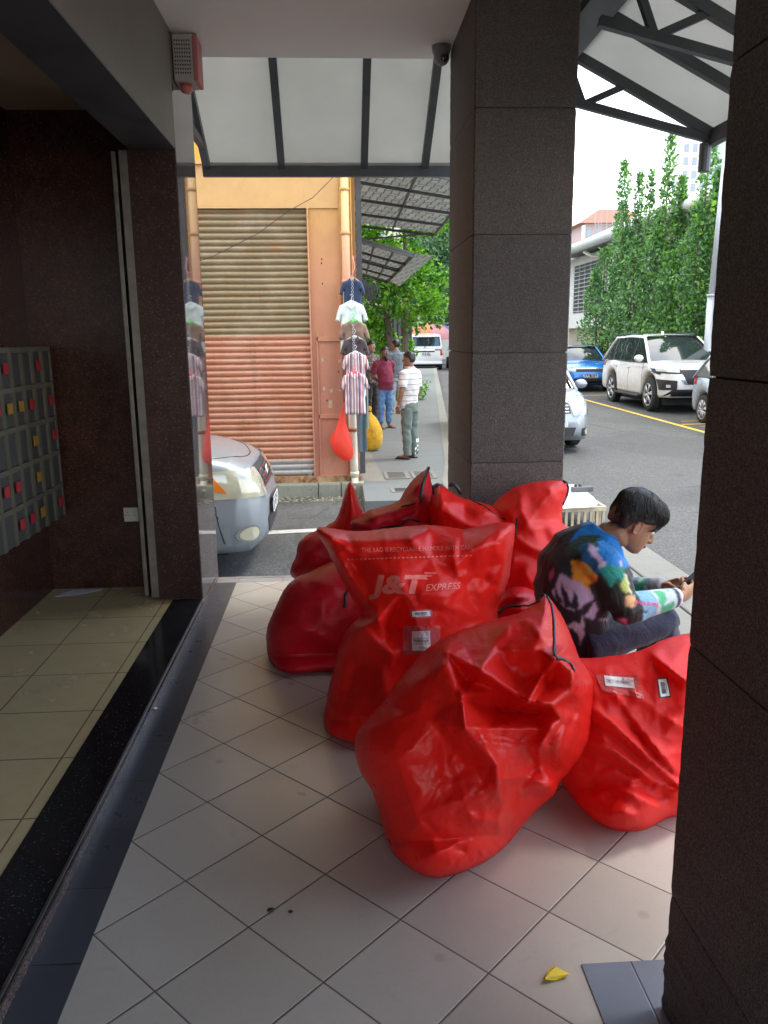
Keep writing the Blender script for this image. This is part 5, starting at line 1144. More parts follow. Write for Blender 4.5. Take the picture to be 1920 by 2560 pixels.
for sg in (-1, 1):
    hs = suv.front([(sg*.52,1.02),(sg*.95,1.04),(sg*.95,.92),(sg*.46,.91)], 'headlight_housing', 'blackp', .010, 12); suv.front([(sg*.56,1.00),(sg*.92,1.02),(sg*.92,.96),(sg*.56,.94)], 'headlight', 'fog', .018, 10, hs); suv.front([(sg*.56,1.03),(sg*.97,1.05),(sg*.97,1.02),(sg*.55,1.0)], 'headlight_trim', 'chrome', .019, 8)
    suv.front([(sg*.50,.88),(sg*.62,.88),(sg*.46,.68),(sg*.38,.68)], 'grille_trim', 'chrome', .012, 5)
    fr = suv.front([(sg*.62,.76),(sg*.93,.78),(sg*.90,.54),(sg*.62,.56)], 'fog_recess', 'blackp', .016, 9); suv.front([(sg*.78-.035,.665),(sg*.78+.035,.665),(sg*.78+.035,.60),(sg*.78-.035,.60)], 'fog_lamp', 'fog', .021, 3, fr)
    suv.sidep(sg, [(1.62,.99),(2.02,.97),(1.98,.88),(1.66,.93)], 'headlight_side', 'blackp', .006, 5)
    suv.sidep(sg, [(-2.30,1.06),(-1.98,1.08),(-2.0,.98),(-2.30,.98)], 'tail_lamp', 'tail', .006, 5)
    suv.mirror(sg, 1.02, 1.24); suv.handle(sg, -.05, 1.0); suv.handle(sg, -.98, 1.02); suv.seam(sg, [(.98, 1.14), (1.0, .8), (.92, .42)]); suv.seam(sg, [(0, 1.14), (0, .42)]); suv.seam(sg, [(-.92, 1.14), (-.90, .75), (-.98, .60)])
    MB().box(-.82, .95, min(sg*.90, sg*1.04), max(sg*.90, sg*1.04), .31, .36).build('side_step', M['blackp'], suv.t, world=False, bevel=.01)
    MB().tube([(.15, sg*.68, 1.80), (-.6, sg*.69, 1.835), (-1.6, sg*.68, 1.81)], .018, 6).build('roof_rail', M['blackp'], suv.t, world=False)
suv.front([(-.52,1.00),(.52,1.00),(.42,.67),(-.42,.67)], 'grille', 'blackp', .010, 8)
gm = MB()
for z in (.72, .80, .88):
    for k in range(-4, 5): gm.bar((2.40-.05*abs(k)/4-(z-.72)*.25, k*.095-.045, z), (2.40-.05*abs(k)/4-(z-.72)*.25, k*.095, z+.022), .012, .010); gm.bar((2.40-.05*abs(k)/4-(z-.72)*.25, k*.095, z+.022), (2.40-.05*abs(k)/4-(z-.72)*.25, k*.095+.045, z), .012, .010)
gm.build('grille_mesh', M['steel'], suv.t, world=False)
def logo(par, x, y, z, s_=1.0):
    m_ = MB()
    for rx, rz, dz in ((.085, .058, 0), (.030, .052, 0), (.055, .022, .026)):
        m_.tube([(x, y+rx*s_*cos(a), z+(dz+rz*sin(a))*s_) for a in np.linspace(0, 2*pi, 20)], .009*s_, 6, cap=False)
    m_.build('emblem', M['chrome'], par, True, world=False)
logo(suv.t, 2.36, 0, .93)
suv.front([(-.70,.56),(.70,.56),(.86,.40),(-.86,.40)], 'bumper_insert', 'blackp', .016, 12); MB().bar((2.30, -.62, .52), (2.30, .62, .52), .03, .03).build('bumper_bar', M['steel'], suv.t, world=False)
suv.plate(2.40, .0, .56, 'KEP 2218')
MB().ell((-.55, .1, 1.85), .10, .02, .04, 10, 6).build('roof_fin', wp, suv.t, True, world=False)
# ---- blue saloon behind it
bp = paint('blue_paint_car', (.01, .19, .62), .25, .2)
blu = Car('bright blue car facing the street behind the white SUV', 'car', 'parked_car', bp, 4.4, 1.78, 0,
    [(-2.2,.80),(-2.1,.98),(-1.6,1.02),(-.9,.98),(.85,.98),(1.2,.96),(1.7,.88),(2.0,.80),(2.14,.70),(2.2,.55)], [(-2.2,.8),(-2.0,.95),(-1.3,1),(1.3,1),(1.75,.96),(2.0,.88),(2.12,.78),(2.2,.62)], [(-2.2,.38),(-2.0,.24),(2.0,.22),(2.2,.34)], (-1.28, 1.35), .33,
    dict(x=(1.0, .30, -.95, -1.65, .98, 1.44), cuts=(None, -.15, -.95, None)), (8.62, 29.2, gz(29.2)), radians(-93), tumble=.20)
for sg in (-1, 1):
    blu.front([(sg*.48,.75),(sg*.88,.80),(sg*.86,.66),(sg*.50,.66)], 'headlight', 'lamp', .008, 7); blu.mirror(sg, .72, 1.02, bp, .8); blu.front([(sg*.60,.42),(sg*.82,.44),(sg*.80,.32),(sg*.6,.32)], 'fog_recess', 'blackp', .008, 4)
blu.front([(-.48,.74),(.48,.74),(.48,.66),(-.48,.66)], 'grille', 'blackp', .01, 6); blu.front([(-.55,.78),(.55,.78),(.55,.75),(-.55,.75)], 'grille_bar', 'chrome', .012, 6); blu.front([(-.55,.44),(.55,.44),(.62,.28),(-.62,.28)], 'intake', 'blackp', .008, 6); blu.plate(2.22, .0, .52, 'VAA 9162')
# ---- silver people carrier coming round (behind the far pillar)
sp_ = paint('silver_paint', (.30, .335, .365), .45, .28)
def mpv(label, loc, ang, name='parked_car', big=False):
    c = Car(label, 'car', name, sp_, 4.1, 1.66, 0,
        [(-2.05,.90),(-1.98,1.02),(-1.0,1.05),(1.05,1.05),(1.15,1.04),(1.5,.99),(1.75,.93),(1.90,.86),(1.99,.74),(2.05,.58)],
        [(-2.05,.88),(-1.9,.97),(-1.3,1),(1.2,1),(1.55,.975),(1.80,.90),(1.93,.82),(2.0,.73),(2.05,.60)], [(-2.05,.45),(-1.9,.26),(1.7,.20),(1.9,.20),(2.05,.30)], (-1.40, 1.12), .305,
        dict(x=(1.12, .42, -1.65, -1.95, 1.05, 1.60), cuts=(None, .0, -.85, -1.25, None)), loc, ang, nx=110, tumble=.14, crown=.035, rimn=5)
    for sg in (-1, 1):
        h = c.front([(sg*.34,.85),(sg*.76,.875),(sg*.81,.66),(sg*.40,.63)], 'headlight', 'lampold' if big else 'lamp', .012, 12)
        h2 = c.sidep(sg, [(1.46,.84),(1.72,.86),(1.90,.66),(1.62,.70)], 'headlight_side', 'lampold' if big else 'lamp', .007, 8); h2.parent = h
        c.sidep(sg, [(1.50,.83),(1.62,.845),(1.74,.70),(1.60,.73)], 'indicator', 'amber', .012, 5, h)
        fr = c.front([(sg*.56,.42),(sg*.78,.43),(sg*.76,.28),(sg*.56,.28)], 'fog_recess', 'blackp' if not big else sp_, .004, 5); c.disc(sg*.68, .36, .055, 'fog_lamp', 'lampold', .010, fr); c.disc(sg*.68, .36, .068, 'fog_rim', 'chrome', .006, fr)
        c.mirror(sg, .92, 1.12); c.handle(sg, -.35, .92); c.handle(sg, -1.15, .92); c.seam(sg, [(1.05, 1.0), (1.0, .32)]); c.seam(sg, [(.1, 1.0), (.1, .28)]); c.seam(sg, [(1.50, .70), (1.64, .60), (1.66, .45), (1.70, .30)], .006); c.seam(sg, [(1.02,.985), (1.38,.93), (1.52,.90)], .005)
    c.front([(-.33,.86),(.33,.86),(.36,.68),(-.36,.68)], 'grille', 'blackp', .010, 8)
    for z in (.71, .76, .81): c.front([(-.32,z+.008),(.32,z+.008),(.32,z-.008),(-.32,z-.008)], 'grille_bar', 'chrome', .018, 8)
    hh = c.bvh.ray_cast(Vector((3, 0, .77)), (-1, 0, 0)); logo(c.t, hh[0].x+.022, 0, .77, .9)
    c.front([(-.45,.44),(.45,.44),(.40,.30),(-.40,.30)], 'intake', 'blackp', .008, 6); c.plate(2.075, 0, .50, 'WTQ 6318')
    # bonnet seam across the nose
    out = []
    for y in np.linspace(-.70, .70, 15):
        h = c.bvh.ray_cast(Vector((1.86-.28*(abs(y)/.7)**2, y, 3)), (0, 0, -1))
        if h[0]: out.append(h[0])
    MB().tube(out, .006, 5).build('bonnet_seam', M['blackp'], c.t, world=False)
    return c
mp = mpv('silver people carrier facing the camera, mostly hidden behind the far pillar', (3.52, 15.75, gz(15.7)), radians(-86))
mq = mpv('silver people carrier nosing out of the side street past the granite wall', (-2.70, 7.62, gz(7)-.0), radians(0), big=True)
mq.t.scale = (1, 1.06, 1.09)
# rusty strap hook on the bumper, dangling number-plate wire
MB().tube([(1.60,-.80,.66),(1.63,-.84,.60),(1.67,-.85,.52)], .008, 6).build('strap', M['blackp'], mq.t, world=False)
# ---- pale blue hatchback cut by the right pillar
lb_ = paint('pale_blue_silver_paint', (.42, .50, .58), .35, .22)
hb = Car('pale blue-silver car half hidden by the nearest pillar', 'car', 'parked_car', lb_, 4.0, 1.70, 0,
    [(-2.0,.92),(-1.96,1.06),(-1.85,1.10),(-.9,1.02),(1.0,.98),(1.5,.90),(1.85,.78),(2.0,.55)], [(-2.0,.88),(-1.88,.97),(-1.3,1),(1.3,1),(1.8,.9),(2.0,.65)], [(-2.0,.42),(-1.85,.26),(1.8,.24),(2.0,.34)], (-1.32, 1.25), .32,
    dict(x=(1.05, .40, -1.45, -1.90, 1.03, 1.50), cuts=(None, -.15, -.95, None)), (9.05, 16.55, gz(16.5)), radians(-90), tumble=.17, rimn=9)
for sg in (-1, 1): hb.sidep(sg, [(-1.94,1.02),(-1.72,1.02),(-1.74,.86),(-1.94,.86)], 'tail_lamp', 'tail', .006, 5); hb.mirror(sg, .8, 1.05, lb_, .8); hb.seam(sg, [(-.85, 1.0), (-.95, .62)])
# ---- white van far up the street
vn = Car('white panel van seen from behind far up the street, a colourful umbrella beyond it', 'van', 'parked_van', wp, 4.4, 1.78, 0,
    [(-2.2,1.0),(-2.17,1.12),(1.2,1.12),(1.6,1.05),(2.0,.85),(2.2,.6)], [(-2.2,.93),(-2.1,.98),(1.6,1),(2.2,.7)], [(-2.2,.38),(-2.1,.28),(2.0,.25),(2.2,.36)], (-1.45, 1.30), .31,
    dict(x=(1.4, .85, -2.08, -2.19, 1.10, 1.80), cuts=(None, .2, -.9, None), pm='blackp'), (4.86, 45.2, gz(45)), radians(86), tumble=.10)
MB().box(-2.19, -2.13, -.78, .78, 1.10, 1.22).build('tailgate_sill', wp, vn.t, world=False); MB().box(-2.17, -2.08, -.72, .72, 1.70, 1.83).build('tailgate_top', wp, vn.t, world=False)
for sg in (-1, 1):
    vn.rear([(sg*.74,1.06),(sg*.86,1.06),(sg*.86,.74),(sg*.74,.74)], 'tail_lamp', 'tail', .01, 4); MB().bar((-2.20, sg*.80, 1.12), (-2.10, sg*.72, 1.80), .10, .06).build('pillar', wp, vn.t, world=False)
MB().ell((-2.12, 0, 1.79), .03, .12, .02, 10, 6).build('brake_light', M['tail'], vn.t, True, world=False); MB().box(-2.23, -2.19, -.45, .45, .93, .99).build('handle_bar', M['blackp'], vn.t, world=False)
vn.plate(-2.235, 0, .83, 'VLE 8177', ang=1); MB().bar((-2.24, .10, 1.13), (-2.21, .02, 1.30), .02, .02).build('wiper', M['blackp'], vn.t, world=False); MB().box(-2.26, -2.15, -.84, .84, .30, .42).build('bumper', wp, vn.t, world=False, bevel=.02)
vn.rear([(-.46,1.07),(-.78,1.05),(-.78,1.00),(-.46,1.01)], 'sticker', 'blackp', .012, 3)
v2 = Car('white car parked beyond the panel van at the pillar edge', 'car', 'parked_car', wp, 4.2, 1.7, 0, [(-2.1,.9),(-2.0,1.0),(1.2,.98),(2.1,.6)], [(-2.1,.9),(2.1,.8)], [(-2.1,.3),(2.1,.3)], (-1.3, 1.25), .31, dict(x=(1.1, .4, -1.2, -1.9, 1.0, 1.45), cuts=(None, -.1, None)), (6.85, 44.2, gz(44)), radians(86))
v2.rear([(.60,.90),(.78,.92),(.78,.70),(.60,.70)], 'tail_lamp', 'tail', .01, 4); v2.rear([(-.60,.90),(-.78,.92),(-.78,.70),(-.60,.70)], 'tail_lamp', 'tail', .01, 4)
# ================================================================ THE SHOP ACROSS THE SIDE STREET
def zcolor(name, stops, z0, z1, dirt=(.25, .12, .06), rough=.6, metal=0, streak=True, amt=.5, bump=.15):
    t = NT(name); o = t.obj(); z = t.sep(o)[2]; q = t.math('DIVIDE', t.math('SUBTRACT', z, z0), z1-z0); base = t.ramp(q, [((s_-z0)/(z1-z0), c) for s_, c in stops])
    n = t.noise(t.obj(scale=(1, 1, .25)), 6, 8, .75, .6); n2 = t.noise(o, 3, 6, .7); base = t.mix(t.ramp(n, [(.56, 0.0), (.74, amt)]), base, dirt)
    base = t.mix(t.ramp(n2, [(.35, .18), (.6, 0.0)]), base, tuple(x*.5 for x in stops[0][1]))
    t.set(color=base, rough=rough, metal=metal); t.bump(t.noise(o, 60, 4), bump, .004); return t.m
YF = 10.7
M['facade'] = zcolor('peach_facade_paint', [(-.3, (.46, .20, .13)), (1.6, (.52, .22, .14)), (2.8, (.56, .27, .13)), (3.6, (.60, .34, .10))], -.3, 3.7)
M['beamy'] = zcolor('yellow_beam_paint', [(3.0, (.60, .34, .14)), (3.6, (.62, .37, .145))], 3.0, 4.5, amt=.15)
M['yellow_up'] = simple('ochre_upper_wall', (.70, .36, .06), .7, var=.1, vscale=2, dirt=((.4, .2, .06), 3, .6))
M['shutter'] = None
t = NT('roller_shutter_paint'); o = t.obj(); z = t.sep(o)[2]
k1 = t.ramp(t.math('DIVIDE', t.math('ADD', z, 1.0), 5.0), [((.32+1)/5-.001, 0.0), ((.32+1)/5+.001, 1.0)]); k2 = t.ramp(t.math('DIVIDE', t.math('ADD', z, 1.0), 5.0), [((1.945+1)/5-.001, 0.0), ((1.945+1)/5+.001, 1.0)])
n = t.noise(t.obj(scale=(.35, 1, 1)), 12, 8, .75, .8); n2 = t.noise(o, 1.3, 4)
sal = t.mix(t.ramp(n2, [(.35, 0.0), (.65, 1.0)]), (.46, .19, .105), (.49, .235, .155)); kh = (.25, .19, .105)
base = t.mix(k1, (.36, .36, .345), sal); base = t.mix(k2, base, kh); base = t.mix(t.ramp(n, [(.53, 0.0), (.68, .7)]), base, (.33, .12, .025)); sk = t.noise(t.obj(scale=(1, 1, .05)), 16, 5, .7); base = t.mix(t.ramp(sk, [(.56, 0.0), (.72, .45)]), base, (.16, .12, .08)); fd = t.noise(o, 2.2, 5, .6); base = t.mix(t.ramp(fd, [(.5, 0.0), (.75, .4)]), base, (.52, .42, .32))
t.set(color=base, rough=.42, metal=.15); t.bump(t.noise(o, 80, 3), .1, .003); M['shutter'] = t.m
shop = thing('corner_shophouse', 'peach and yellow corner shophouse across the side street, its shutter rolled down', 'shophouse', (-.6, YF, -.3))
# plinth, ledge
M['plinth'] = concrete('old_plinth_concrete', (.24, .25, .19), (.07, .07, .055), 3)
xs_ = [-9, -4.0, -2.2, -.87, -.28, .02, .33]; b = MB()
for i in range(len(xs_)-1): b.box(xs_[i]+.005, xs_[i+1]-.005, 10.48+(i % 2)*.006, 10.70, -.46, -.285+(i % 3)*.006)
b.build('plinth', M['plinth'], shop, bevel=.008)
b = MB(); b.box(-9, .30, 10.66, 10.74, -.30, -.20); b.build('door_sill', simple('rusty_sill', (.36, .22, .11), .8, var=.4, vscale=9, dirt=((.12, .05, .02), 12, .45)), shop)
b = MB(); b.box(-.31, .20, YF, 11.0, -.29, 3.19); b.build('corner_wall', M['facade'], shop)
b = MB(); b.box(-9, -1.78, YF, 11.0, -.29, 3.19); b.build('side_wall', M['facade'], shop)
b = MB(); b.box(-9, .20, YF-.02, 11.0, 3.1905, 3.70); b.build('beam', M['beamy'], shop)
b = MB(); b.box(-9, .20, YF-.06, 11.0, 3.70, 3.745); b.build('cornice', M['beamy'], shop)
b = MB(); b.box(-9, .20, YF+.05, 11.0, 3.746, 4.10); b.box(-9, .20, YF+.02, 11.0, 4.10, 4.16); b.box(-9, .20, YF+.08, 11.0, 4.16, 7.5); b.build('upper_wall', M['yellow_up'], shop)
b = MB(); b.box(-9, .28, 11.0, 24, -.29, 7.5); b.build('block_wall', M['facade'], shop)
# framing strips on the corner wall: narrow panels
fr = MB()
for (x0, x1, z0, z1) in ((-.255, -.235, -.2, 1.62), (.055, .075, .62, 3.35), (-.255, .10, 1.56, 1.62), (-.255, .10, .565, .62), (-.255, .10, -.22, -.19), (.09, .11, -.2, .565)): fr.box(x0, x1, YF-.022, YF-.0005, z0, z1)
fr.build('panel_frame', M['facade'], shop, bevel=.003)
fr = MB(); fr.box(-.335, -.312, YF-.05, YF+.06, -.2, 3.19); fr.box(-1.80, -1.77, YF-.05, YF+.06, -.2, 3.19); fr.build('shutter_guide', M['facade'], shop, bevel=.003)
pi_ = MB(); rnd = random.Random(4)
for (x, z, w_, h_) in ((-.20, 1.30, .03, .05), (.02, 1.29, .04, .04), (-.19, .93, .03, .05), (-.10, .90, .04, .05), (.02, .92, .03, .06), (-.12, .70, .05, .10)): pi_.quad((x, YF-.0015, z), (x+w_, YF-.0015, z+.005), (x+w_-.004, YF-.0015, z+h_), (x+.003, YF-.0015, z+h_-.006))
pi_.build('paper_scraps', simple('torn_paper', (.55, .40, .32), .8, var=.3, vscale=30), shop)
ho_ = MB()
for (x, z) in ((-.16, 2.58), (-.165, 2.53), (-.16, 2.28), (.02, 1.17), (-.14, .80), (-.02, 3.30), (.04, 3.30), (-.02, 3.24), (.04, 3.24)): ho_.ell((x, YF-.001, z), .009, .003, .012, 8, 5)
ho_.build('bolt_holes', M['piping'], shop)
# rolling shutter: curved slats
pitch = .0775; sh_ = MB(); rows = []; z = -.195
while z < 3.185:
    for q, dy in ((0, .016), (.10, .0), (.30, -.012), (.55, -.016), (.80, -.010), (.93, .004)): rows.append((z+q*pitch, dy))
    z += pitch
rows = [(zz, dy) for zz, dy in rows if zz < 3.19]
xsn = np.linspace(-1.775, -.333, 26); sh_.grid([[(x, YF+.03+dy+.002*sin(zz*9+x*3)+.010*noise.noise(Vector((x*2.2, zz*1.6, 3))), zz+.004*noise.noise(Vector((x*1.7, zz*3, 9)))) for x in xsn] for zz, dy in rows]); sh_.build('roller_shutter', M['shutter'], shop, True)
MB().box(-1.775, -.333, YF-.0, YF+.028, -.215, -.196).build('shutter_bottom_bar', simple('rusty_bar', (.30, .13, .05), .7, var=.4), shop)
MB().box(-.42, -.36, YF-.02, YF+.01, -.20, -.16).build('padlock', M['steel'], shop, bevel=.006)
# rain pipe
pipe = thing('rain_pipe', 'painted rain pipe down the corner of the peach shophouse, bare plastic at the bottom', 'pipe', (.15, YF-.09, -.3))
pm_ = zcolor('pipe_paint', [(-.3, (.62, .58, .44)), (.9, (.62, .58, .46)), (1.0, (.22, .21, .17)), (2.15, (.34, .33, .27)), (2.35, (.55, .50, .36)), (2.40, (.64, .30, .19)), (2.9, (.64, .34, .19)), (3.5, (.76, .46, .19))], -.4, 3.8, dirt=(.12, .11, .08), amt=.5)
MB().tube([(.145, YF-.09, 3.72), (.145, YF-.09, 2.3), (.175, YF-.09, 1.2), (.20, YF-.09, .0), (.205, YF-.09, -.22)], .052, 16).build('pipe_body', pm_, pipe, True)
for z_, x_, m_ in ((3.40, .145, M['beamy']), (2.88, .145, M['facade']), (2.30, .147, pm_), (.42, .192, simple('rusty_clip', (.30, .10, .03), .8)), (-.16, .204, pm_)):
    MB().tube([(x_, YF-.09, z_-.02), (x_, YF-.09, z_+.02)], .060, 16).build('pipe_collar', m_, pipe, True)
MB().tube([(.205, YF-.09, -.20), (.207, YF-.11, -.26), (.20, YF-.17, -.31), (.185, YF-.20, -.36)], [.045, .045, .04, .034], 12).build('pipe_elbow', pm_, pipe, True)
for nm, pts, r_2, c_ in (('electric_cable', [(.02, YF-.09, 3.55), (-.25, YF-.10, 3.30), (-.55, YF-.08, 3.15), (-.95, YF-.08, 2.88), (-1.5, YF-.08, 2.62), (-2.1, YF-.08, 2.42)], .0045, (.03, .025, .02)),
                     ('copper_pipe', [(.215, YF-.06, 3.60), (.22, YF-.06, 2.6), (.232, YF-.07, 1.9)], .010, (.55, .28, .05)), ('copper_pipe', [(.085, YF-.05, 3.55), (.083, YF-.05, 2.4), (.09, YF-.05, 2.0)], .008, (.50, .28, .10))):
    tag(MB().tube(pts, r_2, 6).build(nm, simple(nm, c_, .5), smooth=True), {'electric_cable': 'thin black cable sagging diagonally across the roller shutter', 'copper_pipe': 'thin ochre conduit just %s of the rain pipe' % ('right' if pts[0][0] > .2 else 'left')}[nm], 'cable' if nm[0] == 'e' else 'conduit', None if nm[0] == 'e' else 'conduits beside the rain pipe')
# dark post of the awning
aw = thing('tiled_awning', 'long dark tiled awning on steel bars along the side of the shophouse, nearer one', 'awning', (.34, 12, 3.4), group='tiled awnings beside the shophouse')
t = NT('awning_tile_sheet'); o = t.obj(); p = t.sep(o); br = t.n('TexBrick'); br.offset = .5; br.inputs['Scale'].default_value = 1; br.inputs['Brick Width'].default_value = .20; br.inputs['Row Height'].default_value = .11
br.inputs['Mortar Size'].default_value = .011; br.inputs['Mortar Smooth'].default_value = .3; br.inputs['Color1'].default_value = (.19, .20, .18, 1); br.inputs['Color2'].default_value = (.14, .15, .14, 1); br.inputs['Mortar'].default_value = (.05, .055, .05, 1)
t.l(t.comb(p[1], t.math('ADD', p[0], t.math('MULTIPLY', p[1], .12)), 0), br.inputs['Vector']); t.set(color=br.outputs['Color'], rough=.5); tr = t.n('BsdfTranslucent'); t.l(br.outputs['Color'], tr.inputs[0]); m_ = t.n('MixShader'); m_.inputs[0].default_value = .35
t.l(t.b.outputs[0], m_.inputs[1]); t.l(tr.outputs[0], m_.inputs[2]); t.l(m_.outputs[0], t.out.inputs[0]); M['tiles'] = t.m
def awning(par, A, B, C_, D, nb=3, na=3):
    """A,B near inner/outer; D,C far inner/outer. corrugated sheet plus bars"""
    A, B, C_, D = map(Vector, (A, B, C_, D)); rows = []
    nr = 60
    for i in range(nr+1):
        v = i/nr; row = []
        for j in range(31):
            u = j/30; p_ = (A*(1-u)+B*u)*(1-v)+(D*(1-u)+C_*u)*v; p_.z += .012*sin(v*nr*pi*.5)+.010*(((u*8) % 1)-.5); row.append(p_)
        rows.append(row)
    MB().grid(rows).build('tile_sheet', M['tiles'], par, True)
    for i in range(nb+1):
        v = i/nb; MB().bar((A*(1-v)+D*v)-Vector((0, 0, .05)), (B*(1-v)+C_*v)-Vector((0, 0, .05)), .035, .04).build('cross_bar', M['dark_frame'], par)
    for j in range(na+1):
        u = j/na; MB().bar((A*(1-u)+B*u)-Vector((0, 0, .04)), (D*(1-u)+C_*u)-Vector((0, 0, .04)), .03, .03).build('long_bar', M['dark_frame'], par)
awning(aw, (.30, 10.6, 3.78), (1.86, 11.0, 3.58), (1.79, 15.0, 3.42), (.30, 15.2, 3.62), 4, 2)
MB().bar((.32, 10.85, 3.75), (.32, 10.85, -.2), .07, .07).build('wall_post', M['dark_frame'], aw)
MB().bar((.33, 15.1, 3.3), (1.75, 15.0, 3.40), .03, .03).build('tie_bar', M['dark_frame'], aw)
aw2 = thing('tiled_awning', 'second tiled awning further up the sidewalk, its outer flap tilted steeply down', 'awning', (.34, 17, 3.4), group='tiled awnings beside the shophouse')
A2, B2 = at(764, 512, Y=14.6), at(893, 548, Y=15.2); C2, D2 = at(838, 606, Y=20.5), at(766, 585, Y=20.5); awning(aw2, A2, B2, C2, D2, 4, 3)
E2, G2 = at(938, 552, Y=15.0), at(863, 618, Y=20.3); rows = []
for i in range(41):
    v = i/40; rows.append([(B2*(1-u)+E2*u)*(1-v)+(C2*(1-u)+G2*u)*v+Vector((0, 0, .012*sin(v*40*pi*.5))) for u in np.linspace(0, 1, 9)])
MB().grid(rows).build('outer_flap', M['tiles'], aw2, True); MB().bar(B2, C2, .04, .05).build('hinge_bar', M['dark_frame'], aw2)
for v in (0, .5, 1): MB().bar((B2*(1-v)+C2*v), (A2*(1-v)+D2*v), .03, .04).build('strut', M['dark_frame'], aw2)
# ---------------------------------------------------------------- shirts on the string
def stripes_mat():
    t = NT('striped_shirt_cloth'); p = t.sep(t.obj()); f = t.math('FRACT', t.math('DIVIDE', t.math('ADD', p[0], t.math('MULTIPLY', t.noise(t.obj(), 4, 2), .012)), .115))
    c = t.ramp(f, [(0, (.66, .64, .68)), (.14, (.40, .19, .19)), (.34, (.66, .64, .68)), (.42, (.10, .06, .09)), (.56, (.33, .20, .24)), (.72, (.66, .64, .68)), (.80, (.52, .28, .25)), (.95, (.16, .12, .16))], 'CONSTANT')
    t.set(color=c, rough=.8); return t.m
def fold_cloth(name, c): return cloth_mat(name, c, .08, wr=.6)
def shirt(label, x, y, ztop, m, hc_, s=1.0, hang=None, long_=1.0, tw=0):
    t = thing('hanging_shirt', label, 'shirt', (x, y, ztop), tw, group='shirts hanging in a column from one string')
    hw = .165; ol = [(.045,.0),(.10,-.012),(.150,-.035),(.185,-.13),(.205,-.215),(.150,-.235),(.132,-.16),(.135,-.30),(.142,-.46*long_),(.148,-.60*long_)]
    ol = ol+[(-a, b) for a, b in ol[::-1]]; ol = [(a*s, b*s) for a, b in ol]; step = .012; per = []
    for i in range(len(ol)):
        a, b = np.array(ol[i]), np.array(ol[(i+1) % len(ol)]); k = max(1, int(np.hypot(*(b-a))/step))
        for j in range(k): per.append(a+(b-a)*j/k)
    per = np.array(per); G = np.array([(gx+(.5*step if r % 2 else 0), gy) for r, gy in enumerate(np.arange(-.64*s, .01, step*.87)) for gx in np.arange(-.22*s, .22*s, step)]); ins = np.zeros(len(G), bool); m_ = len(per)
    for i in range(m_):
        a, b = per[i], per[(i+1) % m_]; cnd = (a[1] > G[:, 1]) != (b[1] > G[:, 1])
        with np.errstate(divide='ignore', invalid='ignore'): xi = (b[0]-a[0])*(G[:, 1]-a[1])/(b[1]-a[1])+a[0]
        ins ^= cnd & (G[:, 0] < xi)
    G = G[ins]; G = G[poly_dist(G, per) > step*.5]; V, _, Fc, _, _, _ = delaunay_2d_cdt([Vector(p) for p in np.vstack([per, G])], [(i, (i+1) % m_) for i in range(m_)], [], 1, 1e-5)
    Q = np.array([tuple(v) for v in V]); d = poly_dist(Q, per); tr_ = [tuple(f) for f in Fc if len(f) == 3]; rim = d < 1e-4; vs = []; back = {}
    sd_ = ztop*7
    for i, (a, b) in enumerate(Q):
        th = .028*math.sqrt(max(0, 1-(1-min(d[i]/.05, 1))**2)); fo = (1-abs(noise.noise(Vector((a*14, b*3, sd_)))*2))*.016+noise.noise(Vector((a*8+b*5, b*9, sd_+2)))*.014; vs.append((a, -th-fo*(0 if rim[i] else 1), b))
    for i, (a, b) in enumerate(Q):
        if rim[i]: back[i] = i
        else: back[i] = len(vs); th = .022*math.sqrt(max(0, 1-(1-min(d[i]/.05, 1))**2)); vs.append((a, th, b))
    mb = MB().add(vs, tr_+[(back[a], back[c], back[b]) for a, b, c in tr_ if not (rim[a] and rim[b] and rim[c])]); mb.build('shirt_body', m, t, True, world=False)
    for sg in (-1, 1): MB().add([(0, -.050, -.075*s), (sg*.055*s, -.040, .004), (sg*.040*s, -.020, .022), (0, -.046, -.035*s)], [(0, 1, 2, 3)]).add([(0, -.052, -.078*s), (sg*.062*s, -.044, -.03), (sg*.056*s, -.040, .004)], [(0, 1, 2)]).build('collar', m, t, world=False)
    MB().bar((0, -.053, -.08*s), (.004, -.045, -.58*s*long_), .004, .012).build('placket', m, t, world=False)
    hm_ = simple('hanger_'+str(round(hc_[0]*10)), hc_, .5); h = MB().tube([(-.12*s, -.0, -.03), (-.05, 0, .005), (0, 0, .018), (.05, 0, .005), (.12*s, 0, -.03)], .010, 6); h.tube([(0, -.0, .015), (0, -.01, .06), (.018, -.012, .085), (.0, -.014, .105), (-.016, -.012, .09)], .004, 5)
    h.ell((0, -.012, .012), .035, .008, .022, 10, 6); h.build('hanger', hm_, t, True, world=False)
    return t
sm_ = stripes_mat(); xh = .235
shirt('dark navy plain shirt, topmost of the column hanging by the rain pipe', xh-.02, 10.46, 2.31, fold_cloth('navy_cloth', (.028, .048, .095)), (.62, .28, .10), .80)
shirt('white short-sleeve shirt hanging just under the navy one', xh-.035, 10.42, 2.03, fold_cloth('white_cloth', (.62, .70, .66)), (.70, .70, .68), 1.0)
shirt('light brown shirt hanging from a bright green hanger', xh-.01, 10.38, 1.80, fold_cloth('brown_cloth', (.22, .14, .10)), (.05, .75, .08), .98)
shirt('dark grey-brown shirt hanging between the brown and the striped shirts', xh-.005, 10.34, 1.60, fold_cloth('charcoal_cloth', (.065, .048, .052)), (.55, .54, .50), .90)
shirt('upper vertically striped shirt on a pale hanger', xh-.0, 10.29, 1.41, sm_, (.60, .60, .62), .90, tw=.08)
shirt('lower pink striped shirt on a pink hanger, bottom of the column', xh-.015, 10.23, 1.17, sm_, (.85, .12, .16), .92, long_=.93)
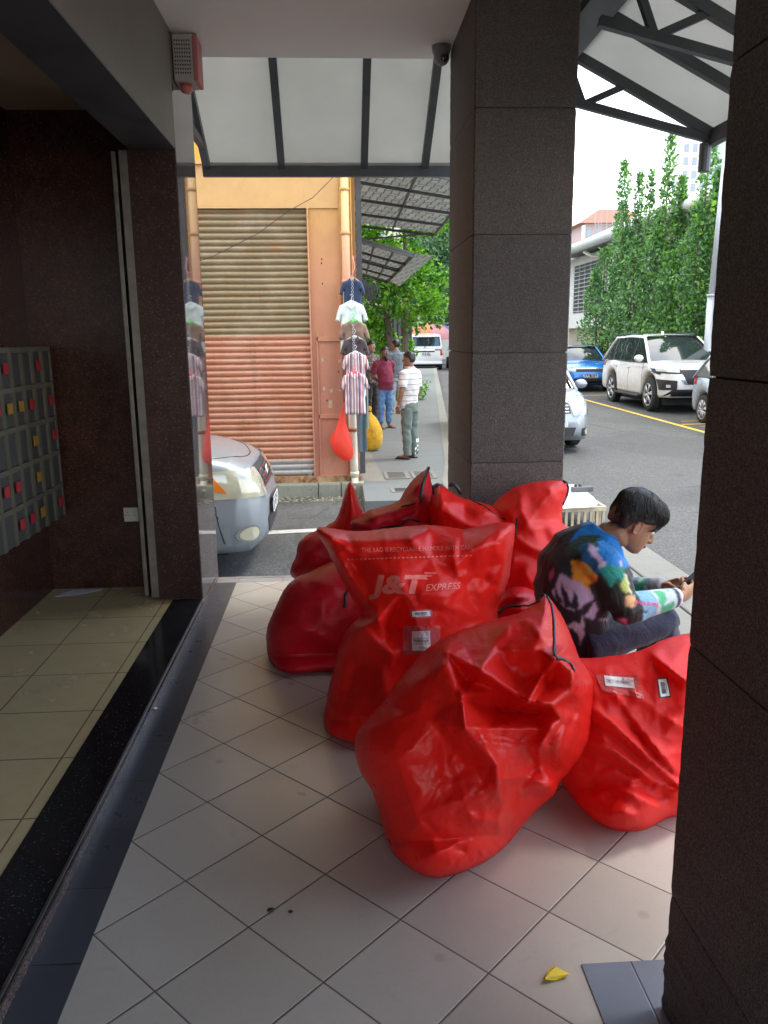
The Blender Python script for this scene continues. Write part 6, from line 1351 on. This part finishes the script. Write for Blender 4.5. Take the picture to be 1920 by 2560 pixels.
MB_ = MB().tube([(.23, 10.50, 2.60), (.25, 10.48, 2.46), (.225, 10.45, 2.40), (.215, 10.43, 2.33)], .006, 6); tag(MB_.build('pink_string', simple('pink_cord', (.65, .22, .30), .6), smooth=True), 'pink cord from which the column of shirts hangs', 'string')
ch = MB()
for z_ in np.arange(2.34, 1.2, -.045): ch.tube([(.215+.012*cos(a), 10.395-.0*z_-(2.34-z_)*.17, z_+.018*sin(a)) for a in np.linspace(0, 2*pi, 8)], .0022, 4, cap=False)
tag(ch.build('hanger_chain', simple('white_chain', (.5, .5, .52), .4)), 'thin white chain linking the hangers of the shirt column', 'chain')
cl_ = [(.27, 10.40, 1.15), (.37, 10.42, 1.15), (.385, 10.42, .60), (.36, 10.40, .16), (.30, 10.38, .15), (.275, 10.38, .6)]
g = [[(.255+.115*u+.01*sin(v*7), 10.42+.02*sin(u*9+v*3), 1.2-1.05*v) for u in np.linspace(0, 1, 8)] for v in np.linspace(0, 1, 20)]; g2 = [[(p[0], p[1]+.012, p[2]) for p in r] for r in g]
mb = MB().grid(g).grid(g2, flip=True); tag(mb.build('hanging_cloth', fold_cloth('slate_cloth', (.10, .14, .17)), smooth=True), 'long slate-grey trousers hanging behind the striped shirt', 'trousers')
g = [[(.36+.035*u, 10.44+.01*sin(u*9), .95-.50*v) for u in np.linspace(0, 1, 5)] for v in np.linspace(0, 1, 8)]; tag(MB().grid(g).grid([[(p[0], p[1]+.01, p[2]) for p in r] for r in g], flip=True).build('hanging_cloth', fold_cloth('sage_cloth', (.22, .32, .28)), smooth=True), 'narrow sage-green cloth edge hanging to the right of the striped shirt', 'cloth')
# red carrier bag hooked on the wall
cb = thing('plastic_carrier_bag', 'bright orange-red thin plastic carrier bag hooked beside the rain pipe', 'carrier bag', (.05, 10.5, .4))
t = NT('thin_red_plastic'); t.set(color=(.92, .10, .055), rough=.3); t.bump(t.noise(t.obj(), 22, 6, .75, 1.5), .6, .02); tr = t.n('BsdfTranslucent'); tr.inputs[0].default_value = (1, .12, .07, 1); m_ = t.n('MixShader'); m_.inputs[0].default_value = .45; t.l(t.b.outputs[0], m_.inputs[1]); t.l(tr.outputs[0], m_.inputs[2]); t.l(m_.outputs[0], t.out.inputs[0])
rows = []
for z_, x_, rx, ry in ((.68, .065, .018, .012), (.60, .055, .032, .02), (.50, .045, .055, .035), (.42, .035, .085, .05), (.34, .03, .12, .065), (.26, .035, .135, .075), (.18, .055, .125, .075), (.10, .085, .10, .06), (.05, .105, .065, .04), (.03, .11, .03, .02)):
    rows.append([(x_+rx*cos(a)*(1+.10*sin(a*5+z_*20)), 10.50+ry*sin(a)*(1+.15*sin(a*4+z_*31)), z_+.012*sin(a*3+z_*17)) for a in np.linspace(0, 2*pi, 33)])
cbo = MB().grid(rows).build('bag_skin', t.m, cb, True)
MB().tube([(.06, 10.50, .66), (.075, 10.53, .74), (.085, 10.56, .78)], .008, 6).build('handle', t.m, cb, True)
# yellow sack behind
ys_ = thing('yellow_sack', 'stuffed mustard-yellow sack on the sidewalk below the hanging shirts', 'sack', (.52, 13.6, gz(13.6)+.15))
rows = []
for k, (z_, r2) in enumerate(((0, .10), (.03, .20), (.12, .255), (.26, .275), (.42, .255), (.55, .20), (.66, .13), (.72, .07), (.78, .045), (.84, .06), (.88, .03))): rows.append([(r2*cos(a)*(1+.05*noise.noise(Vector((cos(a)*3, sin(a)*3, z_*7)))), r2*.85*sin(a)*(1+.05*sin(a*7+z_*9)), z_) for a in np.linspace(0, 2*pi, 33)])
MB().grid(rows).build('sack_body', cloth_mat('mustard_cloth', (.50, .29, .02), .2), ys_, True, world=False); MB().tube([(.05*cos(a), .045*sin(a), .78) for a in np.linspace(0, 2*pi, 16)], .012, 6, cap=False).build('tie', M['piping'], ys_, world=False)
ys_.scale = (.85, .85, .85)
# drain gratings on the sidewalk
for i, (x, y) in enumerate(((.80, 11.15), (1.18, 11.15), (.82, 10.05))):
    t_ = thing('drain_grating', ['slotted drain cover in the sidewalk, left of two', 'slotted drain cover in the sidewalk, right of two', 'small ribbed drain cover at the sidewalk end'][i], 'drain cover', (x, y, gz(y)+.152), group='drain covers in the far sidewalk')
    MB().box(-.17, .17, -.30 if i < 2 else -.14, .30 if i < 2 else .14, 0, .006).build('frame', M['kerbc'], t_, world=False)
    mb = MB()
    for k in range(7 if i < 2 else 5): yy = (-.22+.073*k) if i < 2 else (-.10+.05*k); mb.box(-.12, .12, yy-.012, yy+.012, .0065, .009)
    mb.build('slots', M['piping'], t_, world=False)
# debris in the gutter
rnd = random.Random(9); mb = MB()
for i in range(260):
    x = rnd.uniform(-.9, .35); y = rnd.uniform(10.15, 10.47); s_ = rnd.uniform(.008, .028); mb.ell((x, y, -.45+s_*.3), s_, s_*.8, s_*.45, 5, 3)
tag(mb.build('gutter_debris', simple('gravel_debris', (.22, .20, .14), .9, var=.6, vscale=40)), kind='stuff')
fan = thing('wall_fan', 'round grey caged fan fixed behind the navy shirt at the corner', 'fan', (.47, 12.3, 2.28)); mb = MB()
for rr in (.19, .15, .11, .07): mb.tube([(rr*cos(a), -.03*(1-rr*4), rr*sin(a)) for a in np.linspace(0, 2*pi, 24)], .005, 5, cap=False)
for a in np.linspace(0, 2*pi, 17)[:-1]: mb.tube([(0, -.04, 0), (.19*cos(a), 0, .19*sin(a))], .003, 4)
mb.build('cage', M['dark_frame'], fan, world=False); MB().tube([(0, .02, 0), (0, .12, 0)], .06, 12).build('motor', M['dark_frame'], fan, world=False); mb = MB()
for k in range(4): a = k*pi/2; mb.add([(0, 0, 0), (.16*cos(a), .02, .16*sin(a)), (.16*cos(a+.9), -.0, .16*sin(a+.9))], [(0, 1, 2)])
mb.build('blades', M['dark_frame'], fan, world=False)
# ================================================================ VEGETATION
def leaf_mat(name, stops, tr=.35):
    t = NT(name); g = t.n('NewGeometry'); o = t.obj(); n = t.noise(o, 1.2, 3); f = t.math('ADD', t.math('MULTIPLY', g.outputs['Random Per Island'], .75), t.math('MULTIPLY', n, .3))
    c = t.ramp(f, stops); t.set(color=c, rough=.42, spec=.4); tl = t.n('BsdfTranslucent'); t.l(t.mix(1.0, c, (1.3, 1.5, .5), 'MULTIPLY'), tl.inputs[0]); m_ = t.n('MixShader'); m_.inputs[0].default_value = tr
    t.l(t.b.outputs[0], m_.inputs[1]); t.l(tl.outputs[0], m_.inputs[2]); t.l(m_.outputs[0], t.out.inputs[0]); return t.m
M['leaf_col'] = leaf_mat('ficus_leaves', [(.1, (.03, .08, .04)), (.5, (.095, .22, .085)), (.85, (.20, .37, .14)), (1, (.38, .55, .18))])
M['leaf_lime'] = leaf_mat('lime_leaves', [(.1, (.05, .16, .02)), (.5, (.12, .30, .03)), (1, (.28, .52, .05))])
M['leaf_vine'] = leaf_mat('bright_vine_leaves', [(.1, (.02, .085, .01)), (.45, (.07, .21, .018)), (1, (.24, .44, .04))], .45)
M['leaf_pale'] = leaf_mat('grey_green_leaves', [(.1, (.05, .11, .06)), (.5, (.10, .20, .11)), (1, (.20, .34, .18))])
M['bark'] = simple('bark', (.12, .09, .065), .9, var=.3, vscale=12, bump=.6, bscale=30)
def leaves(pts, size, name, mat, parent, rnd, up=.6, pts_dir=None):
    mb = MB(); L_ = []
    for i, p in enumerate(pts):
        s = size*rnd.uniform(.6, 1.3); d = Vector((rnd.gauss(0, 1), rnd.gauss(0, 1), rnd.gauss(up, .8))).normalized(); x = d.cross(Vector((rnd.gauss(0, 1), rnd.gauss(0, 1), rnd.gauss(0, 1)))).normalized()
        a = Vector(p); b = a+d*s; m_ = (a+b)/2; n = d.cross(x)*s*.10; mb.v += [tuple(a), tuple(m_+x*s*.27+n), tuple(b), tuple(m_-x*s*.27+n)]; k = len(mb.v)-4; mb.f.append((k, k+1, k+2, k+3)); mb.m.append(0)
    return mb.build(name, M[mat] if isinstance(mat, str) else mat, parent, fix=False, world=False)
# columnar trees behind the parked cars
def column_tree(label, x, y, peaks, zlow, rx, n, seed, mats=('leaf_col',)):
    """peaks: list of (dx, height, radius) upright shoots"""
    z0 = gz(y); t = thing('columnar_tree', label, 'tree', (x, y, z0), group='columnar trees behind the parked cars'); rnd = random.Random(seed); tr = MB()
    for dx, h, r_2 in peaks: tr.tube([(dx*.25, 0, 0), (dx*.6, rnd.uniform(-.1, .1), h*.3), (dx, rnd.uniform(-.15, .15), h*.7), (dx*1.02, 0, h*.98)], [.05, .045, .03, .006], 6)
    tr.build('trunk', M['bark'], t, world=False); P_ = [[] for _ in mats]
    for i in range(int(n*1.3)):
        dx, h, r_2 = rnd.choice(peaks); q = rnd.random()**.85; z = zlow+(h-zlow)*q; env = r_2*1.35*(1 if q < .45 else max(.10, (1-(q-.45)/.60)**.8)); env *= .75+.5*noise.noise(Vector((dx*3, z*1.3, seed)))+.12*sin(z*5+dx*7)
        if z < 1.6: env *= max(.3, (z-zlow)/(1.6-zlow)*.7+.3)
        a = rnd.uniform(0, 2*pi); rr = env*math.sqrt(rnd.uniform(.25, 1.05)); xb = dx*min(1, .35+z/h)
        P_[int(rnd.random()*len(mats)*.999) if noise.noise(Vector((xb+x, a, z*.8))) > .0 else 0].append((xb+rr*cos(a), rr*sin(a)*1.1, z))
    for k, m_ in enumerate(mats):
        if P_[k]: leaves(P_[k], .15, 'crown', m_, t, rnd, up=.9)
cols = [(1300, 31.0, [(0, 5.0, .75), (.5, 6.6, .45), (-.3, 4.2, .6)], 2600, 'dark green columnar tree at the left end of the row'), (1345, 29.3, [(-.2, 7.7, .42), (.35, 7.3, .38), (0, 5.4, .8)], 3600, 'columnar tree with two slim shoots above the white SUV'),
        (1390, 27.6, [(0, 7.1, .26), (.4, 5.9, .5), (-.4, 5.0, .7)], 2900, 'lower columnar tree with one thin shoot above the SUV roof'), (1426, 26.4, [(0, 8.0, .42), (.45, 6.7, .38), (-.3, 5.2, .7)], 3800, 'tall columnar tree with a feathery double top at the middle of the row'),
        (1466, 25.0, [(0, 4.6, .75), (-.35, 4.3, .6), (.4, 4.0, .6)], 3300, 'low bushy tree with bright lime leaves in the row'), (1509, 23.6, [(0, 7.9, .50), (.35, 6.4, .45), (-.2, 5.5, .6)], 4600, 'tallest dense columnar tree just left of the lamp post'), (1566, 22.4, [(0, 4.6, .6), (.3, 4.0, .6)], 1800, 'lime columnar tree behind the lamp post at the pillar edge')]
for i, (px, Y, pk, n, lab) in enumerate(cols):
    p = at(px, 700, Y=Y); column_tree(lab, p.x, Y, pk, .75, .7, n, i+3, ('leaf_col', 'leaf_lime') if i in (4, 6) else (('leaf_col', 'leaf_col', 'leaf_col', 'leaf_lime') if i in (3, 5) else ('leaf_col',)))
def blob_tree(name, label, cat, loc, blobs, n, size, mat, seed, trunk=None, group=None, droop=.2):
    t = thing(name, label, cat, loc, group=group); rnd = random.Random(seed); P_ = []
    if trunk: MB().tube(*trunk).build('trunk', M['bark'], t, world=False)
    wts = [b[3]*b[4]*b[5] for b in blobs]
    while len(P_) < n:
        b = rnd.choices(blobs, wts)[0]; v = Vector((rnd.gauss(0, 1), rnd.gauss(0, 1), rnd.gauss(0, 1))).normalized()*(rnd.random()**.45); p = Vector((b[0]+v.x*b[3], b[1]+v.y*b[4], b[2]+v.z*b[5]))
        if noise.noise(p*1.7+Vector((seed, 0, 0))) < -.12: continue
        P_.append(p)
    leaves(P_, size, 'crown', mat, t, rnd, up=-droop); return t
blob_tree('vine_tree', 'bright lime-green leafy tree hanging over the sidewalk beyond the awnings', 'tree', (1.6, 25, 0), [(-.5,0,3.2,1.1,1.4,1.3),(.4,0,3.6,.9,1.2,1.0),(.9,-.5,2.5,.9,1.2,.8),(-.6,.5,1.9,.8,1,.7),(-.9,0,4.6,1.0,1.2,1.0),(.1,.6,1.2,.8,.9,.6),(1.4,0,3.3,.5,.8,.6)], 9000, .17, 'leaf_vine', 21, ([(0,0,-.3),(.05,0,1.2),(-.1,0,2.6),(.2,.1,3.6)], [.14,.12,.09,.04], 8))
blob_tree('street_tree', 'pale grey-green tree behind the white panel van', 'tree', (5.35, 36, 0), [(-1.0,0,5.0,1.6,1.4,1.7),(-.1,0,6.5,1.1,1.2,1.2),(-2.0,0,4.2,1.1,1.2,1.1),(.4,0,4.3,.9,1.0,1.2),(-1.3,0,3.4,1.4,1.2,.7)], 8500, .22, 'leaf_pale', 22, ([(0,0,-.3),(.1,0,2),(0,0,4),(.6,0,6)], [.2,.17,.12,.05], 8))
blob_tree('street_tree', 'small light-green tree hanging above the second awning', 'tree', (2.0, 24, 0), [(0,0,5.0,.9,1.2,.7),(.9,0,4.9,.8,1,.5)], 1800, .17, 'leaf_vine', 23, ([(0,.5,-.3),(.1,.5,3),(0,.3,5)], [.1,.08,.03], 8))
blob_tree('hedge', 'low ragged green hedge behind the group of men', 'hedge', (1.5, 23.5, gz(23)), [(-.5,0,.6,.9,.6,.6),(.5,0,.5,.7,.6,.5)], 2200, .12, 'leaf_vine', 24)
blob_tree('distant_tree', 'pale leafy tree rising beside the pale block far up the street', 'tree', (8.0, 50, 0), [(0,0,5,2.2,2,2.4),(-1.5,0,3.4,1.6,1.6,1.6)], 5000, .30, 'leaf_pale', 25, ([(0,0,-.2),(0,0,4)], [.2,.1], 8))
# ================================================================ FENCE, UMBRELLA, LAMP POST
fn = thing('slatted_gate', 'tall dark slatted metal gate behind the grey-shirted man', 'gate', (2.45, 34, gz(34))); mb = MB()
for k in range(12): mb.box(-1.5+k*.18, -1.5+k*.18+.10, -.02, .02, .05, 3.0)
mb.build('slats', M['dark_frame'], fn, world=False); MB().box(-1.55, .68, .021, .08, .0, 3.1).build('backing', simple('dark_backing', (.035, .03, .028), .8), fn, world=False)
um = thing('umbrella', 'big multicoloured market umbrella behind the white van', 'umbrella', (5.4, 48.5, gz(48)))
cu_ = [(.40,.10,.10), (.05,.06,.16), (.30,.14,.18), (.36,.16,.06), (.03,.20,.08), (.36,.13,.05), (.30,.12,.14), (.06,.09,.22)]
MB().tube([(0,0,0), (0,0,2.5)], .03, 8).build('pole', M['steel'], um, world=False)
for k in range(8):
    g = []
    for q in np.linspace(0, 1, 7): g.append([((1.75*sin(q*pi/2))*cos(2*pi*(k+u)/8), (1.75*sin(q*pi/2))*sin(2*pi*(k+u)/8), 1.55+1.0*cos(q*pi/2)-.05*sin(u*pi)*q) for u in np.linspace(0, 1, 5)])
    MB().grid(g).build('canopy_panel', simple('umbrella_cloth', cu_[k], .7), um, True, world=False)
lp_ = thing('lamp_post', 'pale grey stepped metal lamp post beside the columnar trees', 'lamp post', (at(1540, 600, Y=21.3).x, 21.3, gz(21.3))); pg = simple('galvanised_pole', (.42, .45, .48), .45, metal=.3, var=.08)
MB().tube([(0,0,0), (0,0,2.9)], .105, 18).build('base_tube', pg, lp_, True, world=False); MB().tube([(0,0,2.9), (0,0,2.95)], .125, 18).build('collar', pg, lp_, True, world=False); MB().tube([(0,0,2.95), (.10,0,6.6)], [.080,.065], 16).build('upper_tube', pg, lp_, True, world=False)
MB().box(.10, .16, -.06, .06, 2.1, 2.5).build('junction_box', pg, lp_, world=False)
# ================================================================ BUILDINGS
wc = concrete('white_rendered_wall', (.62, .62, .57), (.30, .28, .22), .5); wd = concrete('beige_lower_wall', (.38, .33, .25), (.2, .17, .12), .7)
hb_ = thing('white_building', 'low white building with a wide gutter behind the columnar trees', 'building', (13, 32, -.3))
xw = 12.2
MB().box(xw, xw+8, 20, 37.2, 1.95, 5.6).build('wall', wc, hb_); MB().box(xw+.35, xw+8, 20, 44, -.5, 1.9495).build('lower_wall', wd, hb_)
MB().box(xw+.0, xw+8, 37.2, 44, 1.95, 5.4).build('wall_end', wc, hb_)
rf = MB(); rf.prism([(xw-1.1, 5.35), (xw-1.1, 5.75), (xw-.6, 5.85), (xw+5, 8.2), (xw+9, 8.2), (xw+9, 5.61), (xw-.5, 5.61)], 'y', 14, 44.5); rf.build('roof', simple('pale_roof', (.50, .52, .49), .6, var=.08), hb_)
MB().tube([(xw-1.05, 13.9, 5.55), (xw-1.05, 44.6, 5.55)], .20, 12).build('gutter', simple('pale_gutter', (.55, .56, .52), .5), hb_, True)
wn = MB().box(xw-.03, xw-.0005, 37.5, 42, 2.7, 5.0).build('window', simple('dark_louvre', (.035, .04, .042), .4), hb_); mb = MB()
for k in range(12): mb.box(xw-.07, xw-.031, 37.4, 42.1, 2.75+.19*k, 2.79+.19*k)
for y in (38.3, 39.2, 40.1, 41): mb.box(xw-.075, xw-.03, y, y+.05, 2.7, 5)
mb.build('grille', simple('window_bars', (.40, .40, .37), .6), wn)
MB().tube([(xw-.9, 37.6, 5.3), (xw-.6, 37.3, 5.05), (xw-.12, 37.0, 5.0), (xw-.12, 37.0, 2.2), (xw-.1, 36.9, 1.9), (xw+.25, 35.2, 1.8), (xw+.25, 35.2, -.2)], .085, 10).build('downpipe', simple('cream_pipe', (.55, .53, .44), .5), hb_, True)
def tower(label, x0, x1, y0, y1, z1, wm, nx_, nz_, cat='tower block', name='tower_block', z0=0, roofm=None, group=None, fw=.55, fh=.6):
    t = thing(name, label, cat, ((x0+x1)/2, y0, z0), group=group); MB().box(x0, x1, y0, y1, z0, z1).build('wall', wm, t); gm_ = M['glass']
    for i in range(nx_):
        for k in range(nz_):
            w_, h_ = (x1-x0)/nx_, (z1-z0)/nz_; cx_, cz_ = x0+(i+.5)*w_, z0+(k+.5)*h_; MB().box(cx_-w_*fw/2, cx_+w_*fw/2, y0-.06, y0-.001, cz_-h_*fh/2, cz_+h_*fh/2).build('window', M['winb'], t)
    return t
M['winb'] = simple('hazed_window', (.26, .30, .34), .2)  # distance haze put into the colour: panes paler than dark glass
tw1 = tower('tall white tower block with a grid of dark windows beyond the trees', 49.6, 53.4, 120, 123, 31.8, simple('tower_white', (.72, .72, .68), .7, var=.03), 3, 18, z0=0)
MB().box(53.45, 60, 121, 125, 0, 30).build('side_wing', simple('tower_grey', (.40, .46, .48), .6), tw1)
ap = tower('distant pink-banded apartment block under an orange tiled roof', 27.6, 33.6, 92, 104, 13.6, simple('pink_block', (.46, .33, .31), .8, var=.12), 6, 6, 'apartment block', 'apartment_block'); rm_ = simple('hazed_orange_roof', (.52, .27, .20), .8)  # roof orange paled and dulled, distance haze mixed into its colour
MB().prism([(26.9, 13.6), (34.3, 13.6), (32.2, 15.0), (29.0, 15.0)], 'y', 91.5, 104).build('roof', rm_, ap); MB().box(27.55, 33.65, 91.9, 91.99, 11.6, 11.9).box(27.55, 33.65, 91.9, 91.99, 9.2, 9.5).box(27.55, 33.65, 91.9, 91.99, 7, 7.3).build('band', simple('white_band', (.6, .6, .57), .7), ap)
b2 = tower('small cream rooftop block below the aerial masts', 21.6, 25.4, 70, 76, 8.9, simple('cream_block', (.60, .56, .42), .8, var=.05), 2, 1, 'rooftop block', 'rooftop_block', z0=0, fw=.1, fh=.1)
am = thing('aerial_mast', 'cluster of thin aerial masts standing on the cream rooftop block', 'antenna', (22.8, 71, 8.9)); mm = MB()
for dx, h in ((-.6, 3.2), (-.1, 3.0), (.4, 3.6), (.9, 3.9), (-.3, 2.2)): mm.tube([(dx, 0, 0), (dx, 0, h)], .035, 5)
for z_ in (.9, 1.9): mm.bar((-.7, 0, z_), (1.0, 0, z_), .04, .04)
mm.build('masts', simple('mast_grey', (.35, .34, .34), .6), am, world=False); MB().tube([(-1.6, 0, .2), (-1.6, 0, 1.8)], .16, 10).build('panel_antenna', simple('antenna_white', (.6, .58, .52), .6), am, world=False); MB().ell((.3, .2, .5), .5, .4, .35, 10, 8).build('equipment_box', simple('equip', (.18, .18, .19), .7), am, world=False)
bl = tower('pale grey block closing the street behind the street trees', 6.2, 16, 58, 70, 14, simple('pale_block', (.55, .56, .53), .8, var=.06), 5, 5, 'building', 'street_block', fw=.3, fh=.45)
bl2 = tower('long cream shophouse row far behind the vine tree', -14, 6.1, 54, 66, 9.0, simple('cream_row', (.50, .46, .38), .8, var=.08), 9, 3, 'building', 'shophouse_row', fw=.35, fh=.45)
# ================================================================ BY THE RIGHT PILLAR: crate with sheet
cz0 = -.445; q_ = at(1225, 1147, Z=cz0); cy0 = q_.y; cy1 = cy0+.55; cz1 = at(1225, 1096, Y=cy0).z; cx0 = at(1190, 1120, Y=cy0).x; cx1 = at(1309, 1120, Y=cy0).x
cr2 = thing('slatted_crate', 'weathered wooden slatted crate standing on the road edge right of the far pillar', 'crate', ((cx0+cx1)/2, (cy0+cy1)/2, cz0)); wm_ = simple('weathered_wood', (.48, .40, .27), .85, var=.25, vscale=10, bump=.4, bscale=60, dirt=((.20, .13, .07), 9, .58))
MB().box(cx0, cx1, cy0, cy0+.03, cz1-.05, cz1).box(cx0, cx1, cy1-.03, cy1, cz1-.05, cz1).box(cx0, cx0+.03, cy0+.031, cy1-.031, cz1-.05, cz1).box(cx1-.03, cx1, cy0+.031, cy1-.031, cz1-.05, cz1).build('top_frame', wm_, cr2); MB().box(cx0, cx1, cy0+.001, cy0+.029, cz0, cz0+.04).build('bottom_rail', wm_, cr2)
for k in range(9): x = cx0+.02+k*(cx1-cx0-.06)/8; MB().box(x, x+.028, cy0+.002, cy0+.024, cz0+.0405, cz1-.0505).build('slat', wm_, cr2)
for k in range(5): y = cy0+.05+k*(cy1-cy0-.12)/4; MB().box(cx1-.024, cx1-.002, y, y+.03, cz0, cz1-.0505).build('slat', wm_, cr2)
MB().box(cx0+.035, cx1-.035, cy0+.04, cy1-.04, cz1-.02, cz1-.001).build('inner_board', simple('dark_board', (.10, .07, .06), .7), cr2)
t = NT('wet_sheet'); n = t.noise(t.obj(), 5, 5); t.set(color=t.ramp(n, [(.3, (.62, .72, .76)), (.7, (.70, .78, .80))]), rough=.06, spec=.9); t.bump(n, .1, .02)
outl = [tuple(at(x, y, Z=cz1+.003))[:2] for x, y in ((1200, 1099), (1288, 1095), (1291, 1088), (1284, 1076), (1268, 1063), (1253, 1051), (1240, 1047), (1222, 1046), (1200, 1048))]
sheet_ = MB().prism(outl, 'z', cz1+.0005, cz1+.006).build('white_sheet', t.m); tag(sheet_, 'glossy wet white sheet lying on the slatted crate', 'sheet')
bk = thing('grey_brick', 'small grey block with two round knobs lying on the wet sheet', 'block', (at(1268, 1063, Z=cz1).x-.06, at(1268, 1063, Z=cz1).y, cz1+.007), .1); MB().box(-.13, .13, -.03, .03, 0, .06).build('block_body', simple('grey_block', (.10, .09, .10), .7), bk, world=False, bevel=.01); MB().ell((-.07, .02, .06), .022, .022, .03, 8, 6).build('knob', M['piping'], bk, world=False); MB().ell((-.02, .02, .06), .022, .022, .03, 8, 6).build('knob', M['piping'], bk, world=False)
# ================================================================ SMALL THINGS OF THE ARCADE
# alarm sounder on the wall
al = thing('alarm_sounder', 'old white and red alarm box with strobe under the soffit on the granite wall', 'alarm box', (-.85, 4.86, 3.0)); aw_ = simple('dusty_white_plastic', (.36, .32, .29), .6, var=.12, vscale=12)
MB().box(0.003, .11, -.02, .16, -.02, .215).build('case', aw_, al, world=False, bevel=.006); MB().box(.1105, .135, -.018, .158, -.018, .213).build('red_front', simple('faded_red_plastic', (.40, .12, .12), .5, var=.15), al, world=False, bevel=.004); mb = MB()
for i in range(7):
    for k in range(9): mb.box(.012+i*.013, .019+i*.013, -.0225, -.0201, .015+k*.020, .024+k*.020)
mb.build('sound_slots', M['piping'], al, world=False); MB().tube([(.055, .05, -.02), (.055, .05, -.05), (.055, .05, -.062)], [.034, .034, .024], 16).build('strobe', simple('strobe_pink', (.50, .13, .10), .3), al, True, world=False)
# dome camera
p = at(949, 112, Z=SO); cm = thing('security_camera', 'grey turret security camera on the soffit edge beside the far pillar', 'camera', (p.x, 5.02, SO)); cg = simple('camera_grey', (.20, .21, .20), .5)
MB().tube([(0,0,0), (0,0,-.03), (0,0,-.045)], [.055, .052, .044], 20).build('base', cg, cm, True, world=False); MB().ell((.0, -.01, -.062), .045, .045, .045, 18, 12).build('turret', cg, cm, True, world=False); MB().ell((.008, -.048, -.075), .024, .012, .024, 14, 8).build('lens', M['glass'], cm, True, world=False)
# socket
so_k = thing('wall_socket', 'white double wall socket low on the dark lobby wall', 'socket', (-1.315, 5.054, .53)); MB().box(-.045, .045, -.012, 0, -.045, .045).build('plate', simple('socket_white', (.45, .45, .42), .5), so_k, world=False, bevel=.004); mb = MB()
for dx in (-.020, .020):
    for a, b_ in ((0, .016), (-.008, -.004), (.008, -.004)): mb.box(dx+a-.002, dx+a+.002, -.0135, -.0121, b_-.004, b_+.004)
mb.build('pin_holes', M['piping'], so_k, world=False)
tag(MB().add([(-1.78, 4.88, .056), (-1.60, 4.93, .058), (-1.52, 5.01, .056), (-1.70, 5.00, .062), (-1.78, 4.88, .054), (-1.60, 4.93, .056), (-1.52, 5.01, .054), (-1.70, 5.00, .060)], [(0,1,2,3), (7,6,5,4), (0,4,5,1), (1,5,6,2), (2,6,7,3), (3,7,4,0)]).build('paper_sheet', simple('paper', (.45, .47, .50), .7)), 'loose white leaflet on the lobby floor against the wall', 'leaflet')
lf = [at(x, y, Z=.004) for x, y in ((1175, 2116), (1183, 2100), (1200, 2096), (1218, 2098), (1230, 2108), (1226, 2113), (1204, 2116), (1190, 2121), (1177, 2122))]
mb = MB(); mb.v = [tuple(q+Vector((0, 0, .006*((i*7) % 3)))) for i, q in enumerate(lf)]+[tuple(q+Vector((0, 0, .006*((i*7) % 3)-.002))) for i, q in enumerate(lf)]; n = len(lf); mb.f = [tuple(range(n)), tuple(range(2*n-1, n-1, -1))]+[(i, (i+1) % n, (i+1) % n+n, i+n) for i in range(n)]; mb.m = [0]*len(mb.f)
tag(mb.build('dry_leaf', simple('yellow_leaf', (.70, .52, .02), .6, var=.2, vscale=30)), 'bright yellow dry leaf lying on the tiles near the nearest pillar', 'leaf')
for i, (x, y, s_) in enumerate(((585, 1965, .008), (628, 1969, .005), (334, 1530, .009), (598, 1637, .01))):
    q = at(x, y, Z=.004); m_ = [M['piping'], M['piping'], M['label'], M['frame']][i]
    if i < 3: tag(MB().ell(q, s_*1.4, s_, .004, 10, 6).build('litter_bit', m_), ['larger dark gum-like scrap on the tiles in front of the bags', 'thin dark crumb just right of the larger scrap on the tiles', 'tiny white scrap on the dark border strip by the lobby kerb'][i], 'scrap')
# letterbox rack on the lobby side wall
mbx = thing('letterbox_rack', 'pale metal rack of letterboxes on the dark lobby side wall', 'letterboxes', (-1.84, 4.0, .55)); mc = simple('letterbox_paint', (.075, .07, .05), .5, var=.1); md = simple('letterbox_dark', (.03, .03, .03), .6)
colw, rowh = .155, .205; flyr = random.Random(12); fr_ = simple('red_flyer', (.24, .010, .018), .6); fy = simple('yellow_flyer', (.22, .12, .008), .6)
for c_ in range(13):
    y1_ = 1.0-c_*colw
    for r_w in range(5):
        z0_ = r_w*rowh; bx = MB(); a, b_ = y1_-colw+.002, y1_-.002; bx.box(.002, .14, a, a+.022, z0_, z0_+rowh-.002).box(.002, .14, b_-.012, b_, z0_, z0_+rowh-.002).box(.002, .14, a+.022, b_-.012, z0_+rowh-.03, z0_+rowh-.002); o_ = bx.build('letterbox', mc, mbx, world=False)
        MB().box(.002, .13, a+.0225, b_-.0125, z0_+.001, z0_+rowh-.031).build('flap', md, o_, world=False)
        if flyr.random() < .48: yy = a+.05; MB().box(.1405, .147, yy, yy+.06, z0_+.07, z0_+.125).build('flyer', fr_ if flyr.random() < .66 else fy, o_, world=False)
